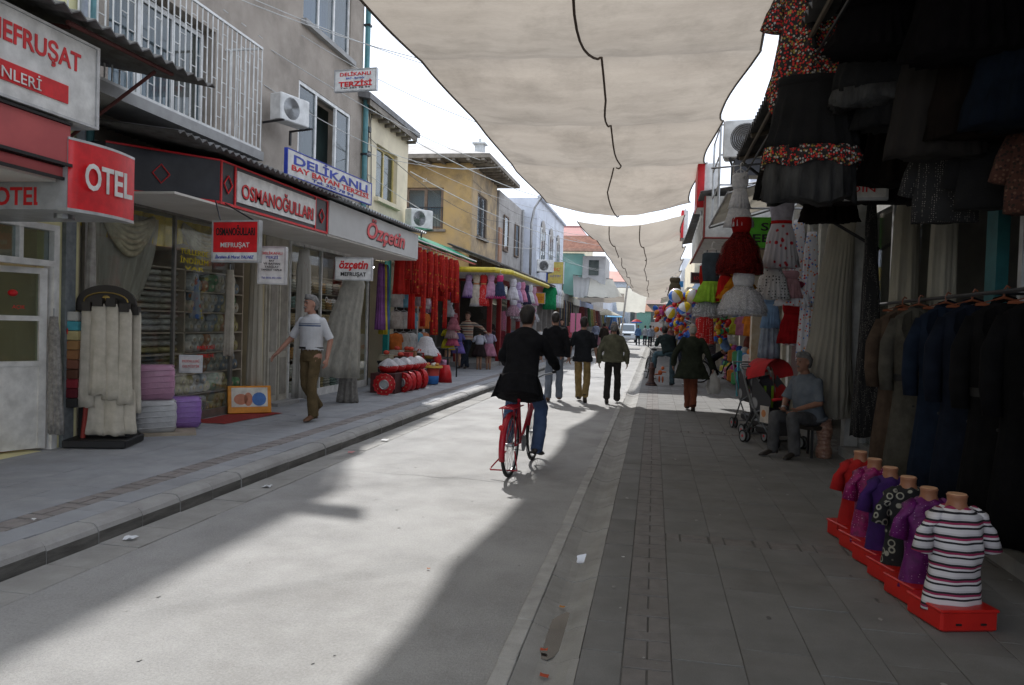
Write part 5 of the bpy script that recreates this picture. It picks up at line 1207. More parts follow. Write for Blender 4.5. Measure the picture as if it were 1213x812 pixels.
for i, (x, y, z, L_, w_, c) in enumerate([(1.3, 6.9, 4.2, 1.3, .34, (.006, .005, .006)), (1.7, 6.9, 4.2, 1.4, .36, (.012, .007, .008)), (2.1, 6.7, 4.25, 1.5, .38, (.005, .005, .006)), (2.45, 6.3, 4.25, 1.6, .36, (.006, .007, .012)), (1.25, 7.6, 4.15, 1.0, .3, (.01, .007, .006)), (1.7, 7.8, 4.15, 1.1, .34, (.006, .006, .006)), (2.15, 7.7, 4.2, 1.2, .36, (.01, .006, .006)), (1.35, 5.3, 4.3, .8, .3, (.005, .005, .005)), (1.75, 4.9, 4.3, 1.0, .34, (.007, .005, .005)), (1.3, 8.7, 4.1, 1.0, .28, (.008, .008, .008)), (1.85, 8.9, 4.1, 1.2, .3, (.008, .006, .006))]):
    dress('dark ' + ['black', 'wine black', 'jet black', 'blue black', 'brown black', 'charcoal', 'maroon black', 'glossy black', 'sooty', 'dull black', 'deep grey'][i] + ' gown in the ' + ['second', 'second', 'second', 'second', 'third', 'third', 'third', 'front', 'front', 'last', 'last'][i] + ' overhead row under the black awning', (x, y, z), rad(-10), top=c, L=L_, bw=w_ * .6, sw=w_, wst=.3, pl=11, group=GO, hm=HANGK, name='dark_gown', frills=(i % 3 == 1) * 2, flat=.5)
GL = 'row of tops hung lower over the shop window at right'
top_('black sequined top hanging left in the lower row above the coats', (1.95, 5.75, 2.98), rad(-15), SPECK, .55, .2, .3, GL)
top_('black fringed top second in the lower row above the coats', (2.12, 5.45, 2.98), rad(-15), BLKC, .5, .2, .3, GL)
top_('brown leopard print top in the lower row at right', (2.28, 5.1, 2.95), rad(-15), LEO, .55, .2, .3, GL)
top_('yellow and white flowered top at the right edge of the picture', (2.33, 4.75, 2.92), rad(-15), YFL, .55, .2, .25, GL)
strip('dark brown skirt bundle between the lower tops and the shop sign', 1.72, 6.1, 3.3, 2.7, .35, BRNK, group=GO)
# long coats
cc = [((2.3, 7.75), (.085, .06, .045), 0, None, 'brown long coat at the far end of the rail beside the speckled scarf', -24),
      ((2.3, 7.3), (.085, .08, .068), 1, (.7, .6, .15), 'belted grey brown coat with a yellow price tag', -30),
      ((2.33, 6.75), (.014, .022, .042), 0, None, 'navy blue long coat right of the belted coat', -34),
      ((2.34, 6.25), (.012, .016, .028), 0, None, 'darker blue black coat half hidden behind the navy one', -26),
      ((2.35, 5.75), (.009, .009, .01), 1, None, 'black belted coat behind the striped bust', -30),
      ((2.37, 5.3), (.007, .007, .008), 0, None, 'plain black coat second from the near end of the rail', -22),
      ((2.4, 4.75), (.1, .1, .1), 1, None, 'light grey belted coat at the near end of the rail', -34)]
for i, ((x, y), c, b, tg, lab, rz_) in enumerate(cc):
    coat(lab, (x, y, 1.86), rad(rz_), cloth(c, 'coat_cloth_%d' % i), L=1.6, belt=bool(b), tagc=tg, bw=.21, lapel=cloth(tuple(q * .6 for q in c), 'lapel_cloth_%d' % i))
strip('black and white speckled scarf twisted down a post left of the coats', 2.3, 8.95, 3.1, .45, .13, SPECK, name='speckled_scarf', cat='scarf', folds=4, pull=1.0, xs=.06)
NETC = mat('beige_net', (.46, .43, .36), (.32, .3, .25), sc=4, rough=.95, bump=.5, bsc=60, trans=.2, st=(1, 1, .3))
strip('long beige net curtain gathered at the top beside the seated man', 2.32, 10.35, 3.3, .5, .34, NETC, name='net_curtain', cat='curtain', folds=11, pull=.55, xs=-.16)
strip('cream net curtain gathered behind the coat hangers', 2.5, 8.4, 3.0, 1.2, .25, NETC, name='net_curtain', cat='curtain', folds=6, pull=.1)
strip('grey white curtain bundle hanging between teal post and coats', 2.5, 7.35, 3.0, 1.2, .22, NETC, name='net_curtain', cat='curtain', folds=6, pull=.1)
# packed quilts in the window
for k in range(4):
    c = [(.16, .1, .14), (.12, .1, .08), (.1, .09, .06), (.11, .1, .09)][k]
    m = MB(); m.obox((RX + .4, 9.15, .62 + k * .34), (.45, .7, .3), bev=.08); o = m.build('packed_quilt', mat('plastic_quilt_%d' % k, c, tuple(q * 1.6 for q in c), sc=6, rough=.18, spec=.7, bump=.6, bsc=12), loc=(RX + .4, 9.15, .62 + k * .34), smooth=False)
    tag(o, ['plastic wrapped quilt lowest in the pile behind the right window', 'dark glossy quilt second from the bottom behind the right window', 'olive glossy quilt third up behind the right window', 'mauve edged quilt topmost in the pile behind the right window'][k], 'quilt', 'packed quilts in the right window')
MB().box(RX + .1, RX + .7, 8.7, 9.6, .2, .45)
m = MB(); m.box(RX + .08, RX + .8, 8.6, 9.7, .15, .44); tag(m.build('display_plinth', DWALL, loc=(RX + .4, 9.1, .2)), 'low plinth carrying the packed quilts in the right window', 'plinth')
# rolled basket and sacks
m = MB(); rr = []
for i in range(24):
    z = .03 + i * .021; r = .085 + .006 * (i % 2) + .012 * math.sin(i * .5); rr.append([V((2.12 + r * math.cos(a), 9.95 + r * math.sin(a), z)) for a in (2 * math.pi * k / 16 for k in range(16))])
m.loft(rr); t = m.build('woven_roll', mat('copper_weave', (.2, .09, .06), (.32, .2, .15), sc=30, rough=.35, spec=.6), loc=(2.12, 9.95, .03)); tag(t, 'coppery ribbed upright roll standing beside the seated man', 'fabric roll')
# FIYE sign
hangsign('small_price_board', 'half hidden white board reading FİYE UŞAT DIN behind the black skirts', (1.62, 6.6, 2.93), rad(-5), .34, .5, SIGNW,
         [('FİYE', .0, .055, .24, BLU), ('UŞAT', -.09, .055, .24, BLU), ('DIN', -.18, .055, .18, REDL)])
s = MB().box(1.46, 1.78, 6.565, 6.57, 3.05, 3.17)
tag(s.build('sign_header', REDL, loc=(1.62, 6.57, 3.1)), 'dark red header strip across the half hidden white board', 'sign')
# bust mannequins on red boxes
SKIN_M = mat('mannequin_tan', (.32, .14, .08), (.27, .12, .065), sc=4, rough=.45)
RBOX = mat('red_plastic_box', (.55, .02, .015), (.45, .015, .012), sc=6, rough=.35, bump=.1)
STR = mat('striped_jersey', (.6, .6, .6), rough=.9, pat='stripe', cols=[(.6, .58, .6), (.6, .58, .6), (.02, .02, .025), (.62, .6, .62), (.3, .03, .09), (.02, .02, .025), (.5, .48, .5)], psc=13)
PURP = mat('purple_knit', (.14, .015, .16), (.09, .01, .11), sc=14, rough=.9, bump=.5)
MAG = mat('magenta_sequin', (.3, .01, .12), (.15, .008, .07), sc=30, rough=.4, bump=.6, pat='dots', cols=[(.7, .4, .55)], psc=55, w=.16)
PURS = mat('purple_sequin', (.15, .01, .14), (.09, .008, .09), sc=20, rough=.5, bump=.5, pat='dots', cols=[(.6, .4, .55)], psc=60, w=.12)
VIO = mat('dark_violet_knit', (.05, .012, .12), (.03, .01, .08), sc=14, rough=.9)
RING = mat('black_ring_print', (.015, .015, .017), rough=.85, pat='rings', cols=[(.3, .29, .24)], psc=17)
REDK = mat('red_cardigan', (.42, .012, .012), (.33, .01, .01), sc=14, rough=.9, bump=.4)
busts = [('striped', STR, None, 'nearest bust in a white, black and red striped T-shirt'), ('purple', PURS, None, 'bust in a purple sequined top, second from the camera'),
         ('rings', RING, PURP, 'bust in a black top with pale ring print'), ('violet', VIO, MAG, 'bust in a violet short sleeved top between ring print and magenta ones'),
         ('magenta', MAG, None, 'bust in a glittering magenta top, second from the far end'), ('red', REDK, BLKC, 'farthest bust in an open red cardigan over black')]
for i, (nm, mm, m2, lab) in enumerate(busts):
    y = 4.47 + i * .325; x = 1.62 - .012 * i + (.02 if i == 0 else 0); s = .96 if i == 0 else .9
    bx = thing('red_box', 'red plastic box under the ' + ['striped', 'purple sequined', 'ring printed', 'violet', 'magenta', 'red cardigan'][i] + ' bust', 'box', (x, y, .03), rad(16), 'red boxes under the busts')
    m = MB(); m.obox((0, 0, .06), (.32, .3, .115), bev=.012); m.build('body', RBOX, bx, world=False)
    m = MB(); m.obox((0, 0, .112), (.33, .31, .018), bev=.006); m.build('rim', RBOX, bx, world=False)
    for q in (-.08, .06): m = MB(); m.box(q, q + .03, -.156, -.15, .04, .05); m.build('slot', BLK, bx, world=False)
    b = thing('bust_mannequin', lab, 'mannequin', (x, y - .01, .155), rad(16), 'bust mannequins on red boxes')
    prof = [(.535, .055), (.52, .09), (.485, .145), (.42, .156), (.32, .147), (.19, .14), (.05, .165), (-.05, .178)]
    m = MB(); n = 48; rings = []; sd = random.Random(i)
    for z, hw in interp(prof, 3):
        rings.append([V((hw * s * math.cos(a) * (1 + .02 * math.sin(5 * a + z * 20 + i)), (.09 + .035 * math.exp(-((z - .3) / .1) ** 2) * (a > math.pi)) * s * math.sin(a) * min(1, hw / .1) * (1 + .06 * math.sin(7 * a + z * 22 + i) + .05 * math.sin(3 * a - z * 31)), z * s + .006 * math.sin(4 * a + i))) for a in (2 * math.pi * k / n for k in range(n))])
    m.loft(rings[::-1]); m.build('shirt', mm, b, True, world=False)
    for sg_ in (-1, 1):
        m = MB(); p = [V((sg_ * .1, 0, .5)), V((sg_ * .15, -.005, .465)), V((sg_ * .185, -.01, .385)), V((sg_ * .21, -.02, .28))]
        m.loft([m.ring(q * s, d, r * s, 14, r * .8 * s) for q, r, d in zip(p, (.045, .052, .05, .058), ((sg_, 0, -.2), (sg_, 0, -.6), (sg_ * .4, 0, -1), (sg_ * .2, 0, -1)))]); m.build('sleeve', mm, b, True, world=False)
    m = MB(); m.loft([m.ring((0, 0, z * s), (0, 0, 1), r * s, 16) for z, r in ((.47, .085), (.52, .062), (.555, .05), (.585, .052), (.595, .056), (.6, .05))]); m.build('neck', SKIN_M, b, True, world=False)
    m = MB(); m.cyl((0, 0, .599 * s), (0, 0, .604 * s), .049 * s, n=16); m.build('neck_cap', mat('neck_cap_wood', (.62, .36, .22), rough=.5), b, world=False)
    if m2:
        m = MB(); m.grid(lambda u, v: V(((u - .5) * .12, -.128 * s - .004 * math.sin(u * 9) + .03 * (abs(v - .5) ** 2) , .06 + .36 * v)), 6, 8); m.build('inner_panel', m2, b, True, world=False)
# ---- kids clothes shop ----
rk = thing('kids_clothes_shop', 'childrens clothes shop front with white posts behind the stroller', 'shop front', (RX, 13, .03))
m = MB(); m.box(RX + 2, RX + 2.1, 10.45, 16, 0, 4); m.box(RX, RX + 2, 15.9, 16, 0, 4); m.box(RX, RX + 2.1, 10.45, 16, 3.9, 4.0); m.build('wall', mat('pale_shop_wall', (.4, .4, .38), (.3, .3, .29), sc=2), rk)
m = MB()
for y in (10.45, 12.4, 13.3, 14.8): m.box(RX - .15, RX + .02, y, y + .2, .03, 3.4)
m.box(RX - .15, RX + .1, 10.66, 15.9, 3.41, 3.9); m.build('post', WPAN, rk)
MB().box(RX - .12, RX - .02, 13.55, 14.7, .03, 2.5).build('door', plain((.08, .02, .015), .5, key='dark_red_door'), rk)
MB().box(RX, RX + .01, 10.66, 12.38, .4, 3.4).build('shop_window', GLS, rk)
ka = thing('beige_awning', 'beige canvas awning on a metal frame above the green sign', 'awning', (1.8, 12.8, 3.7))
m = MB(); m.grid(lambda u, v: V((.95 + (RX - .95) * u, 11.0 + 3.8 * v, 3.5 + .55 * u + .03 * math.sin(v * 20) * (1 - u))), 10, 20); m.build('canvas', mat('beige_canvas', (.4, .36, .29), (.3, .27, .22), sc=2, trans=.3, dirt=.3), ka)
m = MB(); m.tube([(.95, 11.0, 3.5), (.95, 14.8, 3.5)], .018); m.tube([(.95, 11.0, 3.48), (RX, 11.0, 4.0)], .018); m.tube([(.95, 14.8, 3.48), (RX, 14.8, 4.0)], .018); m.tube([(1.0, 11.2, 3.3), (RX, 11.2, 3.3)], .014); m.tube([(1.0, 9.5, 3.42), (1.0, 11.2, 3.3)], .012); m.build('frame', STEEL, ka)
s, M_ = hangsign('green_sign', 'bright green sign with black letters SU EBE hanging under the beige awning', (1.62, 12.5, 3.12), 0, .66, .44, plain((.1, .45, .03), .5, key='bright_green'), [('SU', .09, .12, .3, BLK, dict(dx=.12, bold=.02)), ('EBE', -.09, .12, .42, BLK, dict(dx=.06, bold=.02))], frame=plain((.1, .45, .03), .5, key='bright_green'))
acunit('white air conditioner above the beige awning next to the big cloth edge', (1.35, 12.0, 4.45), rad(-100), s=1.0)
m = MB(); m.box(1.1, 1.5, 11.9, 12.2, 3.9, 4.15); m.tube([(1.35, 12, 4.1), (RX, 12, 4.1)], .03); tag(m.build('bracket_frame', DKMET, loc=(1.3, 12, 4)), 'metal shelf bracket holding the air conditioner over the beige awning', 'bracket')
m = MB(); m.box(2.7, 2.95, 12.2, 12.5, 4.0, 8.5); o = m.build('chimney_stack', mat('tan_pier', (.4, .3, .24), (.5, .45, .4), sc=1), loc=(2.8, 12.3, 4)); tag(o, 'slim tan and white pier rising behind the black awning edge', 'pier')
DG = 'party dresses hung in a column outside the kids shop'
dress('white lace dress topmost in the column of party dresses', (.96, 9.6, 3.55), rad(-5), top=LACEW, L=.62, bw=.1, sw=.17, frills=2, group=DG)
dress('dark red tulle dress under the white lace one', (.99, 9.55, 3.02), rad(-5), top=cloth((.28, .01, .01)), skirt=REDT, L=.68, bw=.12, sw=.27, pl=13, group=DG, amp=.1, flat=.7)
dress('orange ruffled top showing below the red tulle skirt', (1.02, 9.75, 2.42), 0, top=(.62, .24, .02), L=.36, bw=.14, sw=.26, frills=2, group=DG)
dress('white tutu dress lowest in the column of party dresses', (1.03, 9.45, 2.35), 0, top=LACEW, skirt=LACEW, L=.5, bw=.13, wst=.36, sw=.28, pl=15, amp=.06, group=DG, flat=.8)
dress('lime green tulle skirt dress with dark denim top left of the white tutu', (.68, 9.9, 2.62), 0, top=cloth((.06, .08, .1)), skirt=cloth((.28, .5, .05)), L=.62, bw=.12, wst=.6, sw=.2, pl=9, group=DG, flat=.7)
dress('small red dress peeping between lime skirt and white tutu', (.87, 9.8, 2.5), 0, top=(.5, .02, .02), L=.5, bw=.1, sw=.14, group=DG)
dress('white frilled skirt below the lime green one', (.68, 10.0, 2.12), 0, top=BLKC, skirt=LACEW, L=.3, bw=.1, wst=.3, sw=.2, pl=11, group=DG, flat=.7)
m = MB(); m.tube([(.62, 9.7, 3.56), (2.4, 9.9, 3.75)], .012, 5); m.tube([(.96, 9.6, 3.6), (1.0, 9.5, 2.0)], .006, 5); tag(m.build('dress_pole', STEEL, loc=(1, 9.6, 3.6)), 'thin pole and cord holding the column of party dresses', 'pole')
KG = 'kids clothes hung beside the green sign'
BOWP = mat('red_bow_print', (.5, .48, .52), rough=.9, pat='flower', cols=[(.45, .02, .03), (.5, .48, .52), (.5, .48, .52)], psc=16, w=.38)
dress('white dress with red bow pattern hanging right of the green sign', (1.55, 10.2, 3.42), rad(-10), top=(.45, .43, .5), skirt=BOWP, L=.95, bw=.15, sw=.22, wst=.4, group=KG, sleeve=.12, sash=(.5, .02, .02))
dress('white dress with large black dots under the red bow dress', (1.48, 10.3, 2.62), rad(-10), top=(.5, .5, .5), skirt=DOTW, L=.55, bw=.13, sw=.22, group=KG)
dress('pale pink small top hanging over the checked skirt', (1.71, 10.4, 2.45), rad(-10), top=(.5, .28, .3), L=.35, bw=.12, sw=.16, group=KG)
dress('red dungaree dress with white stars low behind the stroller', (1.81, 10.7, 2.05), rad(-10), top=(.35, .012, .016), skirt=cloth((.33, .012, .016)), L=.55, bw=.13, sw=.18, group=KG)
dress('light blue denim overalls left of the red dungarees', (1.55, 10.8, 2.15), rad(-10), top=(.2, .32, .5), L=.45, bw=.1, sw=.13, group=KG)
dress('plum checked skirt with white frill above the red dungarees', (1.78, 10.5, 2.32), rad(-10), top=(.2, .03, .06), skirt=KIDS, L=.32, bw=.13, sw=.23, group=KG)
strip('orange scarf hanging just right of the red bow dress', 1.64, 10.4, 3.2, 2.72, .1, (.6, .22, .03), name='orange_scarf', cat='scarf', group=KG)
for i, (x, y, zt, zb, c, lab) in enumerate([(1.88, 10.9, 3.1, 1.4, KIDS, 'striped kids print cloth dangling from the shop ceiling'), (2.0, 10.6, 2.9, 1.2, KIDS, 'second kids print cloth right beside the curtain'), (1.6, 11.2, 2.4, 1.2, (.3, .35, .42), 'grey blue towel behind the denim overalls')]):
    strip(lab, x, y, zt, zb, .18, c, group=KG)
# white boxed awning, red blade signs
wb = thing('white_box_awning', 'white boxed shop awning with dark red edge further along the right', 'awning', (1.7, 17.5, 3.6))
m = MB(); m.prism([(.9, 15.2, 3.35), (.9, 20.6, 3.3), (.9, 20.6, 3.9), (.9, 15.2, 4.15)], (1.8, 0, 0)); m.build('box', WPAN, wb)
m = MB(); m.tube([(.88, 15.18, 3.34), (.88, 20.62, 3.29)], .025); m.tube([(.88, 15.18, 3.34), (2.7, 15.18, 3.34)], .02); m.tube([(.88, 15.18, 3.34), (.88, 15.18, 4.15)], .02); m.build('edge', plain((.25, .04, .03), .6, key='maroon_edge'), wb)
m = MB(); corrug(m, (.78, 15.0, 4.2), (1.95, 0, .35), (0, 9.2, 0), 0, .02, .2); m.build('roof_sheet', CORR, wb)
for i in range(9): MB().box(.885, .899, 15.3 + i * .58, 15.32 + i * .58, 3.4, 3.9).build('panel_seam', ALU, wb)
def blade(lab, x, y, z0, z1, w_=.25):
    t = thing('blade_sign', lab, 'sign', (x, y, z0), 0, 'red blade signs on the right'); m = MB(); m.box(x, x + w_, y, y + .9, z0, z1); m.build('panel', SIGNW, t)
    m = MB(); m.box(x - .02, x - .001, y - .02, y + .92, z0, z1); m.box(x - .02, x + w_ * .3, y - .03, y - .001, z0, z1); m.build('red_face', REDL, t); m = MB(); m.tube([(x + .1, y + .4, z0 - .1), (x + .1, y + .4, z1 + .1)], .02); m.build('rod', STEEL, t)
blade('nearer tall red edged blade sign just under the big cloth corner', .78, 16.0, 4.05, 4.95, .4)
blade('farther thin red blade sign between the two cloths', .72, 24.0, 4.35, 5.2, .18)
m = MB(); 
for y in (13.2, 14.6): m.tube([(.98, y, 3.6), (.98, y, 5.0)], .02)
for z in (4.0, 4.5, 5.0): m.tube([(.98, 13.2, z), (.98, 14.6, z)], .015); m.tube([(.98, 13.2, z), (1.6, 13.2, z)], .015)
tag(m.build('metal_frame', STEEL, loc=(1, 13.9, 4)), 'open metal sign frame between the air conditioner and red blade sign', 'frame')
# right hand shops to the distance
rsh = [(16.05, 20.6, 'bright toy and dress shop front under the white boxed awning'), (20.7, 26, 'toy shop front behind the balloon cluster'), (26, 33, 'shop front past the balloon cluster'), (33, 42, 'right hand shop front beside the far toy stand'), (42, 56, 'dim right hand shop row past the far toy stand'), (56, 80, 'distant right hand shop row'), (80, 112, 'farthest right hand shop row')]
for i, (a, b, lab) in enumerate(rsh):
    t = thing('shop_front', lab, 'shop front', (RX, (a + b) / 2, .03), 0, 'right hand shop fronts down the street')
    xo = RX if i < 3 else RX - .4 - .25 * (i - 2)
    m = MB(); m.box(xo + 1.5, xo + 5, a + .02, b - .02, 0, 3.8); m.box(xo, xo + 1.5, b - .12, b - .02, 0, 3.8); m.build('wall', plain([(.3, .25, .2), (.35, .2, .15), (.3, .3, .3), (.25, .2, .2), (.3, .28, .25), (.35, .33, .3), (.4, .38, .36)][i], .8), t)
    for k in range(4): y = a + .1 + k * (b - a - .5) / 3; MB().box(xo - .05, xo + .2, y, y + .25, .03, 3.2).build('pier', plain((.5, .46, .38), .8, key='beige_pier', dirt=.3), t)
    MB().box(xo - .05, xo + 5, a + .03, b - .03, 3.21, 3.8).build('fascia', plain([(.5, .48, .45), (.35, .2, .18), (.4, .35, .28), (.2, .3, .45), (.45, .4, .3), (.4, .4, .42), (.5, .45, .4)][i], .6), t)
    if i >= 1:
        m = MB(); m.grid(lambda u, v: V((xo - 1.4 + 1.4 * u, a + (b - a - .3) * v, 2.75 + .5 * u)), 4, 10); m.build('canvas_awning', plain([(0, 0, 0), (.35, .3, .22), (.3, .26, .2), (.05, .25, .5), (.4, .36, .28), (.5, .47, .4), (.5, .47, .4)][i], .9, trans=.2, key='awn_%d' % i), t)
    if i >= 2: MB().box(xo + .3, xo + 6, a, b, 3.81, 5.0 + (i % 3) * .8).build('upper_wall', [GREYR, CREAM, WHR][i % 3], t)
hangsign('dark_led_sign', 'small dark signboard with red letters above the balloon cluster', (1.2, 20.4, 2.9), 0, .6, .26, plain((.06, .02, .02), .4, key='dark_red_board'), [('LOKANTA', 0, .08, .45, REDL)])
s = MB(); s.box(.5, .9, 26, 26.1, 2.95, 3.15); tag(s.build('blue_light_box', plain((.05, .25, .55), .5), loc=(.7, 26, 3)), 'small blue box sign hanging under the second cloth at right', 'sign')
# column and dark posts by the blue shirted man
m = MB(); m.box(2.05, 2.35, 16.9, 17.2, .03, 3.3); o = m.build('stone_column', mat('patched_stone', (.5, .47, .4), (.42, .33, .22), sc=5, dirt=.3), loc=(2.2, 17, .03)); tag(o, 'patched beige stone column below the white tutu dress', 'column')
m = MB(); m.box(1.95, 2.04, 18.4, 18.6, .03, 1.1); tag(m.build('teal_panel', plain((.03, .3, .35), .5, key='teal_panel'), loc=(2, 18.5, .03)), 'short teal panel left of the stone column foot', 'panel')
# hung goods along the right side in the middle distance
rngd = random.Random(5)
col8 = [((.55, .03, .03), 'red'), ((.6, .2, .03), 'orange'), ((.6, .6, .6), 'white'), ((.55, .2, .3), 'pink'), ((.1, .25, .5), 'blue'), ((.5, .45, .05), 'yellow'), ((.1, .4, .15), 'green')]
dress('long red spangled dress hanging left of the lime skirt', (1.04, 16.5, 3.0), 0, top=cloth((.4, .02, .015)), skirt=REDDOT, L=1.65, bw=.15, sw=.2, group='goods hung outside the right middle shops')
dress('brown tunic hanging high above the balloon cluster', (.52, 21.5, 3.05), 0, top=(.1, .08, .05), L=.5, bw=.15, sw=.19, group='goods hung outside the right middle shops')
for i in range(9):
    c, nm = col8[(i * 3) % 7]; x = 1.35 + i * .11; 
    strip(f'{nm} ribbon toy hanging {["first","second","third","fourth","fifth","sixth","seventh","eighth","ninth"][i]} from left under the white tutu', x, 15.6, 2.42, 2.42 - rngd.uniform(.25, .5), .09, c, name='hanging_toy', cat='toy', group='small toys strung below the white boxed awning')
for i in range(6):
    c, nm = col8[i]; top_(f'{nm} kids shirt hanging at the {["first","second","third","fourth","fifth","sixth"][i]} post place inside the right toy shop', (2.3, 18 + i * .9, 2.5 - (i % 2) * .5), rad(-20), c, .5, .2, .15, 'kids shirts in the toy shop')
# ================= people =================
def skinm(c=(.36, .2, .14)): return mat('skin_%d' % int(c[0] * 100), c, tuple(q * .8 for q in c), sc=12, rough=.55, bump=.15, bsc=80)
HAIRK = mat('hair_black', (.012, .01, .009), (.03, .025, .022), sc=30, rough=.6, st=(1, 1, .3), bump=.6, bsc=120)
HAIRG = mat('hair_grey', (.22, .21, .2), (.1, .1, .1), sc=25, rough=.7, bump=.6, bsc=120)
HAIRW = mat('hair_white', (.45, .42, .38), (.3, .27, .24), sc=25, rough=.7, bump=.6, bsc=120)
HAIRB = mat('hair_brown', (.05, .03, .02), (.03, .02, .015), sc=25, rough=.7, bump=.6, bsc=120)
SHOE = mat('dark_shoe_leather', (.02, .018, .016), (.04, .03, .025), sc=8, rough=.45); SHOEB = mat('brown_shoe_leather', (.16, .08, .04), (.1, .05, .03), sc=8, rough=.5)
def joints(j):
    d = dict(pel=(0, 0, .93), che=(0, .0, 1.25), neck=(0, -.01, 1.46), head=(0, .03, 1.60), look=(0, 1, 0),
             sl=(-.168, -.01, 1.385), sr=(.168, -.01, 1.385), el=(-.24, -.03, 1.12), er=(.24, -.03, 1.12), wl=(-.25, .04, .88), wr=(.25, .04, .88),
             hl=(-.09, 0, .9), hr=(.09, 0, .9), kl=(-.1, .02, .49), kr=(.1, .02, .49), al=(-.1, -.02, .085), ar=(.1, -.02, .085), fl=(0, 1, 0), fr=(0, 1, 0), hdl=(0, .15, -1), hdr=(0, .15, -1))
    d.update(j); return {k: V(v) for k, v in d.items()}
def basis(d, fw=(0, 1, 0)):
    d = V(d).normalized(); f = V(fw); r = f.cross(d) * -1
    r = d.cross(f); r = (V((1, 0, 0)) if r.length < .05 else -r.normalized() * -1); f2 = r.cross(d) if False else d.cross(r)
    return r, f2
def er(c, right, fwd, hw, hd, n=22, sq=0.):
    return [c + right * (hw * math.cos(t) * (1 + sq * math.sin(t) ** 2)) + fwd * (hd * math.sin(t)) for t in (2 * math.pi * k / n for k in range(n))]
def hand(m, w, d, side, s=1., curl=.35, fwd=V((0, 1, 0))):
    """palm, five fingers; d = direction from the wrist, side = +1 right hand"""
    d = V(d).normalized(); f = (fwd - d * fwd.dot(d)); f = f.normalized() if f.length > .1 else V((0, 0, 1)); a = d.cross(f).normalized() * -side  # a points to palm side (inwards)
    p0, p1 = w, w + d * .085 * s
    m.loft([er(p0, f, a, .024 * s, .018 * s, 10), er(p0 + d * .03 * s, f, a, .034 * s, .017 * s, 10), er(p1, f, a, .038 * s, .014 * s, 10)])
    for k, (o, L) in enumerate(((.028, .07), (.01, .08), (-.009, .075), (-.027, .058))):
        b = p1 + f * o * s - d * .012; q = b + (d * math.cos(curl) + a * math.sin(curl)) * L * .55 * s; e = q + (d * math.cos(curl * 2.4) + a * math.sin(curl * 2.4)) * L * .55 * s
        m.tube([b, q, e], [.0098 * s, .0092 * s, .0075 * s], 7)
    b = p0 + d * .025 * s + f * .026 * s; q = b + (d * .6 + f * .6 + a * .3).normalized() * .04 * s; m.tube([b, q, q + (d * .9 + a * .3).normalized() * .03 * s], [.0125 * s, .011 * s, .009 * s], 7)
def headmesh(m, c, look, up, s=1., ears=True, nose=True):
    look = V(look).normalized(); up = V(up).normalized(); r = look.cross(up).normalized(); up = r.cross(look).normalized()
    P = lambda x, y, z: c + (r * x + look * y + up * z) * s
    rings = []
    for z, hw, f, b in ((-.115, .022, .072, -.02), (-.108, .036, .088, .0), (-.09, .05, .094, .02), (-.06, .062, .09, .05), (-.03, .068, .088, .072), (0, .073, .088, .085), (.03, .076, .09, .093), (.06, .074, .084, .092), (.09, .062, .066, .08), (.112, .04, .04, .052), (.12, .015, .015, .02)):
        rings.append([P(hw * math.cos(t), (f if math.sin(t) > 0 else b) * math.sin(t), z) for t in (2 * math.pi * k / 20 for k in range(20))])
    m.loft(rings)
    if nose:
        m.loft([er(P(0, .083, .02), r * s, look * s, .009, .01, 8), er(P(0, .096, -.015), r * s, look * s, .014, .016, 8), er(P(0, .09, -.03), r * s, look * s, .017, .014, 8)])
        m.ell(P(0, .086, -.058), (.02 * s, .012 * s, .008 * s), 8, 6); m.ell(P(0, .08, -.1), (.022 * s, .018 * s, .016 * s), 8, 6); m.ell(P(-.03, .078, .03), (.022 * s, .012 * s, .008 * s), 8, 6); m.ell(P(.03, .078, .03), (.022 * s, .012 * s, .008 * s), 8, 6)
    if ears:
        for q in (-1, 1): m.ell(P(q * .077, -.005, -.005), (.012 * s, .018 * s, .032 * s), 8, 6, MX(((r.x, look.x, up.x), (r.y, look.y, up.y), (r.z, look.z, up.z))))
    return P
def limb(m, pts, rs, n=14):
    for (a, b), (p, q) in zip(zip(pts, pts[1:]), zip(rs, rs[1:])): m.capsule(a, b, p, q, n)
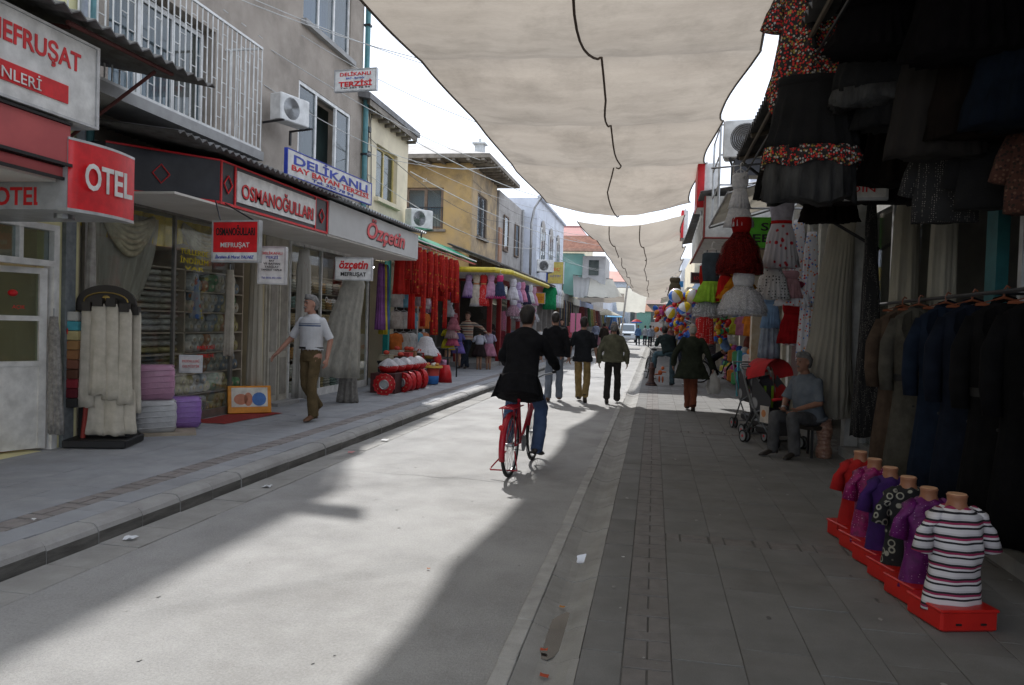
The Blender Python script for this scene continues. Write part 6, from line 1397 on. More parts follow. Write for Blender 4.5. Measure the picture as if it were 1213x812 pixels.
def person(lab, loc, rz, H=1.72, j={}, top=(.1, .1, .1), kind='jacket', pants=(.05, .05, .06), hair=HAIRK, hl=0., vox=.014, face=False, group=None, skin=(.36, .2, .14), shoe=SHOE, fat=1., hem=.0, flare=.0, wr=.011, bald=False, moustache=None, belt=False, skirt=None, scarf=None, hand_s=1., open_=False, back=0.):
    k = H / 1.72; J = joints(j)
    for q in J:
        if q not in ('look', 'fl', 'fr', 'hdl', 'hdr'): J[q] = J[q] * k
    t = thing('person', lab, 'person', loc, rz, group); sm = skinm(skin); fs = fat
    sd = int(abs(loc[0] * 131 + loc[1] * 57)) % 997
    spn = (J['neck'] - J['pel']).normalized(); rt_u = (J['sr'] - J['sl']).normalized(); rt_l = (J['hr'] - J['hl']).normalized()
    fu = spn.cross(rt_u).normalized(); fl_ = spn.cross(rt_l).normalized()
    def tors(m, g, z0=-.08, sl=True):
        C_ = []
        for (f, hw, hd) in ((z0, .165, .105), (.02, .168, .11), (.25, .15, .105), (.45, .152, .11), (.68, .172, .12), (.83, .176, .105), (.91, .15, .092), (.97, .1, .075), (1.03, .062, .062)):
            rt = rt_l.lerp(rt_u, max(0, min(1, f))).normalized(); c = J['pel'].lerp(J['che'], min(1, f / .6)) if f < .6 else J['che'].lerp(J['neck'], (f - .6) / .4)
            if f < 0: c = J['pel'] + spn * (f * .53 * k)
            fat_ = fs if f < .6 else 1 + (fs - 1) * .4
            C_.append(er(c + fu * (.02 * (fs - 1) * 8 * math.exp(-((f - .3) / .3) ** 2) * k), rt, spn.cross(rt).normalized(), (hw + g) * k * fat_, (hd + g) * k * fat_))
        m.loft(C_)
    # --- body: one continuous mesh
    m = MB(); tors(m, -.012)
    limb(m, [J['pel'] + spn * .38 * k, J['neck'], J['head'] - V((0, 0, .05 * k))], [.06 * k, .058 * k, .052 * k])
    up = (J['head'] - J['neck'] ); up = V((up.x * .4, up.y * .4, up.z)).normalized()
    P = headmesh(m, J['head'] + V((0, 0, .02 * k)), J['look'], up, k)
    for a, b, c, hd, sg_ in (('sl', 'el', 'wl', 'hdl', -1), ('sr', 'er', 'wr', 'hdr', 1)):
        limb(m, [J[a], J[b], J[c]], [.052 * k, .04 * k, .027 * k]); hand(m, J[c], J[hd], sg_, k * hand_s)
    for a, b, c in (('hl', 'kl', 'al'), ('hr', 'kr', 'ar')): limb(m, [J[a], J[b], J[c]], [.082 * k, .054 * k, .036 * k])
    remesh(m.build('body', sm, t, world=False), min(vox, .0085 if face else vox), sm=1 if face else 1)
    # --- trousers
    if not skirt:
        m = MB(); c = J['pel']
        m.loft([er(c + spn * q * k, rt_l, fl_, (a_) * k * fs, (b_) * k * fs) for q, a_, b_ in ((-.1, .12, .1), (-.03, .155, .108), (.04, .157, .108), (.13, .147, .102))])
        for a, b, c_ in (('hl', 'kl', 'al'), ('hr', 'kr', 'ar')):
            A, B, D = J[a], J[b], J[c_] + V((0, 0, .015)); m.capsule(A, B, .08 * k * (.5 + .5 * fs), .075 * k, 16); m.capsule(B, D, .075 * k, .07 * k, 16)
            m.cyl(D + (B - D).normalized() * .1, D - (B - D).normalized() * .03, .068 * k, .074 * k, 16)
        pm_ = pants if isinstance(pants, bpy.types.Material) else cloth(pants)
        remesh(m.build('trousers', pm_, t, world=False), vox, wr * 1.1, 9, sd)
    else:
        m = MB(); c = J['pel']; L = skirt[1]
        m.loft([er(c + V((0, 0, q * k)), rt_l, fl_, a_ * k, b_ * k, 30) for q, a_, b_ in ((-L, .26, .2), (-L * .5, .22, .17), (0, .18, .13), (.12, .15, .11))])
        remesh(m.build('long_skirt', cloth(skirt[0]), t, world=False), vox, wr * 1.5, 6, sd)
    # --- shoes
    for a, f in (('al', 'fl'), ('ar', 'fr')):
        m = MB(); d = J[f].normalized(); A = J[a]; u = V((0, 0, 1)); r = d.cross(u).normalized(); u2 = r.cross(d).normalized()
        q = [(-.07, .028, .035, -.03), (-.05, .036, .06, -.01), (.0, .04, .07, -.005), (.06, .042, .048, -.035), (.12, .046, .035, -.05), (.17, .038, .026, -.058), (.2, .015, .015, -.065)]
        m.loft([[A + (d * x + r * (hw * math.cos(tt)) + u2 * (z0 + hh * math.sin(tt) * (1 if math.sin(tt) > 0 else .35 * .07 / hh if hh > .03 else .5))) * k for tt in (2 * math.pi * i / 14 for i in range(14))] for x, hw, hh, z0 in q]); m.build('shoe', shoe, t, True, world=False)
    # --- upper garment
    tm = top if isinstance(top, bpy.types.Material) else cloth(top)
    g = {'jacket': .03, 'coat': .034, 'shirt': .02, 'tshirt': .02}[kind]
    m = MB(); tors(m, g, .13 if belt else -.08)
    if hem:
        C_ = []
        for f in (0, .33, .66, 1.):
            c = J['pel'] - V((0, 0, 1)) * (hem * f * k) + (fl_ * -back * f); C_.append(er(c, rt_l, fl_, (.2 + g * .6 + flare * f) * k * fs, (.142 + g * .6 + flare * .6 * f) * k * fs, 26))
        m.loft(C_[::-1])
    ra_ = {'jacket': (.066, .06, .048), 'coat': (.07, .064, .054), 'shirt': (.058, .05, .04), 'tshirt': (.06, .056, .05)}[kind]
    for a, b, c in (('sl', 'el', 'wl'), ('sr', 'er', 'wr')):
        if kind == 'tshirt':
            e = J[a].lerp(J[b], .78); m.capsule(J[a], e, ra_[0] * k, ra_[1] * k, 14); m.cyl(J[a].lerp(e, .5), e + (e - J[a]).normalized() * .05, ra_[1] * k, ra_[1] * 1.08 * k, 14)
        else: limb(m, [J[a], J[b], J[c] + (J[b] - J[c]).normalized() * .02], [q * k for q in ra_]); m.cyl(J[b].lerp(J[c], .6), J[c] + (J[c] - J[b]).normalized() * .015, ra_[2] * k, ra_[2] * 1.02 * k, 14)
    remesh(m.build({'jacket': 'jacket', 'coat': 'coat', 'shirt': 'shirt', 'tshirt': 'shirt'}[kind], tm, t, world=False), vox, wr * (1.3 if kind in ('coat', 'jacket') else 1), 8, sd + 3)
    # collar
    m = MB(); nb = J['neck'] - spn * .015 * k; m.loft([er(nb, rt_u, fu, .075 * k, .078 * k, 18), er(nb + spn * .045 * k, rt_u, fu, .064 * k, .066 * k, 18), er(nb + spn * .045 * k, rt_u, fu, .056 * k, .058 * k, 18), er(nb, rt_u, fu, .06 * k, .06 * k, 18)]); m.build('collar', tm, t, True, world=False)
    if belt: m = MB(); m.loft([er(J['pel'] + spn * q * k, rt_l, fl_, .178 * k * fs, .13 * k * fs, 24) for q in (.07, .1)]); m.build('belt', BLK, t, True, world=False)
    # --- hair
    lk = J['look'].normalized(); r = lk.cross(up).normalized(); u2 = r.cross(lk).normalized(); hc = J['head'] + V((0, 0, .02 * k))
    PH = lambda x, y, z: hc + (r * x + lk * y + u2 * z) * k
    m = MB(); rings = []
    N_ = 24; RH = random.Random(sd)
    for z, hw, b in ((-.075 - hl, .05, .078), (-.04 - hl * .4, .068, .094), (0, .079, .1), (.035, .083, .104), (.07, .08, .1), (.1, .066, .088), (.125, .045, .06), (.137, .015, .02)):
        ring = []
        for i in range(N_):
            tt = 2 * math.pi * i / N_; sn = math.sin(tt); fy = (.094 if z > .055 else .094 * max(-.2, (z - .0) / .055 * .6)) if sn > 0 else b
            if bald and z > .06: hw2, b2, fy = hw * .86, b * .86, fy * .8
            else: hw2, b2 = hw, b
            x = hw2 * math.cos(tt); y = (fy if sn > 0 else b2) * sn - (0 if z > .05 else .02)
            w_ = 1 + RH.uniform(-.025, .025); ring.append(PH(x * w_, y * w_, z))
        rings.append(ring)
    m.loft(rings); m.build('hair', hair if not scarf else cloth(scarf), t, True, world=False, ).name
    if face:
        for q in (-1, 1):
            m = MB(); m.ell(P(q * .03, .082, .012), (.011 * k, .008 * k, .006 * k), 8, 6); m.build('eye', plain((.05, .04, .035), .2, key='eye_dark'), t, True, world=False)
            m = MB(); m.tube([P(q * .014, .092, .034), P(q * .032, .091, .04), P(q * .05, .08, .033)], .0045 * k, 5); m.build('eyebrow', hair, t, world=False)
        m = MB(); m.tube([P(-.022, .09, -.062), P(0, .097, -.06), P(.022, .09, -.062)], .004 * k, 5); m.build('mouth', plain((.22, .07, .06), .5, key='lips'), t, world=False)
        if moustache: m = MB(); m.tube([P(-.03, .088, -.052), P(-.012, .1, -.043), P(.012, .1, -.043), P(.03, .088, -.052)], [.004, .009, .009, .004], 6); m.build('moustache', moustache, t, world=False)
    return t, J
JW = dict(kl=(-.1, .17, .52), al=(-.1, .24, .09), kr=(.1, .02, .5), ar=(.1, -.24, .16), fr=(0, .75, -.65), wl=(-.27, -.06, .9), el=(-.25, -.1, 1.13), wr=(.27, .16, .92), er=(.25, .02, 1.12))
JW2 = dict(kr=(.1, .13, .51), ar=(.1, .16, .09), kl=(-.1, .0, .5), al=(-.1, -.2, .14), fl=(0, .85, -.5), wr=(.27, -.04, .9), er=(.25, -.08, 1.13), wl=(-.27, .12, .9), el=(-.25, .0, 1.12))
Z1 = .146; Z2 = .03
POLO = mat('pale_polo', (.55, .56, .58), (.48, .49, .51), sc=6, rough=.95, bump=.4, bsc=120)
pj = dict(JW); pj.update(kl=(-.09, .1, .5), al=(-.1, .05, .09), kr=(.1, -.03, .5), ar=(.11, -.32, .17), fr=(0, .8, -.6), wr=(.42, .2, .93), er=(.32, .02, 1.15), hdr=(.5, .5, -.7), wl=(-.27, .0, .88), el=(-.26, -.08, 1.13), look=(.35, .95, 0))
t, J = person('grey haired man in a pale polo shirt and brown trousers walking on the left pavement', (-4.62, 9.75, Z1), rad(168), 1.7, pj, top=POLO, kind='tshirt', pants=(.13, .095, .05), hair=HAIRG, face=True, moustache=HAIRG, vox=.0105, shoe=SHOEB, belt=True, fat=1.02, skin=(.4, .21, .15), wr=.006)
m = MB()
for z, h_, c in ((1.3, .02, 0), (1.335, .008, 0), (1.265, .008, 0)):
    m.loft([er(V((0, -.002, z + q)), V((1, 0, 0)), V((0, 1, 0)), .1935, .1365, 26) for q in (0, h_)])
m.build('chest_stripe', plain((.12, .16, .26), .9, key='stripe_blue'), t, True, world=False)
m = MB(); m.cyl((-.27, -.02, .80), (-.27, .0, .86), .005, n=6); m.build('cigarette', WHITE, t, world=False)
SWT = mat('striped_sweater', (.5, .4, .3), rough=.95, pat='stripe', cols=[(.55, .45, .34), (.32, .1, .07), (.55, .45, .34), (.1, .11, .14), (.5, .4, .3)], psc=6.5, bump=.4)
person('man in a striped sweater leaning with crossed legs in the dress shop doorway', (-5.55, 22.4, Z1), rad(165), 1.7, dict(kl=(-.02, .08, .5), al=(.12, .16, .085), kr=(.06, .0, .49), ar=(-.02, .02, .085), er=(.36, .05, 1.18), wr=(.2, .0, 1.02), el=(-.42, -.1, 1.28), wl=(-.55, -.15, 1.14), hdl=(-.6, 0, -.3)), top=SWT, kind='shirt', pants=(.04, .05, .07), hair=HAIRB, face=True, vox=.015, skin=(.42, .24, .17))
BJ = (.014, .014, .016)
# cyclist
bike_x, bike_y = -1.37, 8.15
cj = dict(pel=(0, -.2, 1.0), che=(0, -.06, 1.30), neck=(0, .02, 1.49), head=(.0, .08, 1.63), sl=(-.175, -.0, 1.4), sr=(.175, -.0, 1.4), el=(-.27, .08, 1.2), er=(.28, .08, 1.2), wl=(-.28, .36, 1.1), wr=(.28, .36, 1.1), hdl=(0, 1, -.1), hdr=(0, 1, -.1),
          hl=(-.09, -.18, .96), hr=(.09, -.18, .96), kl=(-.18, .2, .7), kr=(.16, .2, .66), al=(-.17, -.02, .3), ar=(.16, .0, .22), look=(.15, 1, 0), fl=(0, 1, -.1), fr=(.15, 1, -.1))
cy, J = person('man in a dark open jacket riding the red bicycle away down the road', (bike_x, bike_y, 0), rad(-4), 1.72, cj, top=BJ, kind='jacket', pants=mat('blue_jeans', (.04, .07, .15), (.07, .11, .2), sc=6, rough=.95, bump=.4, bsc=200), hair=HAIRK, vox=.0115, hem=.23, flare=.05, fat=1.02, wr=.012, back=.06)
m = MB(); m.grid(lambda u, v: V((-.19 - .09 * u * v, -.28 - .08 * v + .03 * math.sin(u * 7), 1.05 - .24 * v - .02 * u)), 6, 8); m.build('jacket_tail', cloth(BJ), cy, True, world=False)
m = MB(); m.grid(lambda u, v: V((.2 + .1 * u * v, -.26 - .05 * v + .03 * math.sin(u * 5), 1.05 - .26 * v)), 6, 8); m.build('jacket_tail', cloth(BJ), cy, True, world=False)
JEAN = mat('faded_grey_jeans', (.1, .12, .15), (.16, .18, .22), sc=5, rough=.95, bump=.4, bsc=200)
jw = dict(JW2); jw.update(hdr=(0, .1, -1))
person('tall man in black jacket and faded jeans walking on the road, left of three', (-1.98, 15.4, 0), rad(3), 1.8, dict(JW2, al=(-.1, -.1, .09), fl=(0, 1, -.1), kl=(-.1, .03, .5)), top=BJ, kind='jacket', pants=JEAN, hair=HAIRK, vox=.015, fat=1.05, hem=.04, shoe=SHOEB)
person('man in a black short sleeved shirt and khaki trousers walking in the middle of three', (-1.42, 15.6, 0), rad(-3), 1.72, JW, top=(.022, .024, .028), kind='tshirt', pants=(.28, .2, .09), hair=HAIRK, vox=.015, hem=.1)
person('older man in an olive bomber jacket and dark trousers, right of three on the road', (-.8, 15.6, 0), rad(0), 1.64, dict(JW2, el=(-.29, -.04, 1.12), er=(.29, -.02, 1.12), wl=(-.3, .04, .87), wr=(.3, .05, .87)), top=(.13, .13, .09), kind='jacket', pants=(.035, .033, .032), hair=HAIRG, vox=.015, fat=1.14, bald=True, hem=.03)
# old man in long green coat with a bag on the right pavement
om, J = person('white haired man in a long dark green coat and rust trousers carrying a white bag', (.72, 14.7, Z2), rad(0), 1.64, dict(JW, el=(-.32, -.05, 1.14), wl=(-.36, .02, .9), er=(.3, -.03, 1.13), wr=(.42, .06, .86), kl=(-.06, .1, .5), al=(-.05, .1, .085), kr=(.05, .03, .5), ar=(.05, -.16, .12), neck=(0, .04, 1.44), head=(0, .1, 1.57)), top=(.035, .042, .03), kind='coat', pants=mat('rust_corduroy', (.2, .06, .03), (.12, .035, .02), sc=14, rough=.95, st=(4, 1, .5)), hair=HAIRW, vox=.015, hem=.3, flare=.1, fat=1.12, bald=True, wr=.012)
b = thing('shopping_bag', 'white plastic bag hanging from the right hand of the man in the green coat', 'bag', (1.14, 14.78, .36)); m = MB()
gprof(m, interp([(.44, .02), (.36, .05), (.24, .12), (.1, .14), (0, .1)], 3), 30, 5, .12, 3, .75); m.build('sack', mat('thin_plastic', (.62, .62, .6), (.5, .5, .5), sc=8, rough=.35, trans=.3, bump=.8, bsc=20), b, True, world=False)
# man standing with one foot raised, blue shirt man etc
person('man in a dark green jacket leaning forward with one foot up on the bollard', (.42, 20.7, Z2), rad(12), 1.66, dict(pel=(0, -.1, .93), che=(-.05, .05, 1.2), neck=(-.08, .16, 1.38), head=(-.1, .26, 1.5), sl=(-.24, .1, 1.33), sr=(.12, .14, 1.34), el=(-.3, .3, 1.12), wl=(-.25, .42, 1.28), hdl=(.1, .2, 1), er=(.2, .3, 1.08), wr=(0, .42, 1.05), hl=(-.09, -.08, .9), hr=(.09, -.08, .9), kl=(-.34, .2, .86), al=(-.4, .1, .5), kr=(.08, -.04, .48), ar=(.08, -.1, .085)), top=(.02, .03, .03), kind='jacket', pants=(.06, .1, .12), vox=.017, fat=1.08)
person('man in a light blue short sleeved shirt sitting on the dark bicycle by the toys', (1.84, 22.3, Z2), rad(78), 1.7, dict(cj, kr=(.15, .22, .66), ar=(.14, .15, .25), pel=(0, -.22, .98), al=(-.12, .05, .3), kl=(-.14, .2, .7)), top=(.2, .35, .6), kind='tshirt', pants=(.015, .015, .02), vox=.017, skin=(.34, .18, .12))
# seated man by the stroller
sj = dict(pel=(0, 0, .5), che=(0, .05, .8), neck=(0, .1, 1.02), head=(.0, .15, 1.17), sl=(-.175, .08, .95), sr=(.175, .08, .95), el=(-.25, .12, .7), er=(.25, .16, .71), wl=(-.13, .36, .62), wr=(.1, .36, .6), hdl=(.3, .6, -.5), hdr=(-.6, .6, -.2),
          hl=(-.1, .02, .48), hr=(.1, .02, .48), kl=(-.14, .46, .52), kr=(.16, .44, .5), al=(-.12, .38, .085), ar=(.16, .46, .085), look=(.12, 1, -.08), fl=(-.1, 1, 0), fr=(.1, 1, 0))
SHB = mat('grey_blue_shirt', (.15, .17, .2), (.11, .13, .155), sc=7, rough=.95, bump=.4, bsc=120)
t, J = person('seated grey haired man in a grey blue shirt leaning on his knees beside the stroller', (1.95, 10.0, Z2), rad(128), 1.7, sj, top=SHB, kind='tshirt', pants=(.11, .11, .115), hair=HAIRG, face=True, moustache=HAIRG, vox=.0105, fat=1.18, skin=(.3, .15, .1), hem=.02)
m = MB(); m.loft([m.ring(J['wr'] - (J['wr'] - J['er']).normalized() * .03 + (J['wr'] - J['er']).normalized() * q, J['wr'] - J['er'], .034, 14) for q in (0, .025)]); m.build('wristwatch', STEEL, t, True, world=False)
st = thing('stool', 'low dark stool under the seated man', 'stool', (1.95, 10.0, Z2), rad(128)); m = MB(); m.obox((0, -.02, .37), (.36, .34, .05), bev=.012); m.build('seat', plain((.03, .025, .02), .7, key='stool_dark'), st, world=False)
for x in (-.14, .14):
    for y in (-.15, .1): m = MB(); m.cyl((x, y, 0), (x * .9, y * .9, .35), .018, n=6); m.build('leg', DKMET, st, world=False)
# distant people
far = [((-3.6, 30, Z1), 175, (.02, .02, .022), 'coat', 'woman in a long black coat and headscarf standing at the left shops', 1.62, ((.02, .02, .02), .7), (.03, .03, .03)),
       ((-2.95, 46, 0), 20, (.05, .04, .035), 'jacket', 'man in a dark brown jacket beside the olive jacket man, near the van', 1.7, None, None),
       ((-2.5, 50, 0), 170, (.02, .02, .025), 'jacket', 'man in black standing with the brown jacketed man by the van', 1.72, None, None),
       ((-1.3, 64, 0), 175, (.1, .2, .4), 'shirt', 'distant person in a blue top walking up the middle of the street', 1.7, None, None),
       ((-.75, 66, 0), 5, (.4, .42, .45), 'shirt', 'distant person in a pale top right of the blue one', 1.7, None, None),
       ((-.3, 62, 0), 5, (.35, .42, .55), 'shirt', 'distant person in a light blue shirt under the far toy stand', 1.72, None, None),
       ((-.1, 80, 0), 180, (.3, .3, .32), 'shirt', 'farthest tiny person in grey at the street end', 1.7, None, None),
       ((-4.4, 33.5, Z1), 150, (.4, .35, .3), 'shirt', 'woman in beige by the left stalls under the green clothes', 1.6, ((.15, .1, .1), .6), (.3, .25, .25)),
       ((-4.15, 38, Z1), 190, (.45, .1, .12), 'shirt', 'person in a red top among the left stalls', 1.6, None, None),
       ((-3.9, 42, Z1), 160, (.35, .35, .38), 'shirt', 'woman in grey with a white headscarf at the left stalls', 1.6, ((.2, .2, .25), .7), (.6, .6, .6)),
       ((2.3, 24.5, Z2), 140, (.4, .4, .4), 'shirt', 'person with a white headscarf in front of the toy shop', 1.6, ((.1, .12, .2), .7), (.6, .6, .6)),
       ((2.5, 21.2, Z2), 100, (.25, .08, .06), 'shirt', 'woman in a rust patterned dress at the toy shop door', 1.6, ((.35, .12, .05), .7), None),
       ((-3.9, 52, Z1), 200, (.25, .28, .4), 'shirt', 'person in a blue grey top in front of the white tarp stalls', 1.65, None, None),
       ((-3.6, 57, Z1), 10, (.3, .1, .1), 'shirt', 'person in maroon walking away past the white tarp stalls', 1.65, None, None),
       ((-3.2, 68, 0), 180, (.4, .38, .3), 'shirt', 'person in beige left of the far van', 1.7, None, None),
       ((1.2, 34, Z2), 15, (.3, .3, .35), 'shirt', 'person in grey on the right pavement beyond the balloons', 1.7, None, None),
       ((1.0, 47, Z2), 190, (.5, .2, .2), 'shirt', 'person in coral red near the far toy stand', 1.65, None, None),
       ((1.25, 27, Z2), 10, (.05, .05, .06), 'jacket', 'dark jacketed man partly hidden behind the balloon cluster', 1.72, None, None)]
for loc, rz, c, kd, lab, H, sk, sf in far:
    person(lab, loc, rad(rz), H, JW2 if not sk else {}, top=c, kind=kd, pants=(.04, .045, .06), vox=.022 if loc[1] < 40 else .03, wr=.006, skirt=sk, scarf=sf, hl=.06 if sf else 0, hem=.1)

# ================= bicycles =================
def wheel(t, y, R, mm_t, nsp=28):
    w_ = MB(); w_.tube([(0, y + (R - .018) * math.cos(a), R + (R - .018) * math.sin(a)) for a in (2 * math.pi * k / 40 for k in range(41))], .019, 8); o = w_.build('wheel', mm_t, t, True, world=False)
    w_ = MB(); w_.tube([(0, y + (R - .045) * math.cos(a), R + (R - .045) * math.sin(a)) for a in (2 * math.pi * k / 40 for k in range(41))], .011, 6); w_.build('rim', STEEL, o, True, world=False)
    w_ = MB()
    for k in range(nsp): a = 2 * math.pi * k / nsp; s = .03 * (1 if k % 2 else -1); w_.cyl((s, y + .02 * math.cos(a + .8), R + .02 * math.sin(a + .8)), (0, y + (R - .045) * math.cos(a), R + (R - .045) * math.sin(a)), .0016, n=4, cap=False)
    w_.build('spokes', STEEL, o, world=False); w_ = MB(); w_.cyl((-.045, y, R), (.045, y, R), .02, n=12); w_.build('hub', STEEL, o, world=False)
def bicycle(lab, loc, rz, col, rack=True, stand=True, name='bicycle', group='bicycles', lean=0.):
    t = thing(name, lab, 'bicycle', loc, rz, group); t.rotation_euler = (0, lean, rz); R = .325; rb, fb = -.53, .53
    TY = plain((.02, .02, .02), .8, key='tyre_rubber'); fm = plain(col, .3, key='bike_%d' % int(col[0] * 100)) if not isinstance(col, bpy.types.Material) else col
    wheel(t, rb, R, TY); wheel(t, fb, R, TY)
    bb = (0, -.08, .29); st_ = (0, -.23, .8); hd = (0, .36, .86); hb_ = (0, .4, .7)
    m = MB()
    for a, b, r in ((bb, st_, .016), (hd, hb_, .018), (st_, (0, .37, .83), .014), (bb, hb_, .017), ((.05, rb, R), (0, -.1, .29), .009), ((-.05, rb, R), (0, -.1, .29), .009), ((.05, rb, R), (0, -.22, .76), .008), ((-.05, rb, R), (0, -.22, .76), .008), ((.05, fb, R), (.045, .42, .68), .01), ((-.05, fb, R), (-.045, .42, .68), .01), ((-.05, .42, .68), (.05, .42, .68), .012)): m.cyl(a, b, r, n=8)
    m.build('frame', fm, t, True, world=False)
    for y, a0, a1 in ((rb, 10, 200), (fb, -5, 160)):
        m = MB(); n = 18; rings = []
        for i in range(n + 1):
            a = rad(a0 + (a1 - a0) * i / n); rr = R + .022; c = V((0, y + rr * math.cos(a), R + rr * math.sin(a))); o_ = V((0, math.cos(a), math.sin(a)))
            rings.append([c + V((x, 0, 0)) - o_ * (.018 * (x / .032) ** 2) for x in (-.032, -.016, 0, .016, .032)] + [c + V((x, 0, 0)) - o_ * (.018 * (x / .032) ** 2 + .003) for x in (.032, .016, 0, -.016, -.032)])
        m.loft(rings); m.build('mudguard', fm, t, True, world=False)
    m = MB(); m.cyl((0, -.23, .8), (0, -.24, .9), .012, n=8); m.build('seat_post', STEEL, t, world=False)
    m = MB(); m.loft([er(V((0, y, .93 + dz)), V((1, 0, 0)), V((0, 0, 1)), hw, hh, 12) for y, hw, hh, dz in ((-.38, .04, .02, 0), (-.35, .09, .035, 0), (-.28, .085, .035, 0), (-.18, .035, .025, 0), (-.1, .02, .018, 0), (-.08, .01, .01, 0))]); m.build('saddle', BLK, t, True, world=False)
    m = MB(); m.tube([(-.28, .22, 1.05), (-.27, .34, 1.04), (-.12, .4, 1.0), (0, .35, .93), (.12, .4, 1.0), (.27, .34, 1.04), (.28, .22, 1.05)], .011, 8); m.cyl((0, .35, .94), (0, .365, .86), .012, n=8); m.build('handlebar', STEEL, t, True, world=False)
    for x in (-.28, .28): m = MB(); m.cyl((x, .2, 1.05), (x, .3, 1.045), .016, n=8); m.build('grip', BLK, t, world=False)
    m = MB(); m.cyl((.03, -.08, .29), (.04, -.08, .29), .09, n=20); m.cyl((.05, -.08, .29), (.06, .05, .17), .008, n=6); m.cyl((-.05, -.08, .29), (-.06, .03, .24), .008, n=6); m.build('crank', STEEL, t, world=False)
    for x, y, z in ((.12, .06, .17), (-.12, .04, .24)): m = MB(); m.obox((x, y, z), (.09, .06, .02)); m.build('pedal', BLK, t, world=False)
    m = MB(); m.tube([(.035, -.08, .375), (.035, rb, R + .035), (.035, rb - .035, R), (.035, rb, R - .035), (.035, -.08, .205)], .004, 5); m.build('chain', DKMET, t, world=False)
    if rack:
        m = MB()
        for x in (-.06, -.02, .02, .06): m.cyl((x, -.3, .72), (x, -.72, .72), .005, n=5)
        m.tube([(-.075, -.3, .72), (-.075, -.72, .72), (.075, -.72, .72), (.075, -.3, .72)], .006, 5)
        for x in (-.06, .06): m.cyl((x, -.66, .72), (x * .9, rb, R), .005, n=5)
        for x in (-.04, 0, .04): m.box(x - .012, x + .012, -.7, -.34, .722, .73)
        m.build('rack', fm, t, world=False); m = MB(); m.ell((0, -.86 + R * .0 - .03, .55), (.03, .012, .03), 10, 6); m.build('reflector', REDL, t, world=False)
    if stand: m = MB(); m.tube([(-.17, rb - .12, .09), (-.17, rb - .1, .1), (-.04, rb, R - .06)], .008, 5); m.tube([(-.17, rb - .12, .085), (.12, rb - .15, .1), (.05, rb, R - .06)], .008, 5); m.build('stand', fm, t, world=False)
    return t
bicycle('red bicycle with mudguards and rear rack ridden by the dark jacketed man', (bike_x, bike_y, 0), rad(-4), (.42, .015, .03))
bicycle('black bicycle parked on its stand at the gutter beside the dark bollard', (-.12, 23.1, .0), rad(8), (.02, .02, .022), group='bicycles', lean=rad(6))
bicycle('dark bicycle under the man in the light blue shirt outside the toy shop', (1.84, 22.3, Z2), rad(78), (.03, .03, .035), group='bicycles')
bo = thing('bollard', 'short dark tapered iron bollard at the edge of the right pavement', 'bollard', (-.03, 20.5, Z2))
m = MB(); pr = [(0, .15), (.04, .15), (.06, .11), (.1, .1), (.14, .075), (.3, .065), (.42, .06), (.45, .08), (.48, .08), (.5, .055), (.58, .05), (.62, .02)]
m.loft([[V((r * math.cos(a), r * math.sin(a), z)) for a in (2 * math.pi * k / 18 for k in range(18))] for z, r in pr]); m.build('post', mat('bollard_iron', (.06, .03, .025), (.1, .05, .04), sc=8, rough=.6), bo, True, world=False)
m = MB(); m.loft([[V((.125 * math.cos(a), .125 * math.sin(a), z)) for a in (2 * math.pi * k / 18 for k in range(18))] for z in (.062, .085)]); m.build('ring', DKMET, bo, True, world=False)
m = MB()
for p, r in (((.2, 20.6, .38), (.06, .05, .07)), ((.26, 20.6, .5), (.045, .045, .05)), ((.12, 20.6, .33), (.07, .025, .02)), ((.3, 20.6, .4), (.06, .025, .02)), ((.18, 20.6, .2), (.025, .025, .09)), ((.27, 20.6, .2), (.025, .025, .09))): m.ell(p, r, 10, 7)
m.build('x', plain((.55, .12, .03), .5, key='orange_toy'), loc=(.2, 20.6, .1)).name = 'toy_animal'; tag(bpy.data.objects['toy_animal'], 'small orange inflatable animal toy beside the bollard', 'toy')

# ================= van =================
vn = thing('van', 'silver grey van facing the camera far down the street', 'van', (-2.6, 78, 0), rad(180)); SIL = mat('silver_paint', (.5, .54, .58), (.46, .5, .54), sc=2, rough=.28, metal=.5)
m = MB(); sec = [(2.15, .3, .62, .78), (2.1, .28, .95, .82), (1.75, .28, 1.12, .85), (1.1, .28, 1.72, .84), (.9, .28, 1.86, .82), (-2.1, .28, 1.88, .82), (-2.2, .3, 1.8, .8)]
m.loft([[V((-hw, y, z0)), V((hw, y, z0)), V((hw + .02, y, z0 + (z1 - z0) * .5)), V((hw - .08 * (z1 > 1.2), y, z1 - .05)), V((hw - .18, y, z1)), V((-hw + .18, y, z1)), V((-hw + .08 * (z1 > 1.2), y, z1 - .05)), V((-hw - .02, y, z0 + (z1 - z0) * .5))] for y, z0, z1, hw in sec][::-1]); m.build('body', SIL, vn, world=False)
m = MB(); m.add([(-.7, 1.69, 1.2), (.7, 1.69, 1.2), (.62, 1.12, 1.72), (-.62, 1.12, 1.72)], [(0, 1, 2, 3)]); m.v = [(x, y + .025, z + .02) for x, y, z in m.v]; m.build('windscreen', mat('car_glass', (.08, .11, .13), rough=.08, spec=.8), vn, world=False)
for x in (-.62, .62):
    m = MB(); m.ell((x, 2.1, .78), (.16, .06, .1), 12, 6); m.build('headlight', mat('lamp_lens', (.75, .78, .8), rough=.1), vn, True, world=False)
    m = MB(); m.ell((x * 1.5, 1.35, 1.25), (.08, .05, .1), 8, 6); m.build('mirror', BLK, vn, True, world=False)
m = MB(); m.box(-.35, .35, 2.14, 2.17, .7, .84); m.build('grille', BLK, vn, world=False); m = MB(); m.obox((0, 2.15, .45), (1.6, .14, .24), bev=.04); m.build('bumper', SIL, vn, world=False); m = MB(); m.box(-.26, .26, 2.225, 2.235, .4, .52); m.build('number_plate', WHITE, vn, world=False)
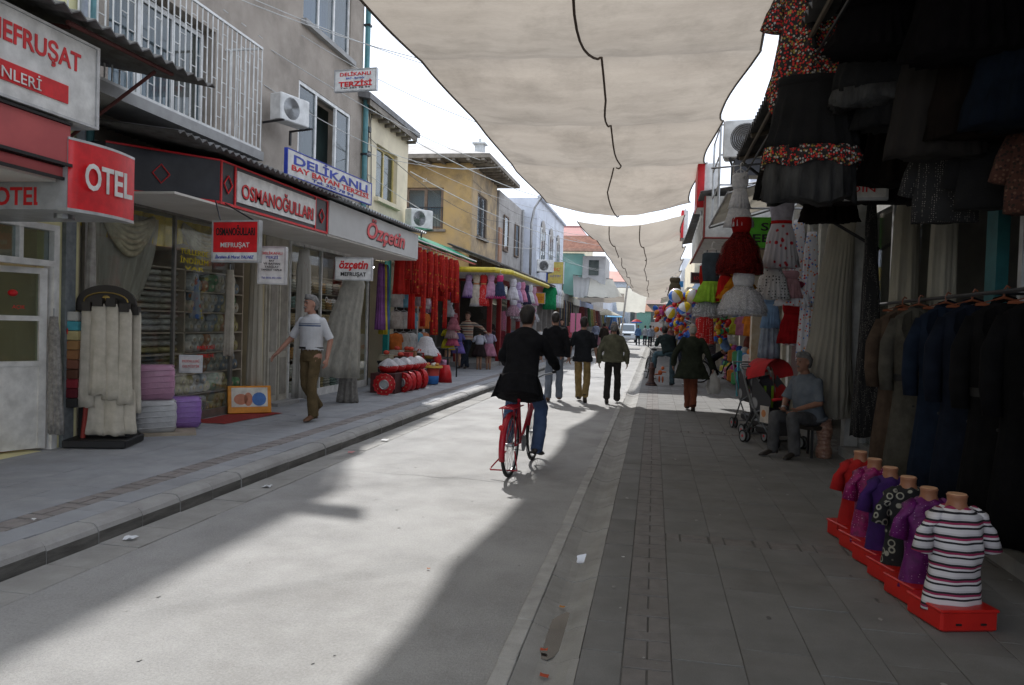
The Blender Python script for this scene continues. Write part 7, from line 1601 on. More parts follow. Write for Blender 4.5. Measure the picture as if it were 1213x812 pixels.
for x in (-.76, .76):
    for y in (1.4, -1.4):
        m = MB(); m.cyl((x - .09, y, .31), (x + .09, y, .31), .31, n=20); o = m.build('wheel', plain((.02, .02, .02), .8, key='tyre_rubber'), vn, world=False); m = MB(); m.cyl((x - .1, y, .31), (x + .1, y, .31), .18, n=14); m.build('rim', STEEL, o, world=False)
# ================= goods on the left pavement =================
rk_ = thing('textile_rack', 'black display rack hung with cream cloths and coloured samples outside the hotel entrance', 'display rack', (-5.7, 7.12, Z1), rad(18))
m = MB(); m.obox((0, 0, .05), (.62, .55, .08), bev=.01)
for x in (-.24, .24): m.box(x - .015, x + .015, -.015, .015, .09, 1.55)
m.obox((0, 0, .3), (.5, .05, .4)); m.build('stand', BLK, rk_, world=False)
m = MB(); pts = [V((.3 * math.cos(a), 0, 1.5 + .2 * math.sin(a))) for a in (math.pi * k / 12 for k in range(13))]; m.prism([p + V((0, .02, 0)) for p in pts] + [V((-.3, .02, 1.42)), V((.3, .02, 1.42))], (0, -.04, 0)); m.build('header_board', plain((.03, .025, .02), .5, key='header_black'), rk_, world=False)
m = MB(); m.tube([(.22 * math.cos(a), -.025, 1.52 + .1 * math.sin(a)) for a in (math.pi * k / 10 for k in range(11))], .008, 5); m.ell((0, -.025, 1.56), (.04, .008, .03)); m.build('gold_ornament', plain((.4, .28, .08), .4, .6, key='gold'), rk_, world=False)
for k, c in enumerate([(.45, .45, .42), (.08, .38, .45), (.5, .42, .2), (.36, .2, .08), (.3, .14, .06), (.2, .08, .05), (.12, .05, .03), (.22, .02, .03), (.12, .01, .02), (.03, .03, .03)]):
    m = MB(); m.obox((-.3, -.12, 1.36 - k * .1), (.17, .1, .095), bev=.008); m.build('sample_swatch', plain(c, .8), rk_, world=False)
CRT = mat('cream_towelling', (.55, .51, .43), (.42, .39, .32), sc=8, rough=.95, bump=.5, bsc=90)
for k, (x, yb, w_, z0, z1) in enumerate(((-.14, -.12, .075, 1.45, .42), (-.02, -.15, .085, 1.5, .55), (.1, -.13, .08, 1.5, .5), (.22, -.1, .085, 1.45, .45), (.3, .0, .06, 1.42, .35), (-.05, -.08, .1, .62, .13), (.12, -.08, .11, .64, .12), (.25, -.05, .09, .6, .14))):
    w_ *= .92; c = thing('cream_cloth_length', ['cream cloth hanging leftmost on the black rack front', 'cream cloth second from left on the black rack', 'cream cloth third from left on the black rack', 'cream cloth fourth from left on the black rack', 'narrow cream cloth on the right end of the black rack', 'lower cream cloth at the foot of the black rack, left', 'lower cream cloth at the foot of the black rack, middle', 'lower cream cloth at the foot of the black rack, right'][k], 'cloth', WM(rk_) @ V((x, yb, z0)), rad(18), 'cream cloths on the black rack')
    m = MB(); gprof(m, interp([(0, w_ * .7), (-.05, w_ * .9), (-(z0 - z1) * .6, w_), (-(z0 - z1), w_ * 1.15)], 4), 40, 4, .22, k, .35, .02); m.build('cloth', CRT, c, True, world=False)
    if k < 5: m = MB(); m.box(-w_ * .6, w_ * .6, -.045, .03, -.03, .06); m.build('clip_header', plain((.03, .025, .02), .5, key='header_black'), c, world=False)
strip('grey silver lace cloth hanging left of the black rack', -5.93, 6.66, 1.5, .32, .13, mat('silver_lace', (.3, .29, .27), (.16, .155, .15), sc=25, rough=.6, bump=.8, bsc=60), name='lace_cloth', folds=5, pull=.1, xs=.05)
m = MB(); m.cyl((-5.85, 6.98, .15), (-5.8, 7.0, .85), .025, n=8); m.obox((-5.7, 6.98, .18), (.25, .12, .05)); tag(m.build('red_stand_foot', plain((.3, .04, .03), .6), loc=(-5.8, 7, .15)), 'small red metal stand foot left of the black rack base', 'stand')
strip('long grey white curtain hanging at the hotel pilaster', -5.88, 7.1, 2.6, 1.4, .09, (.42, .4, .37), folds=4, name='curtain', cat='curtain')
def packet(lab, c, sz, col, rz=0., puff=.05, quilt=True, tilt=0.):
    t = thing('wrapped_quilt', lab, 'quilt', c, rz, 'plastic wrapped quilts under the display window'); m = MB(); hx, hy, hz = sz[0] / 2, sz[1] / 2, sz[2]
    n = 10; rings = []
    for i in range(9):
        f = i / 8; e = 1 - abs(2 * f - 1) ** 5; z = hz * f
        rings.append([V((hx * (.88 + .12 * e) * sgn(math.cos(a)) * abs(math.cos(a)) ** .35 * (1 + .03 * math.sin(f * 18 + a * 3)), hy * (.82 + .18 * e) * sgn(math.sin(a)) * abs(math.sin(a)) ** .4, z)) for a in (2 * math.pi * k / 36 for k in range(36))])
    m.loft(rings); m.build('quilt', mat('satin_%d_%d' % (int(col[0] * 100), int(col[2] * 100)), col, tuple(q * .75 for q in col), sc=6, rough=.3, bump=.9, bsc=14, spec=.6), t, True, world=False)
    m = MB()
    for k in range(5): z = hz * (.15 + .17 * k); m.tube([(-hx * .95, -hy - .004, z), (hx * .95, -hy - .004, z + .02)], .006, 5)
    m.tube([(-hx * .97, -hy * .6, hz * .97), (hx * .97, -hy * .6, hz * .97)], .009, 5); m.build('piping', mat('satin_%d_%d' % (int(col[0] * 100), int(col[2] * 100)), col), t, world=False)
    return t
def sgn(x): return 1 if x > 0 else -1
packet('white wrapped quilt at the bottom of the pile beside the black rack', (-5.72, 8.0, Z1 + .02), (.44, .3, .38), (.55, .56, .57), rad(35))
packet('pink wrapped quilt standing on the white one', (-5.74, 8.0, Z1 + .41), (.42, .28, .4), (.52, .27, .4), rad(35))
packet('purple wrapped quilt right of the white one on the pavement', (-5.68, 8.42, Z1 + .03), (.46, .26, .37), (.3, .16, .48), rad(35))
m = MB(); m.obox((-5.7, 8.2, Z1 + .015), (.6, .8, .03), MX.Rotation(rad(35), 3, 'Z')); tag(m.build('wooden_pallet', SHF, loc=(-5.65, 8.4, Z1)), 'thin board under the wrapped quilts', 'board')
s, M_ = hangsign('small_placard', 'small white placard with red letters above the purple quilt', (-5.78, 8.75, .93), rad(30), .24, .19, SIGNW, [('MODELLERİ', .04, .03, .2, REDL), ('GELMİŞTİR', -.03, .03, .2, REDL)], t=.02)
m = MB(); m.grid(lambda u, v: V((-5.98 + .55 * u + .12 * v, 8.98 + 1.35 * v, Z1 + .006 + .004 * math.sin(u * 9 + v * 14))), 10, 16)
mt = m.build('door_mat', mat('red_mat', (.3, .035, .03), (.22, .03, .028), sc=14, rough=.98, bump=.6, bsc=200), loc=(-5.7, 9.6, Z1)); tag(mt, 'worn red mat on the pavement before the display window', 'mat')
bx = thing('bedding_box', 'orange and white bedding box tilted against the display window corner', 'box', (-5.72, 10.1, Z1), rad(38)); tl = MX.Rotation(rad(-16), 3, 'X')
m = MB(); m.obox(tl @ V((0, 0, .2)), (.6, .12, .4), tl, bev=.006); m.build('carton', plain((.75, .3, .03), .45, key='orange_carton'), bx, world=False)
m = MB(); m.obox(tl @ V((0, -.063, .23)), (.5, .004, .28), tl); m.build('picture_panel', plain((.72, .7, .62), .5, key='carton_white'), bx, world=False)
m = MB()
for x, z, a, b, in ((-.12, .2, .1, .08), (-.02, .2, .06, .1)): 
    m.add([tl @ V((x + a * math.cos(t_), -.067, z + b * math.sin(t_))) for t_ in (2 * math.pi * k / 14 for k in range(14))], [tuple(range(14))])
m.build('printed_shape', plain((.6, .25, .15), .6, key='print_salmon'), bx, world=False)
m = MB(); m.add([tl @ V((.13 + .1 * math.cos(t_), -.0675, .2 + .1 * math.sin(t_))) for t_ in (2 * math.pi * k / 14 for k in range(14))], [tuple(range(14))]); m.build('printed_shape', plain((.08, .2, .5), .6, key='print_blue'), bx, world=False)
strip('long cream towel hanging in the display window corner', -5.86, 9.75, 2.2, 1.0, .14, CRT, name='cream_towel', cat='towel', folds=4, pull=.05)
strip('sheer curtain tied at the right edge of the display window', -5.8, 10.35, 2.6, .4, .2, SHEER, name='sheer_curtain', cat='curtain', folds=8, pull=.12)
TOYM = mat('patterned_toys', (.3, .35, .4), rough=.8, pat='flower', cols=[(.5, .4, .05), (.1, .2, .5), (.5, .15, .1)], psc=14, w=.4)
strip('patterned toy bag hanging inside the display window', -6.2, 9.4, 2.1, 1.5, .18, TOYM, name='toy_bag', cat='bag', folds=3)
# curtain with red flower trim by the narrow door, gathered net
strip('white curtain with red flower trim beside the narrow tailor door', -5.83, 11.95, 2.7, .2, .26, mat('trim_curtain', (.52, .51, .47), (.42, .41, .38), sc=6, rough=.95, st=(4, 4, .3), pat='dots', cols=[(.35, .1, .08)], psc=9, w=.1), name='trimmed_curtain', cat='curtain', folds=6, pull=.1)
NET2 = mat('cream_net', (.5, .48, .42), (.36, .35, .31), sc=16, rough=.95, bump=.7, bsc=70, trans=.25, st=(1, 1, .5))
strip('large cream net curtain flaring out below the small Özçetin sign', -4.85, 11.75, 2.3, .6, .42, NET2, name='net_curtain', cat='curtain', folds=12, pull=.5, thick=.3, xs=-.3)
strip('floral grey cloth bundle behind the bottom of the cream net curtain', -5.05, 12.1, .75, .15, .3, mat('grey_floral', (.16, .15, .14), (.25, .24, .22), sc=20, rough=.9), name='cloth_bundle', folds=5, pull=.1)
# ---- red fabric shop goods ----
REDS = mat('red_gold_organza', (.5, .02, .012), (.32, .012, .01), sc=9, rough=.7, trans=.3, pat='flower', cols=[(.5, .02, .012), (.55, .25, .03), (.5, .02, .012), (.6, .05, .02)], psc=16, w=.35)
REDP2 = mat('plain_red_organza', (.6, .02, .012), (.42, .015, .01), sc=7, rough=.7, trans=.35)
ords = ['first', 'second', 'third', 'fourth', 'fifth', 'sixth', 'seventh', 'eighth', 'ninth', 'tenth', 'eleventh', 'twelfth', 'thirteenth', 'fourteenth']
r6 = random.Random(6)
ords += ['fifteenth', 'sixteenth', 'seventeenth', 'eighteenth', 'nineteenth', 'twentieth', 'twenty-first', 'twenty-second', 'twenty-third', 'twenty-fourth']
for i in range(24):
    y = 15.55 + i * .15; zb = 3.05 - r6.uniform(.45, 1.05) if i not in (5, 6, 11, 17) else r6.uniform(1.1, 1.6)
    strip(f'red {"long trailing" if zb < 1.8 else "short"} fabric length, {ords[i]} from the camera under the green awning', -5.4 + .16 * (i % 3), y, 3.15, zb, r6.uniform(.12, .24) if zb > 1.8 else .12, REDS if i % 3 else REDP2, name='red_fabric', group='red fabrics under the green awning', folds=3 + i % 4, pull=r6.uniform(-.05, .25))
for i, c in enumerate([(.25, .1, .3), (.2, .08, .25), (.6, .5, .05), (.1, .15, .4)]): strip(f'{["plum", "violet", "yellow", "blue"][i]} scarf hanging just right of the Özçetin glass', -5.75, 15.35 + i * .13, 2.75, 1.35 - .1 * (i == 2), .12, c, name='scarf', cat='scarf', group='scarves at the shop edge')
tb = thing('goods_table', 'cluttered table of small boxes outside the red fabric shop', 'table', (-5.45, 15.9, Z1), 0)
m = MB(); m.box(-.3, .35, -.6, 1.1, .5, .54); m.build('tabletop', DKMET, tb, world=False)
for x in (-.27, .32):
    for y in (-.55, 1.05): m = MB(); m.box(x - .02, x + .02, y - .02, y + .02, 0, .5); m.build('leg', DKMET, tb, world=False)
m = MB(); m.box(-.25, .28, -.5, 1.0, .2, .22); m.build('shelf', DKMET, tb, world=False)
gc = [((.5, .45, .32), 'cream'), ((.05, .04, .03), 'dark brown'), ((.55, .2, .05), 'orange'), ((.5, .05, .05), 'red'), ((.6, .58, .5), 'white'), ((.25, .12, .06), 'tan')]
k = 0
for a in range(5):
    for b_ in range(2):
        c, nm = gc[k % 6]; k += 1; h_ = r6.uniform(.08, .2); x, y = -5.6 + b_ * .32, 15.45 + a * .34
        t = thing('small_box', f'{nm} small box {["at the near end", "second along", "in the middle", "fourth along", "at the far end"][a]} of the {"back" if b_ == 0 else "front"} row on the goods table', 'box', (x, y, Z1 + .54), r6.uniform(-.2, .2), 'small boxes on the goods table')
        m = MB(); m.obox((0, 0, h_ / 2), (.24, .26, h_), bev=.01); m.build('carton', plain(c, .7), t, world=False); m = MB(); m.obox((0, 0, h_), (.25, .27, .02)); m.build('lid', plain(tuple(q * .8 for q in c), .7), t, world=False)
        if a % 2 == 0: m = MB(); m.ell((0, 0, h_ + .05), (.07, .07, .05), 10, 7); m.build('ribbon_bow', plain((.6, .08, .05), .7), t, True, world=False)
# red round decorated drums/tambour baskets standing on edge
RSAT = mat('red_satin', (.55, .015, .02), (.42, .012, .015), sc=10, rough=.4, bump=.4)
def drum(lab, c, rz, r=.17):
    t = thing('henna_drum', lab, 'decorated drum', c, rz, 'red decorated drums on the pavement'); d = V((0, -1, 0))
    m = MB(); m.loft([m.ring((0, y, r), d, q, 28) for y, q in ((.05, r * .92), (.03, r), (-.03, r), (-.05, r * .9))]); m.build('frame', RSAT, t, True, world=False)
    m = MB(); m.tube([(r * .97 * math.cos(a) * (1 + .05 * math.sin(a * 14)), -.045, r + r * .97 * math.sin(a) * (1 + .05 * math.sin(a * 14))) for a in (2 * math.pi * k / 84 for k in range(85))], .014, 6); m.build('frill', RSAT, t, True, world=False)
    m = MB(); m.cyl((0, -.05, r), (0, -.062, r), r * .38, n=20); m.build('mirror', plain((.6, .62, .62), .2, .6, key='mirror_disc'), t, world=False)
    m = MB(); m.tube([(r * .42 * math.cos(a), -.06, r + r * .42 * math.sin(a)) for a in (2 * math.pi * k / 24 for k in range(25))], .012, 6); m.build('silver_ring', plain((.5, .5, .5), .3, .8, key='silver_trim'), t, True, world=False)
    m = MB()
    for k_ in range(10): a = 2 * math.pi * k_ / 10; m.ell((r * .72 * math.cos(a), -.055, r + r * .72 * math.sin(a)), (.012, .006, .012), 6, 4)
    m.build('sequin', plain((.6, .5, .3), .3, .6, key='sequin_gold'), t, world=False)
drum('red drum with silver centre standing nearest the cream net curtain', (-4.95, 13.6, Z1), rad(8), .2)
drum('red dotted drum second from the cream net curtain', (-4.82, 14.35, Z1), rad(-25), .19)
drum('red dotted drum third, turned sideways, with coloured beads', (-4.8, 14.7, Z1), rad(-48), .19)
drum('red dotted drum fourth, turned sideways', (-4.78, 15.0, Z1), rad(-48), .19)
drum('red dotted drum fifth and nearest the blue basket', (-4.76, 15.35, Z1), rad(-45), .2)
for i in range(5):
    t = thing('tulle_basket', f'red basket heaped with white tulle, {ords[i]} from the left above the drums', 'basket', (-5.1 + .03 * i, 14.2 + i * .38, Z1 + .42), 0, 'red baskets with white tulle above the drums')
    m = MB(); gprof(m, [(.1, .2), (.04, .19), (-.03, .14)], 40, 9, .12, i, .9, .01); m.build('basket', RSAT, t, True, world=False); m = MB(); gprof(m, interp([(.24, .02), (.21, .08), (.14, .16), (.09, .2)], 2), 60, 13, .18, i, .9, .03); m.build('tulle', LACEW, t, True, world=False)
m = MB(); m.box(-5.35, -4.85, 13.9, 16.0, Z1, Z1 + .38); tag(m.build('display_bench', plain((.08, .03, .03), .8), loc=(-5.1, 15, Z1)), 'low dark bench behind the red drums', 'bench')
t = thing('tulle_bonnet', 'large white frilled tulle bonnet on a gold basket right of the tulle row', 'basket', (-5.2, 17.0, Z1 + .6)); m = MB(); gprof(m, interp([(.46, .05), (.42, .14), (.25, .2), (.1, .3), (.02, .34)], 3), 60, 11, .12, 3, .9, .03); m.build('tulle', LACEW, t, True, world=False); m = MB(); gprof(m, [(.04, .28), (-.05, .24)], 30, 9, .03, 2, .9); m.build('basket', plain((.45, .28, .06), .5, key='gold_basket'), t, True, world=False)
m = MB(); m.box(-5.5, -4.95, 16.6, 18.3, Z1 + .5, Z1 + .54)
for y in (16.65, 18.25):
    for x in (-5.45, -5.0): m.box(x - .015, x + .015, y - .015, y + .015, Z1, Z1 + .5)
tag(m.build('low_table', BLK, loc=(-5.2, 17.4, Z1)), 'low black table under the white tulle bonnet', 'table')
t = thing('fringed_basket', 'round basket with gold rim and blue fringe at the right end of the drums', 'basket', (-4.85, 16.35, Z1)); m = MB(); m.cyl((0, 0, .02), (0, 0, .38), .15, .17, n=20); m.build('fringe_red', mat('red_blue_fringe', (.45, .06, .05), rough=.8, two=(.2, (.05, .2, .55))), t, True, world=False); m = MB(); m.cyl((0, 0, .38), (0, 0, .42), .24, n=20); m.build('rim', plain((.6, .4, .08), .4, key='gold_rim'), t, world=False)
for i in range(5): m = MB(); m.ell((.12 * math.cos(i * 1.3), .12 * math.sin(i * 1.3), .45), (.05, .05, .04), 8, 6); m.build('sweet', plain([(.6, .3, .1), (.7, .7, .65), (.6, .1, .1)][i % 3], .6), t, True, world=False)
m = MB(); m.ell((-4.95, 17.0, Z1 + .55), (.13, .13, .16), 14, 9); tag(m.build('red_bonnet', RSAT, loc=(-4.95, 17, Z1 + .4), smooth=True), 'rounded red satin bonnet behind the fringed basket', 'bonnet')
m = MB(); gprof(m, [(Z1 + .4, .1), (Z1 + .2, .15), (Z1, .17)], 30, 6, .08, 4, .8); m.v = [(x - 4.75, y + 17.1, z) for x, y, z in m.v]; tag(m.build('red_heart_cushion', RSAT, loc=(-4.75, 17.1, Z1), smooth=True), 'small red cushion standing right of the fringed basket', 'cushion')
m = MB(); m.obox((-5.35, 18.4, Z1 + .22), (.5, .7, .44), bev=.05); tag(m.build('pink_bundle', plain((.5, .22, .35), .6, key='pink_bundle'), loc=(-5.35, 18.4, Z1)), 'pink bundle under the folding rail by the yellow dress', 'bundle')
fr_ = MB(); fr_.tube([(-4.95, 18.0, Z1), (-4.95, 18.0, Z1 + .75), (-4.95, 18.9, Z1 + .75), (-4.95, 18.9, Z1)], .02); fr_.tube([(-5.4, 18.0, Z1), (-5.4, 18.0, Z1 + .75), (-5.4, 18.9, Z1 + .75), (-5.4, 18.9, Z1)], .02); fr_.tube([(-5.4, 18.0, Z1 + .74), (-4.95, 18.0, Z1 + .74)], .02); tag(fr_.build('folding_rail', DKMET, loc=(-5.2, 18.4, Z1)), 'black folding frame over the pink bundle', 'frame')
# wall of kids suits behind
sc_ = [((.5, .5, .48), 'grey white'), ((.55, .16, .04), 'orange'), ((.15, .35, .45), 'light blue'), ((.45, .42, .38), 'beige'), ((.5, .2, .1), 'rust')]
for r_ in range(3):
    for i in range(5):
        c, nm = sc_[(i * 2 + r_ * 3) % 5]
        top_(f'{nm} baby suit in the {["top", "middle", "bottom"][r_]} row, {ords[i]} from left on the red shop wall', (-6.05 - .0 * i, 17.3 + i * .55, 2.35 - r_ * .52), rad(60), c, .42, .19, .16, 'baby suits pinned on the red shop wall')
PINKD = (.55, .12, .3); LIL = (.42, .3, .5)
FGR = 'party dresses hung under the yellow edged canopy'
dress('pink and lilac frilled dress on the white canopy post', (-6.05, 19.7, 2.62), rad(8), top=PINKD, skirt=(.55, .3, .45), L=.75, bw=.13, sw=.2, group=FGR, frills=0)
dress('pink and white dress above the baby suits', (-5.6, 17.9, 2.55), rad(8), top=(.55, .3, .4), skirt=(.6, .5, .55), L=.55, bw=.13, sw=.2, group=FGR, sash=(.5, .03, .1))
dd_ = [(-5.62, (.42, .2, .45), LIL, 2, (.55, .05, .25), 'lilac frilled dress with magenta bands first from left along the yellow edge'),
       (-5.08, LIL, LIL, 0, (.12, .05, .25), 'plain lilac halter dress with a dark hem along the yellow edge'), (-4.86, (.58, .5, .4), (.58, .52, .45), 0, (.4, .4, .42), 'long cream dress with a peach sash along the yellow edge'),
       (-4.66, (.55, .04, .04), REDDOT, 0, None, 'small red dotted dress between the cream and pink ones'), (-4.45, (.55, .32, .48), (.55, .3, .45), 0, (.5, .04, .2), 'pink sleeveless dress with a bright pink hem'),
       (-4.2, (.55, .06, .18), (.04, .05, .1), 0, (.55, .06, .2), 'navy dress with hot pink collar and hem at the canopy corner')]
for x, a, b_, f, h_, lab in dd_: dress(lab, (x, 20.45, 2.95), rad(0), top=a, skirt=b_, L=.62 if 'cream' not in lab else .85, bw=.1, sw=.17, frills=f, hem=h_, group=FGR, sash=(.6, .25, .12) if 'cream' in lab else None)
for i, (c, nm) in enumerate([((.62, .6, .65), 'white'), ((.45, .35, .55), 'lilac white'), ((.6, .25, .38), 'pink'), ((.05, .05, .1), 'navy'), ((.65, .65, .68), 'white satin'), ((.55, .3, .42), 'rose')]):
    dress(f'{nm} party dress, {ords[i]} along the street side of the yellow edge', (-4.05, 21.6 + i * .75, 2.92 - (i % 2) * .05), rad(20), top=c, L=.6, bw=.11, sw=.19, wst=.4, group=FGR)
    dress(f'{["pale pink", "white", "bluish white", "rose", "pale rose", "white"][i]} tulle dress hanging lower, {ords[i]} along the street side', (-4.08, 21.9 + i * .75, 2.32 - (i % 3) * .07), rad(20), top=c, skirt=LACEW if i % 2 else mat('pink_tulle', (.6, .42, .5), (.5, .32, .4), sc=14, rough=.95, trans=.3), L=.45, bw=.11, sw=.21, wst=.35, pl=12, group=FGR)
for i, (x, z, c) in enumerate([(-5.75, 2.12, (.55, .55, .58)), (-5.6, 1.75, (.55, .2, .25)), (-5.65, 1.5, (.5, .35, .35)), (-5.62, 1.3, (.55, .12, .2))]):
    dress(f'{["silver white", "red pink", "pale pink", "pink and red"][i]} little dress, {ords[i]} down in the column left of the doorway', (x, 20.9, z + .1), 0, top=c, L=.42, bw=.12, sw=.2, frills=1 + i % 2, group='little dresses in a column by the doorway')
def stand_dress(lab, x, y, z0, c, sk, s=1., legs=True):
    t = thing('child_mannequin', lab, 'mannequin', (x, y, z0), rad(10), 'child mannequins before the dress shop')
    m = MB(); L = 1.05 * s
    for q in (-.045, .045): m.tube([(q, 0, 0), (q, 0, .45 * s)], [.03, .045], 8)
    m.ell((0, 0, .5 * s), (.1 * s, .07 * s, .1 * s)); m.tube([(0, 0, .8 * s), (0, 0, .93 * s)], .03 * s, 8); m.build('body', plain((.5, .3, .2), .5, key='mannequin_skin'), t, True, world=False)
    m = MB(); gprof(m, interp([(.9 * s, .08 * s), (.8 * s, .12 * s), (.65 * s, .1 * s)], 2), 24, 4, .02, 1, .6); m.build('bodice', cloth(c), t, True, world=False)
    m = MB(); gprof(m, interp([(.66 * s, .1 * s), (.5 * s, .16 * s), (.34 * s, .2 * s)], 2), 40, 8, .12, 1, .6); m.build('skirt', cloth(sk), t, True, world=False)
    for q in (-1, 1): m = MB(); m.capsule((q * .11 * s, 0, .84 * s), (q * .16 * s, 0, .74 * s), .04 * s, .035 * s, 8); m.build('sleeve', cloth(c), t, True, world=False)
stand_dress('child mannequin in a bright yellow dress by the doorway', -5.78, 21.0, Z1 + .25, (.6, .5, .04), (.6, .5, .04), 1.05)
stand_dress('child mannequin in a blue and purple dress behind the yellow one', -5.55, 21.3, Z1 + .15, (.12, .12, .35), (.2, .15, .45), 1.05)
stand_dress('child mannequin in a white shirt and dark shorts right of the leaning man', -5.15, 22.3, Z1, (.62, .65, .75), (.04, .03, .03), 1.15)
stand_dress('child mannequin in a pink dress right of the white shirted one', -4.9, 22.5, Z1, (.5, .45, .6), (.55, .25, .35), 1.2)
for i, (x, y, c, sk) in enumerate([(-4.5, 26.2, (.1, .12, .2), (.6, .6, .62)), (-4.35, 27.2, (.5, .2, .35), (.55, .25, .4)), (-4.5, 28.3, (.45, .05, .08), (.5, .06, .1)), (-4.4, 29.5, (.6, .6, .6), (.5, .48, .4)), (-4.3, 31, (.3, .3, .5), (.6, .5, .4))]):
    stand_dress(f'child mannequin in a {["navy and white", "pink", "red", "white and beige", "lilac and cream"][i]} outfit farther along the left pavement', x, y, Z1, c, sk, 1.25)
for i, (y, c, nm) in enumerate([(34.5, (.02, .25, .1), 'green'), (35.4, (.6, .62, .7), 'bluish white'), (36.4, (.65, .66, .68), 'white'), (37.3, (.6, .58, .52), 'cream')]):
    top_(f'{nm} garment hanging high above the dark open shop', (-4.75, y, 3.35), rad(30), c, 1.05 if i < 1 else .9, .32, .3, 'garments high above the dark open shop')
for i in range(12):
    c = [(.12, .08, .05), (.05, .06, .09), (.2, .18, .14), (.03, .03, .03)][i % 4]
    strip(f'{["brown", "navy", "tan", "black"][i % 4]} long coat in the row outside the deep dark shop, {ords[i]} from the camera', -4.9, 38.3 + i * .6, 2.9, 1.3, .3, c, name='hanging_coat', cat='coat', group='coats outside the deep dark shop', folds=4, pull=.05)
for i in range(14):
    c = col8[(i * 3) % 7]; strip(f'{c[1]} garment hanging in the far left stalls, {ords[i]} from the camera', -4.4 + .05 * (i % 3), 46.5 + i * 1.5, 2.7, 1.5, .35, tuple(q * .25 + .06 for q in c[0]), name='hanging_garment', cat='garment', group='garments in the far left stalls', folds=3)
for i in range(9):
    c = [((.1, .2, .45), 'blue'), ((.5, .5, .5), 'grey'), ((.05, .05, .06), 'black'), ((.45, .35, .2), 'tan')][i % 4]
    strip(f'{c[1]} cloth hanging beyond the van on the left, {ords[i]} in line', -4.2, 80 + i * 3, 2.7, 1.2, .6, c[0], name='hanging_garment', cat='garment', group='far garments beyond the van', folds=3)
for i, (x, y) in enumerate(((-3.55, 33.5), (-3.3, 33.6))):
    t = thing('dotted_board', f'{["left", "right"][i]} one of two upright pink and yellow dotted boards on the left pavement', 'board', (x, y, Z1), 0, 'pink dotted boards'); m = MB(); m.obox((0, 0, 1.52), (.2, .05, .85), bev=.01); m.build('panel', mat('pink_dots', (.65, .2, .33), rough=.7, pat='dots', cols=[(.65, .6, .2)], psc=16, w=.3), t, world=False); m = MB(); m.cyl((0, 0, 0), (0, 0, 1.1), .015, n=6); m.build('post', STEEL, t, world=False)
t = thing('parasol', 'small red and blue parasol far down the street right of the van', 'parasol', (-2.0, 88, 0)); m = MB(); m.loft([[V((r * math.cos(a), r * math.sin(a), z)) for a in (2 * math.pi * k / 12 for k in range(12))] for z, r in ((2.15, .6), (2.35, .35), (2.45, .05))]); m.build('canopy', plain((.55, .08, .07), .8, key='parasol_red'), t, world=False); m = MB(); m.cyl((0, 0, 0), (0, 0, 2.5), .03); m.build('pole', STEEL, t, world=False); m = MB(); m.loft([[V((r * math.cos(a), r * math.sin(a), z)) for a in (2 * math.pi * k / 12 for k in range(12))] for z, r in ((2.02, .62), (2.15, .61))]); m.build('valance', plain((.05, .15, .5), .8, key='parasol_blue'), t, world=False)

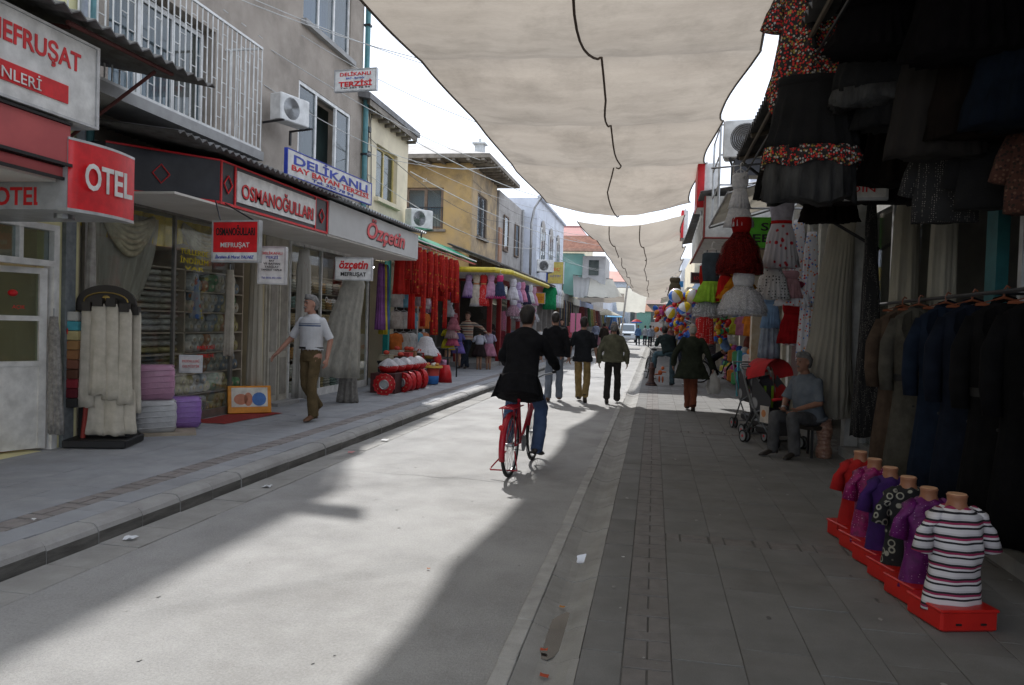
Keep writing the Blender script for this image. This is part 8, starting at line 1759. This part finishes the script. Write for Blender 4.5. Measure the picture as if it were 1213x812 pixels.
# ================= strollers =================
def stroller(lab, loc, rz, hood=(.5, .015, .02), open_=True, tag_=False):
    t = thing('stroller', lab, 'stroller', loc, rz, 'pushchairs by the seated man'); fm = plain((.2, .21, .22), .35, .7, key='stroller_frame'); 
    m = MB()
    for x in (-.22, .22): m.tube([(x, -.32, .09), (x, .12, .5), (x, .3, .78), (x, .42, 1.0), (x * .9, .5, 1.04)], .012); m.tube([(x, .3, .08), (x, .05, .45), (x, -.22, .55)], .012)
    m.tube([(-.2, .5, 1.04), (.2, .5, 1.04)], .014); m.tube([(-.22, -.32, .12), (.22, -.32, .12)], .01); m.tube([(-.22, .3, .12), (.22, .3, .12)], .01); m.build('frame', fm, t, True, world=False)
    for x in (-.22, .22):
        for y in (-.34, .3):
            for d in (-.03, .03):
                m = MB(); m.tube([(x + d, y + .075 * math.cos(a), .09 + .075 * math.sin(a)) for a in (2 * math.pi * k / 18 for k in range(19))], .014, 6); w_ = m.build('wheel', BLK, t, True, world=False)
                m = MB(); m.cyl((x + d - .008, y, .09), (x + d + .008, y, .09), .065, n=14); m.build('hubcap', plain((.3, .32, .33), .5, key='hub_grey'), w_, world=False); m = MB(); m.cyl((x + d - .011, y, .09), (x + d + .011, y, .09), .02, n=8); m.build('hub_dot', REDL, w_, world=False)
    GRS = plain((.22, .22, .23), .9, key='seat_grey'); m = MB()
    m.grid(lambda u, v: V((-.19 + .38 * u, -.22 + .34 * v, .46 - .04 * math.sin(math.pi * u))), 6, 4); m.grid(lambda u, v: V((-.19 + .38 * u, .12 + .2 * v, .46 + .45 * v - .04 * math.sin(math.pi * u))), 6, 6); m.grid(lambda u, v: V((-.19 + .38 * u, -.22 - .1 * v, .46 - .28 * v)), 6, 3)
    for x in (-.19, .19): m.grid(lambda u, v: V((x, -.2 + .42 * u, .46 + .2 * v + .3 * u * v)), 5, 3)
    o = m.build('seat', mat('stroller_fabric', (.05, .05, .055), rough=.9, pat='flower', cols=[(.4, .02, .02), (.05, .05, .06), (.35, .35, .36), (.03, .03, .03)], psc=5, w=.5), t, True, world=False)
    m = MB()
    for x in (-.06, .06): m.box(x - .015, x + .015, .1, .115, .5, .8)
    m.build('harness', plain((.25, .45, .03), .7, key='lime_strap'), t, world=False)
    m = MB(); m.tube([(-.2, -.24, .64), (-.12, -.3, .66), (.12, -.3, .66), (.2, -.24, .64)], .02, 8); m.build('bumper_bar', plain((.5, .015, .02), .8, key='hood_%d' % int(hood[0] * 100)), t, True, world=False)
    if open_:
        m = MB(); m.grid(lambda u, v: V((.23 * math.cos(math.pi * u), .28 - .38 * v + .02 * math.sin(math.pi * u), .88 + (.27 - .05 * v) * math.sin(math.pi * u) + .08 * v)), 14, 6); m.grid(lambda u, v: V((.22 * math.cos(math.pi * u), .28 - .37 * v, .875 + (.26 - .05 * v) * math.sin(math.pi * u) + .08 * v)), 14, 6); m.build('hood', plain(hood, .85, key='hood_c%d' % int(hood[0] * 100)), t, True, world=False)
    m = MB(); m.obox((0, -.05, .22), (.36, .4, .12), bev=.03); m.build('basket', BLK, t, world=False)
    if tag_: m = MB(); m.box(-.29, -.285, -.3, -.12, .34, .56); m.build('paper_label', plain((.6, .55, .5), .8, key='paper_tag'), t, world=False); m = MB(); m.ell((-.292, -.2, .46), (.002, .05, .05), 10, 6); m.build('label_print', plain((.6, .25, .1), .8, key='tag_print'), t, world=False)
    return t
stroller('red hooded stroller with a paper label standing nearest the seated man', (1.62, 10.75, Z2), rad(28), tag_=True)
stroller('second red stroller pushed behind the labelled one', (1.66, 11.4, Z2), rad(22), hood=(.4, .02, .03))
stroller('grey and white folded stroller farthest from the seated man', (1.58, 12.2, Z2), rad(15), open_=False)

# ================= balloons, balls and small toys =================
BC = [((.6, .02, .02), 'red'), ((.65, .5, .02), 'yellow'), ((.02, .12, .55), 'blue'), ((.65, .2, .01), 'orange'), ((.05, .35, .12), 'green'), ((.6, .08, .3), 'pink'), ((.55, .55, .55), 'white')]
bms = [mat('balloon_' + n_, c, rough=.25, spec=.6) for c, n_ in BC]
def bl_mesh(mm, r=.085):
    m = MB(); n = 12; rr = [(-1.1, .06), (-1.0, .12), (-.75, .5), (-.3, .88), (.15, 1), (.6, .82), (.88, .45), (1, .08)]
    m.loft([[V((r * q * math.cos(a), r * q * math.sin(a), r * 1.15 * z)) for a in (2 * math.pi * k / n for k in range(n))] for z, q in rr]); o = m.build('balloon', mm, smooth=True); return o
protos = [bl_mesh(x) for x in bms]; ub = set(); rb_ = random.Random(9)
def balloon(p, k, s, where):
    o = protos[k] if k not in ub else protos[k].copy()
    if k in ub: C.objects.link(o)
    ub.add(k); o.location = p; o.scale = (s, s, s * rb_.uniform(.9, 1.5)); o.rotation_euler = (rb_.uniform(-1, 1), rb_.uniform(-1, 1), rb_.uniform(0, 6))
    tag(o, f'{BC[k][1]} balloon toy in the {where}', 'balloon', f'{BC[k][1]} balloons in the {where}')
for i in range(190):
    a = rb_.uniform(0, 2 * math.pi); z = rb_.uniform(1.25, 2.45); f = (z - 1.25) / 1.2; R_ = (.34 + .5 * math.sin(math.pi * min(1, f * .75 + .12))) * rb_.uniform(.6, 1) ; balloon((1.3 + R_ * math.cos(a) - .28 * f, 21.0 + R_ * math.sin(a), z), rb_.choice([0, 0, 0, 1, 1, 2, 2, 2, 3, 4, 3]), rb_.uniform(.5, .95), 'near right cluster')
for i in range(45):
    a = rb_.uniform(0, 2 * math.pi); z = rb_.uniform(1.35, 2.6); R_ = rb_.uniform(.2, .7); balloon((.65 + R_ * math.cos(a), 40 + R_ * math.sin(a), z), rb_.choice([5, 3, 3, 1, 2, 6, 5, 0]), rb_.uniform(1.1, 1.7), 'far toy stand')
def beachball(lab, c, r):
    t = thing('beach_ball', lab, 'beach ball', c, 0, 'beach balls on top of the balloon cluster'); t.rotation_euler = (rb_.uniform(-1, 1), rb_.uniform(-.8, .8), rb_.uniform(0, 3)); pal_ = [(.02, .15, .6), (.65, .65, .65), (.7, .5, .02), (.65, .65, .65), (.6, .08, .3), (.65, .65, .65)]
    for k in range(6):
        m = MB(); m.grid(lambda u, v: V((r * math.sin(math.pi * v) * math.cos(2 * math.pi * (k + u) / 6), r * math.sin(math.pi * v) * math.sin(2 * math.pi * (k + u) / 6), -r * math.cos(math.pi * v))), 5, 14); m.build('gore', mat('ball_vinyl_%d' % (k % 6), pal_[k], rough=.25, spec=.6), t, True, world=False)
beachball('blue and yellow beach ball at the top left of the balloon cluster', (.52, 20.2, 2.42), .19); beachball('blue and white beach ball at the top right of the balloon cluster', (.96, 20.3, 2.42), .2); beachball('beach ball lower between the two top ones', (.76, 20.0, 2.08), .18); beachball('yellow banded beach ball at the left of the balloon cluster', (.42, 20.2, 1.98), .15)
m = MB(); m.cyl((1.0, 21, .03), (1.0, 21, 2.4), .025); m.cyl((1.0, 21, .03), (1.0, 21, .09), .22, n=16)
for k in range(12): a = k * .52; m.cyl((1, 21, 1.3 + k * .09), (1 + .5 * math.cos(a), 21 + .5 * math.sin(a), 1.45 + k * .09), .006, n=4)
tag(m.build('toy_stand', STEEL, loc=(1, 21, .03)), 'metal pole stand that carries the near balloon cluster', 'stand')
m = MB(); m.cyl((.65, 40, .03), (.65, 40, 2.5), .03); tag(m.build('toy_stand', STEEL, loc=(.65, 40, .03)), 'pole of the far toy stand', 'stand')
for i in range(14):
    c, nm = col8[(i * 2) % 7]; y = 17.3 + (i % 7) * 1.2; z = .3 + (i // 7) * .55
    t = thing('toy_packet', f'{nm} toy packet in the {["low", "upper"][i // 7]} row of the right toy shop, {ords[i % 7]} from the camera', 'toy', (2.3, y, z), rad(-20), 'toy packets outside the right toy shop'); m = MB(); m.obox((0, 0, 0), (.4, .5, .34), bev=.04); m.build('bag', plain(c, .5), t, world=False); m = MB(); m.ell((-.03, -.12, .22), (.1, .1, .1), 10, 7); m.build('toy_head', plain(tuple(q * .8 for q in BC[(i * 3) % 7][0]), .5), t, True, world=False)

for i, (x, y, c) in enumerate([(-3.7, 60, (.5, .48, .4)), (-3.9, 72, (.1, .3, .5)), (1.3, 62, (.5, .12, .1)), (1.0, 75, (.5, .45, .3))]):
    t = thing('parasol', ['cream market parasol among the far left stalls', 'blue market parasol left of the leaning tarp pole', 'red market parasol on the right far stalls', 'straw coloured parasol farthest on the right'][i], 'parasol', (x, y, .1), 0, 'market parasols in the distance')
    m = MB(); m.loft([[V((r * math.cos(a), r * math.sin(a), z)) for a in (2 * math.pi * k / 8 for k in range(8))] for z, r in ((2.3, 1.1), (2.32, 1.1), (2.75, .08), (2.8, .02))]); m.build('canopy', plain(c, .85), t, world=False)
    m = MB(); m.cyl((0, 0, 0), (0, 0, 2.75), .03); m.build('pole', STEEL, t, world=False)
for i in range(16):
    side = i % 2; y = 48 + i * 3; c = col8[(i * 5) % 7]
    t = thing('market_table', f'{c[1]} covered market table, {ords[i]} along the distant stalls', 'table', ((1.4 if side else -4.1), y, .1), 0, 'market tables in the distance'); m = MB(); m.obox((0, 0, .75), (.8, 1.8, .06)); m.obox((0, 0, .4), (.7, 1.7, .6)); m.build('cloth_cover', plain(tuple(q * .5 + .05 for q in c[0]), .9), t, world=False)
    for k in range(3): m = MB(); m.obox((-.15 + .15 * k, -.5 + .5 * k, .9), (.35, .4, .25), bev=.03); m.build('goods_pile', plain(tuple(q * .6 + .08 for q in col8[(i + k * 2) % 7][0]), .8), t, world=False)
bpy.data.scenes.remove(_TS)
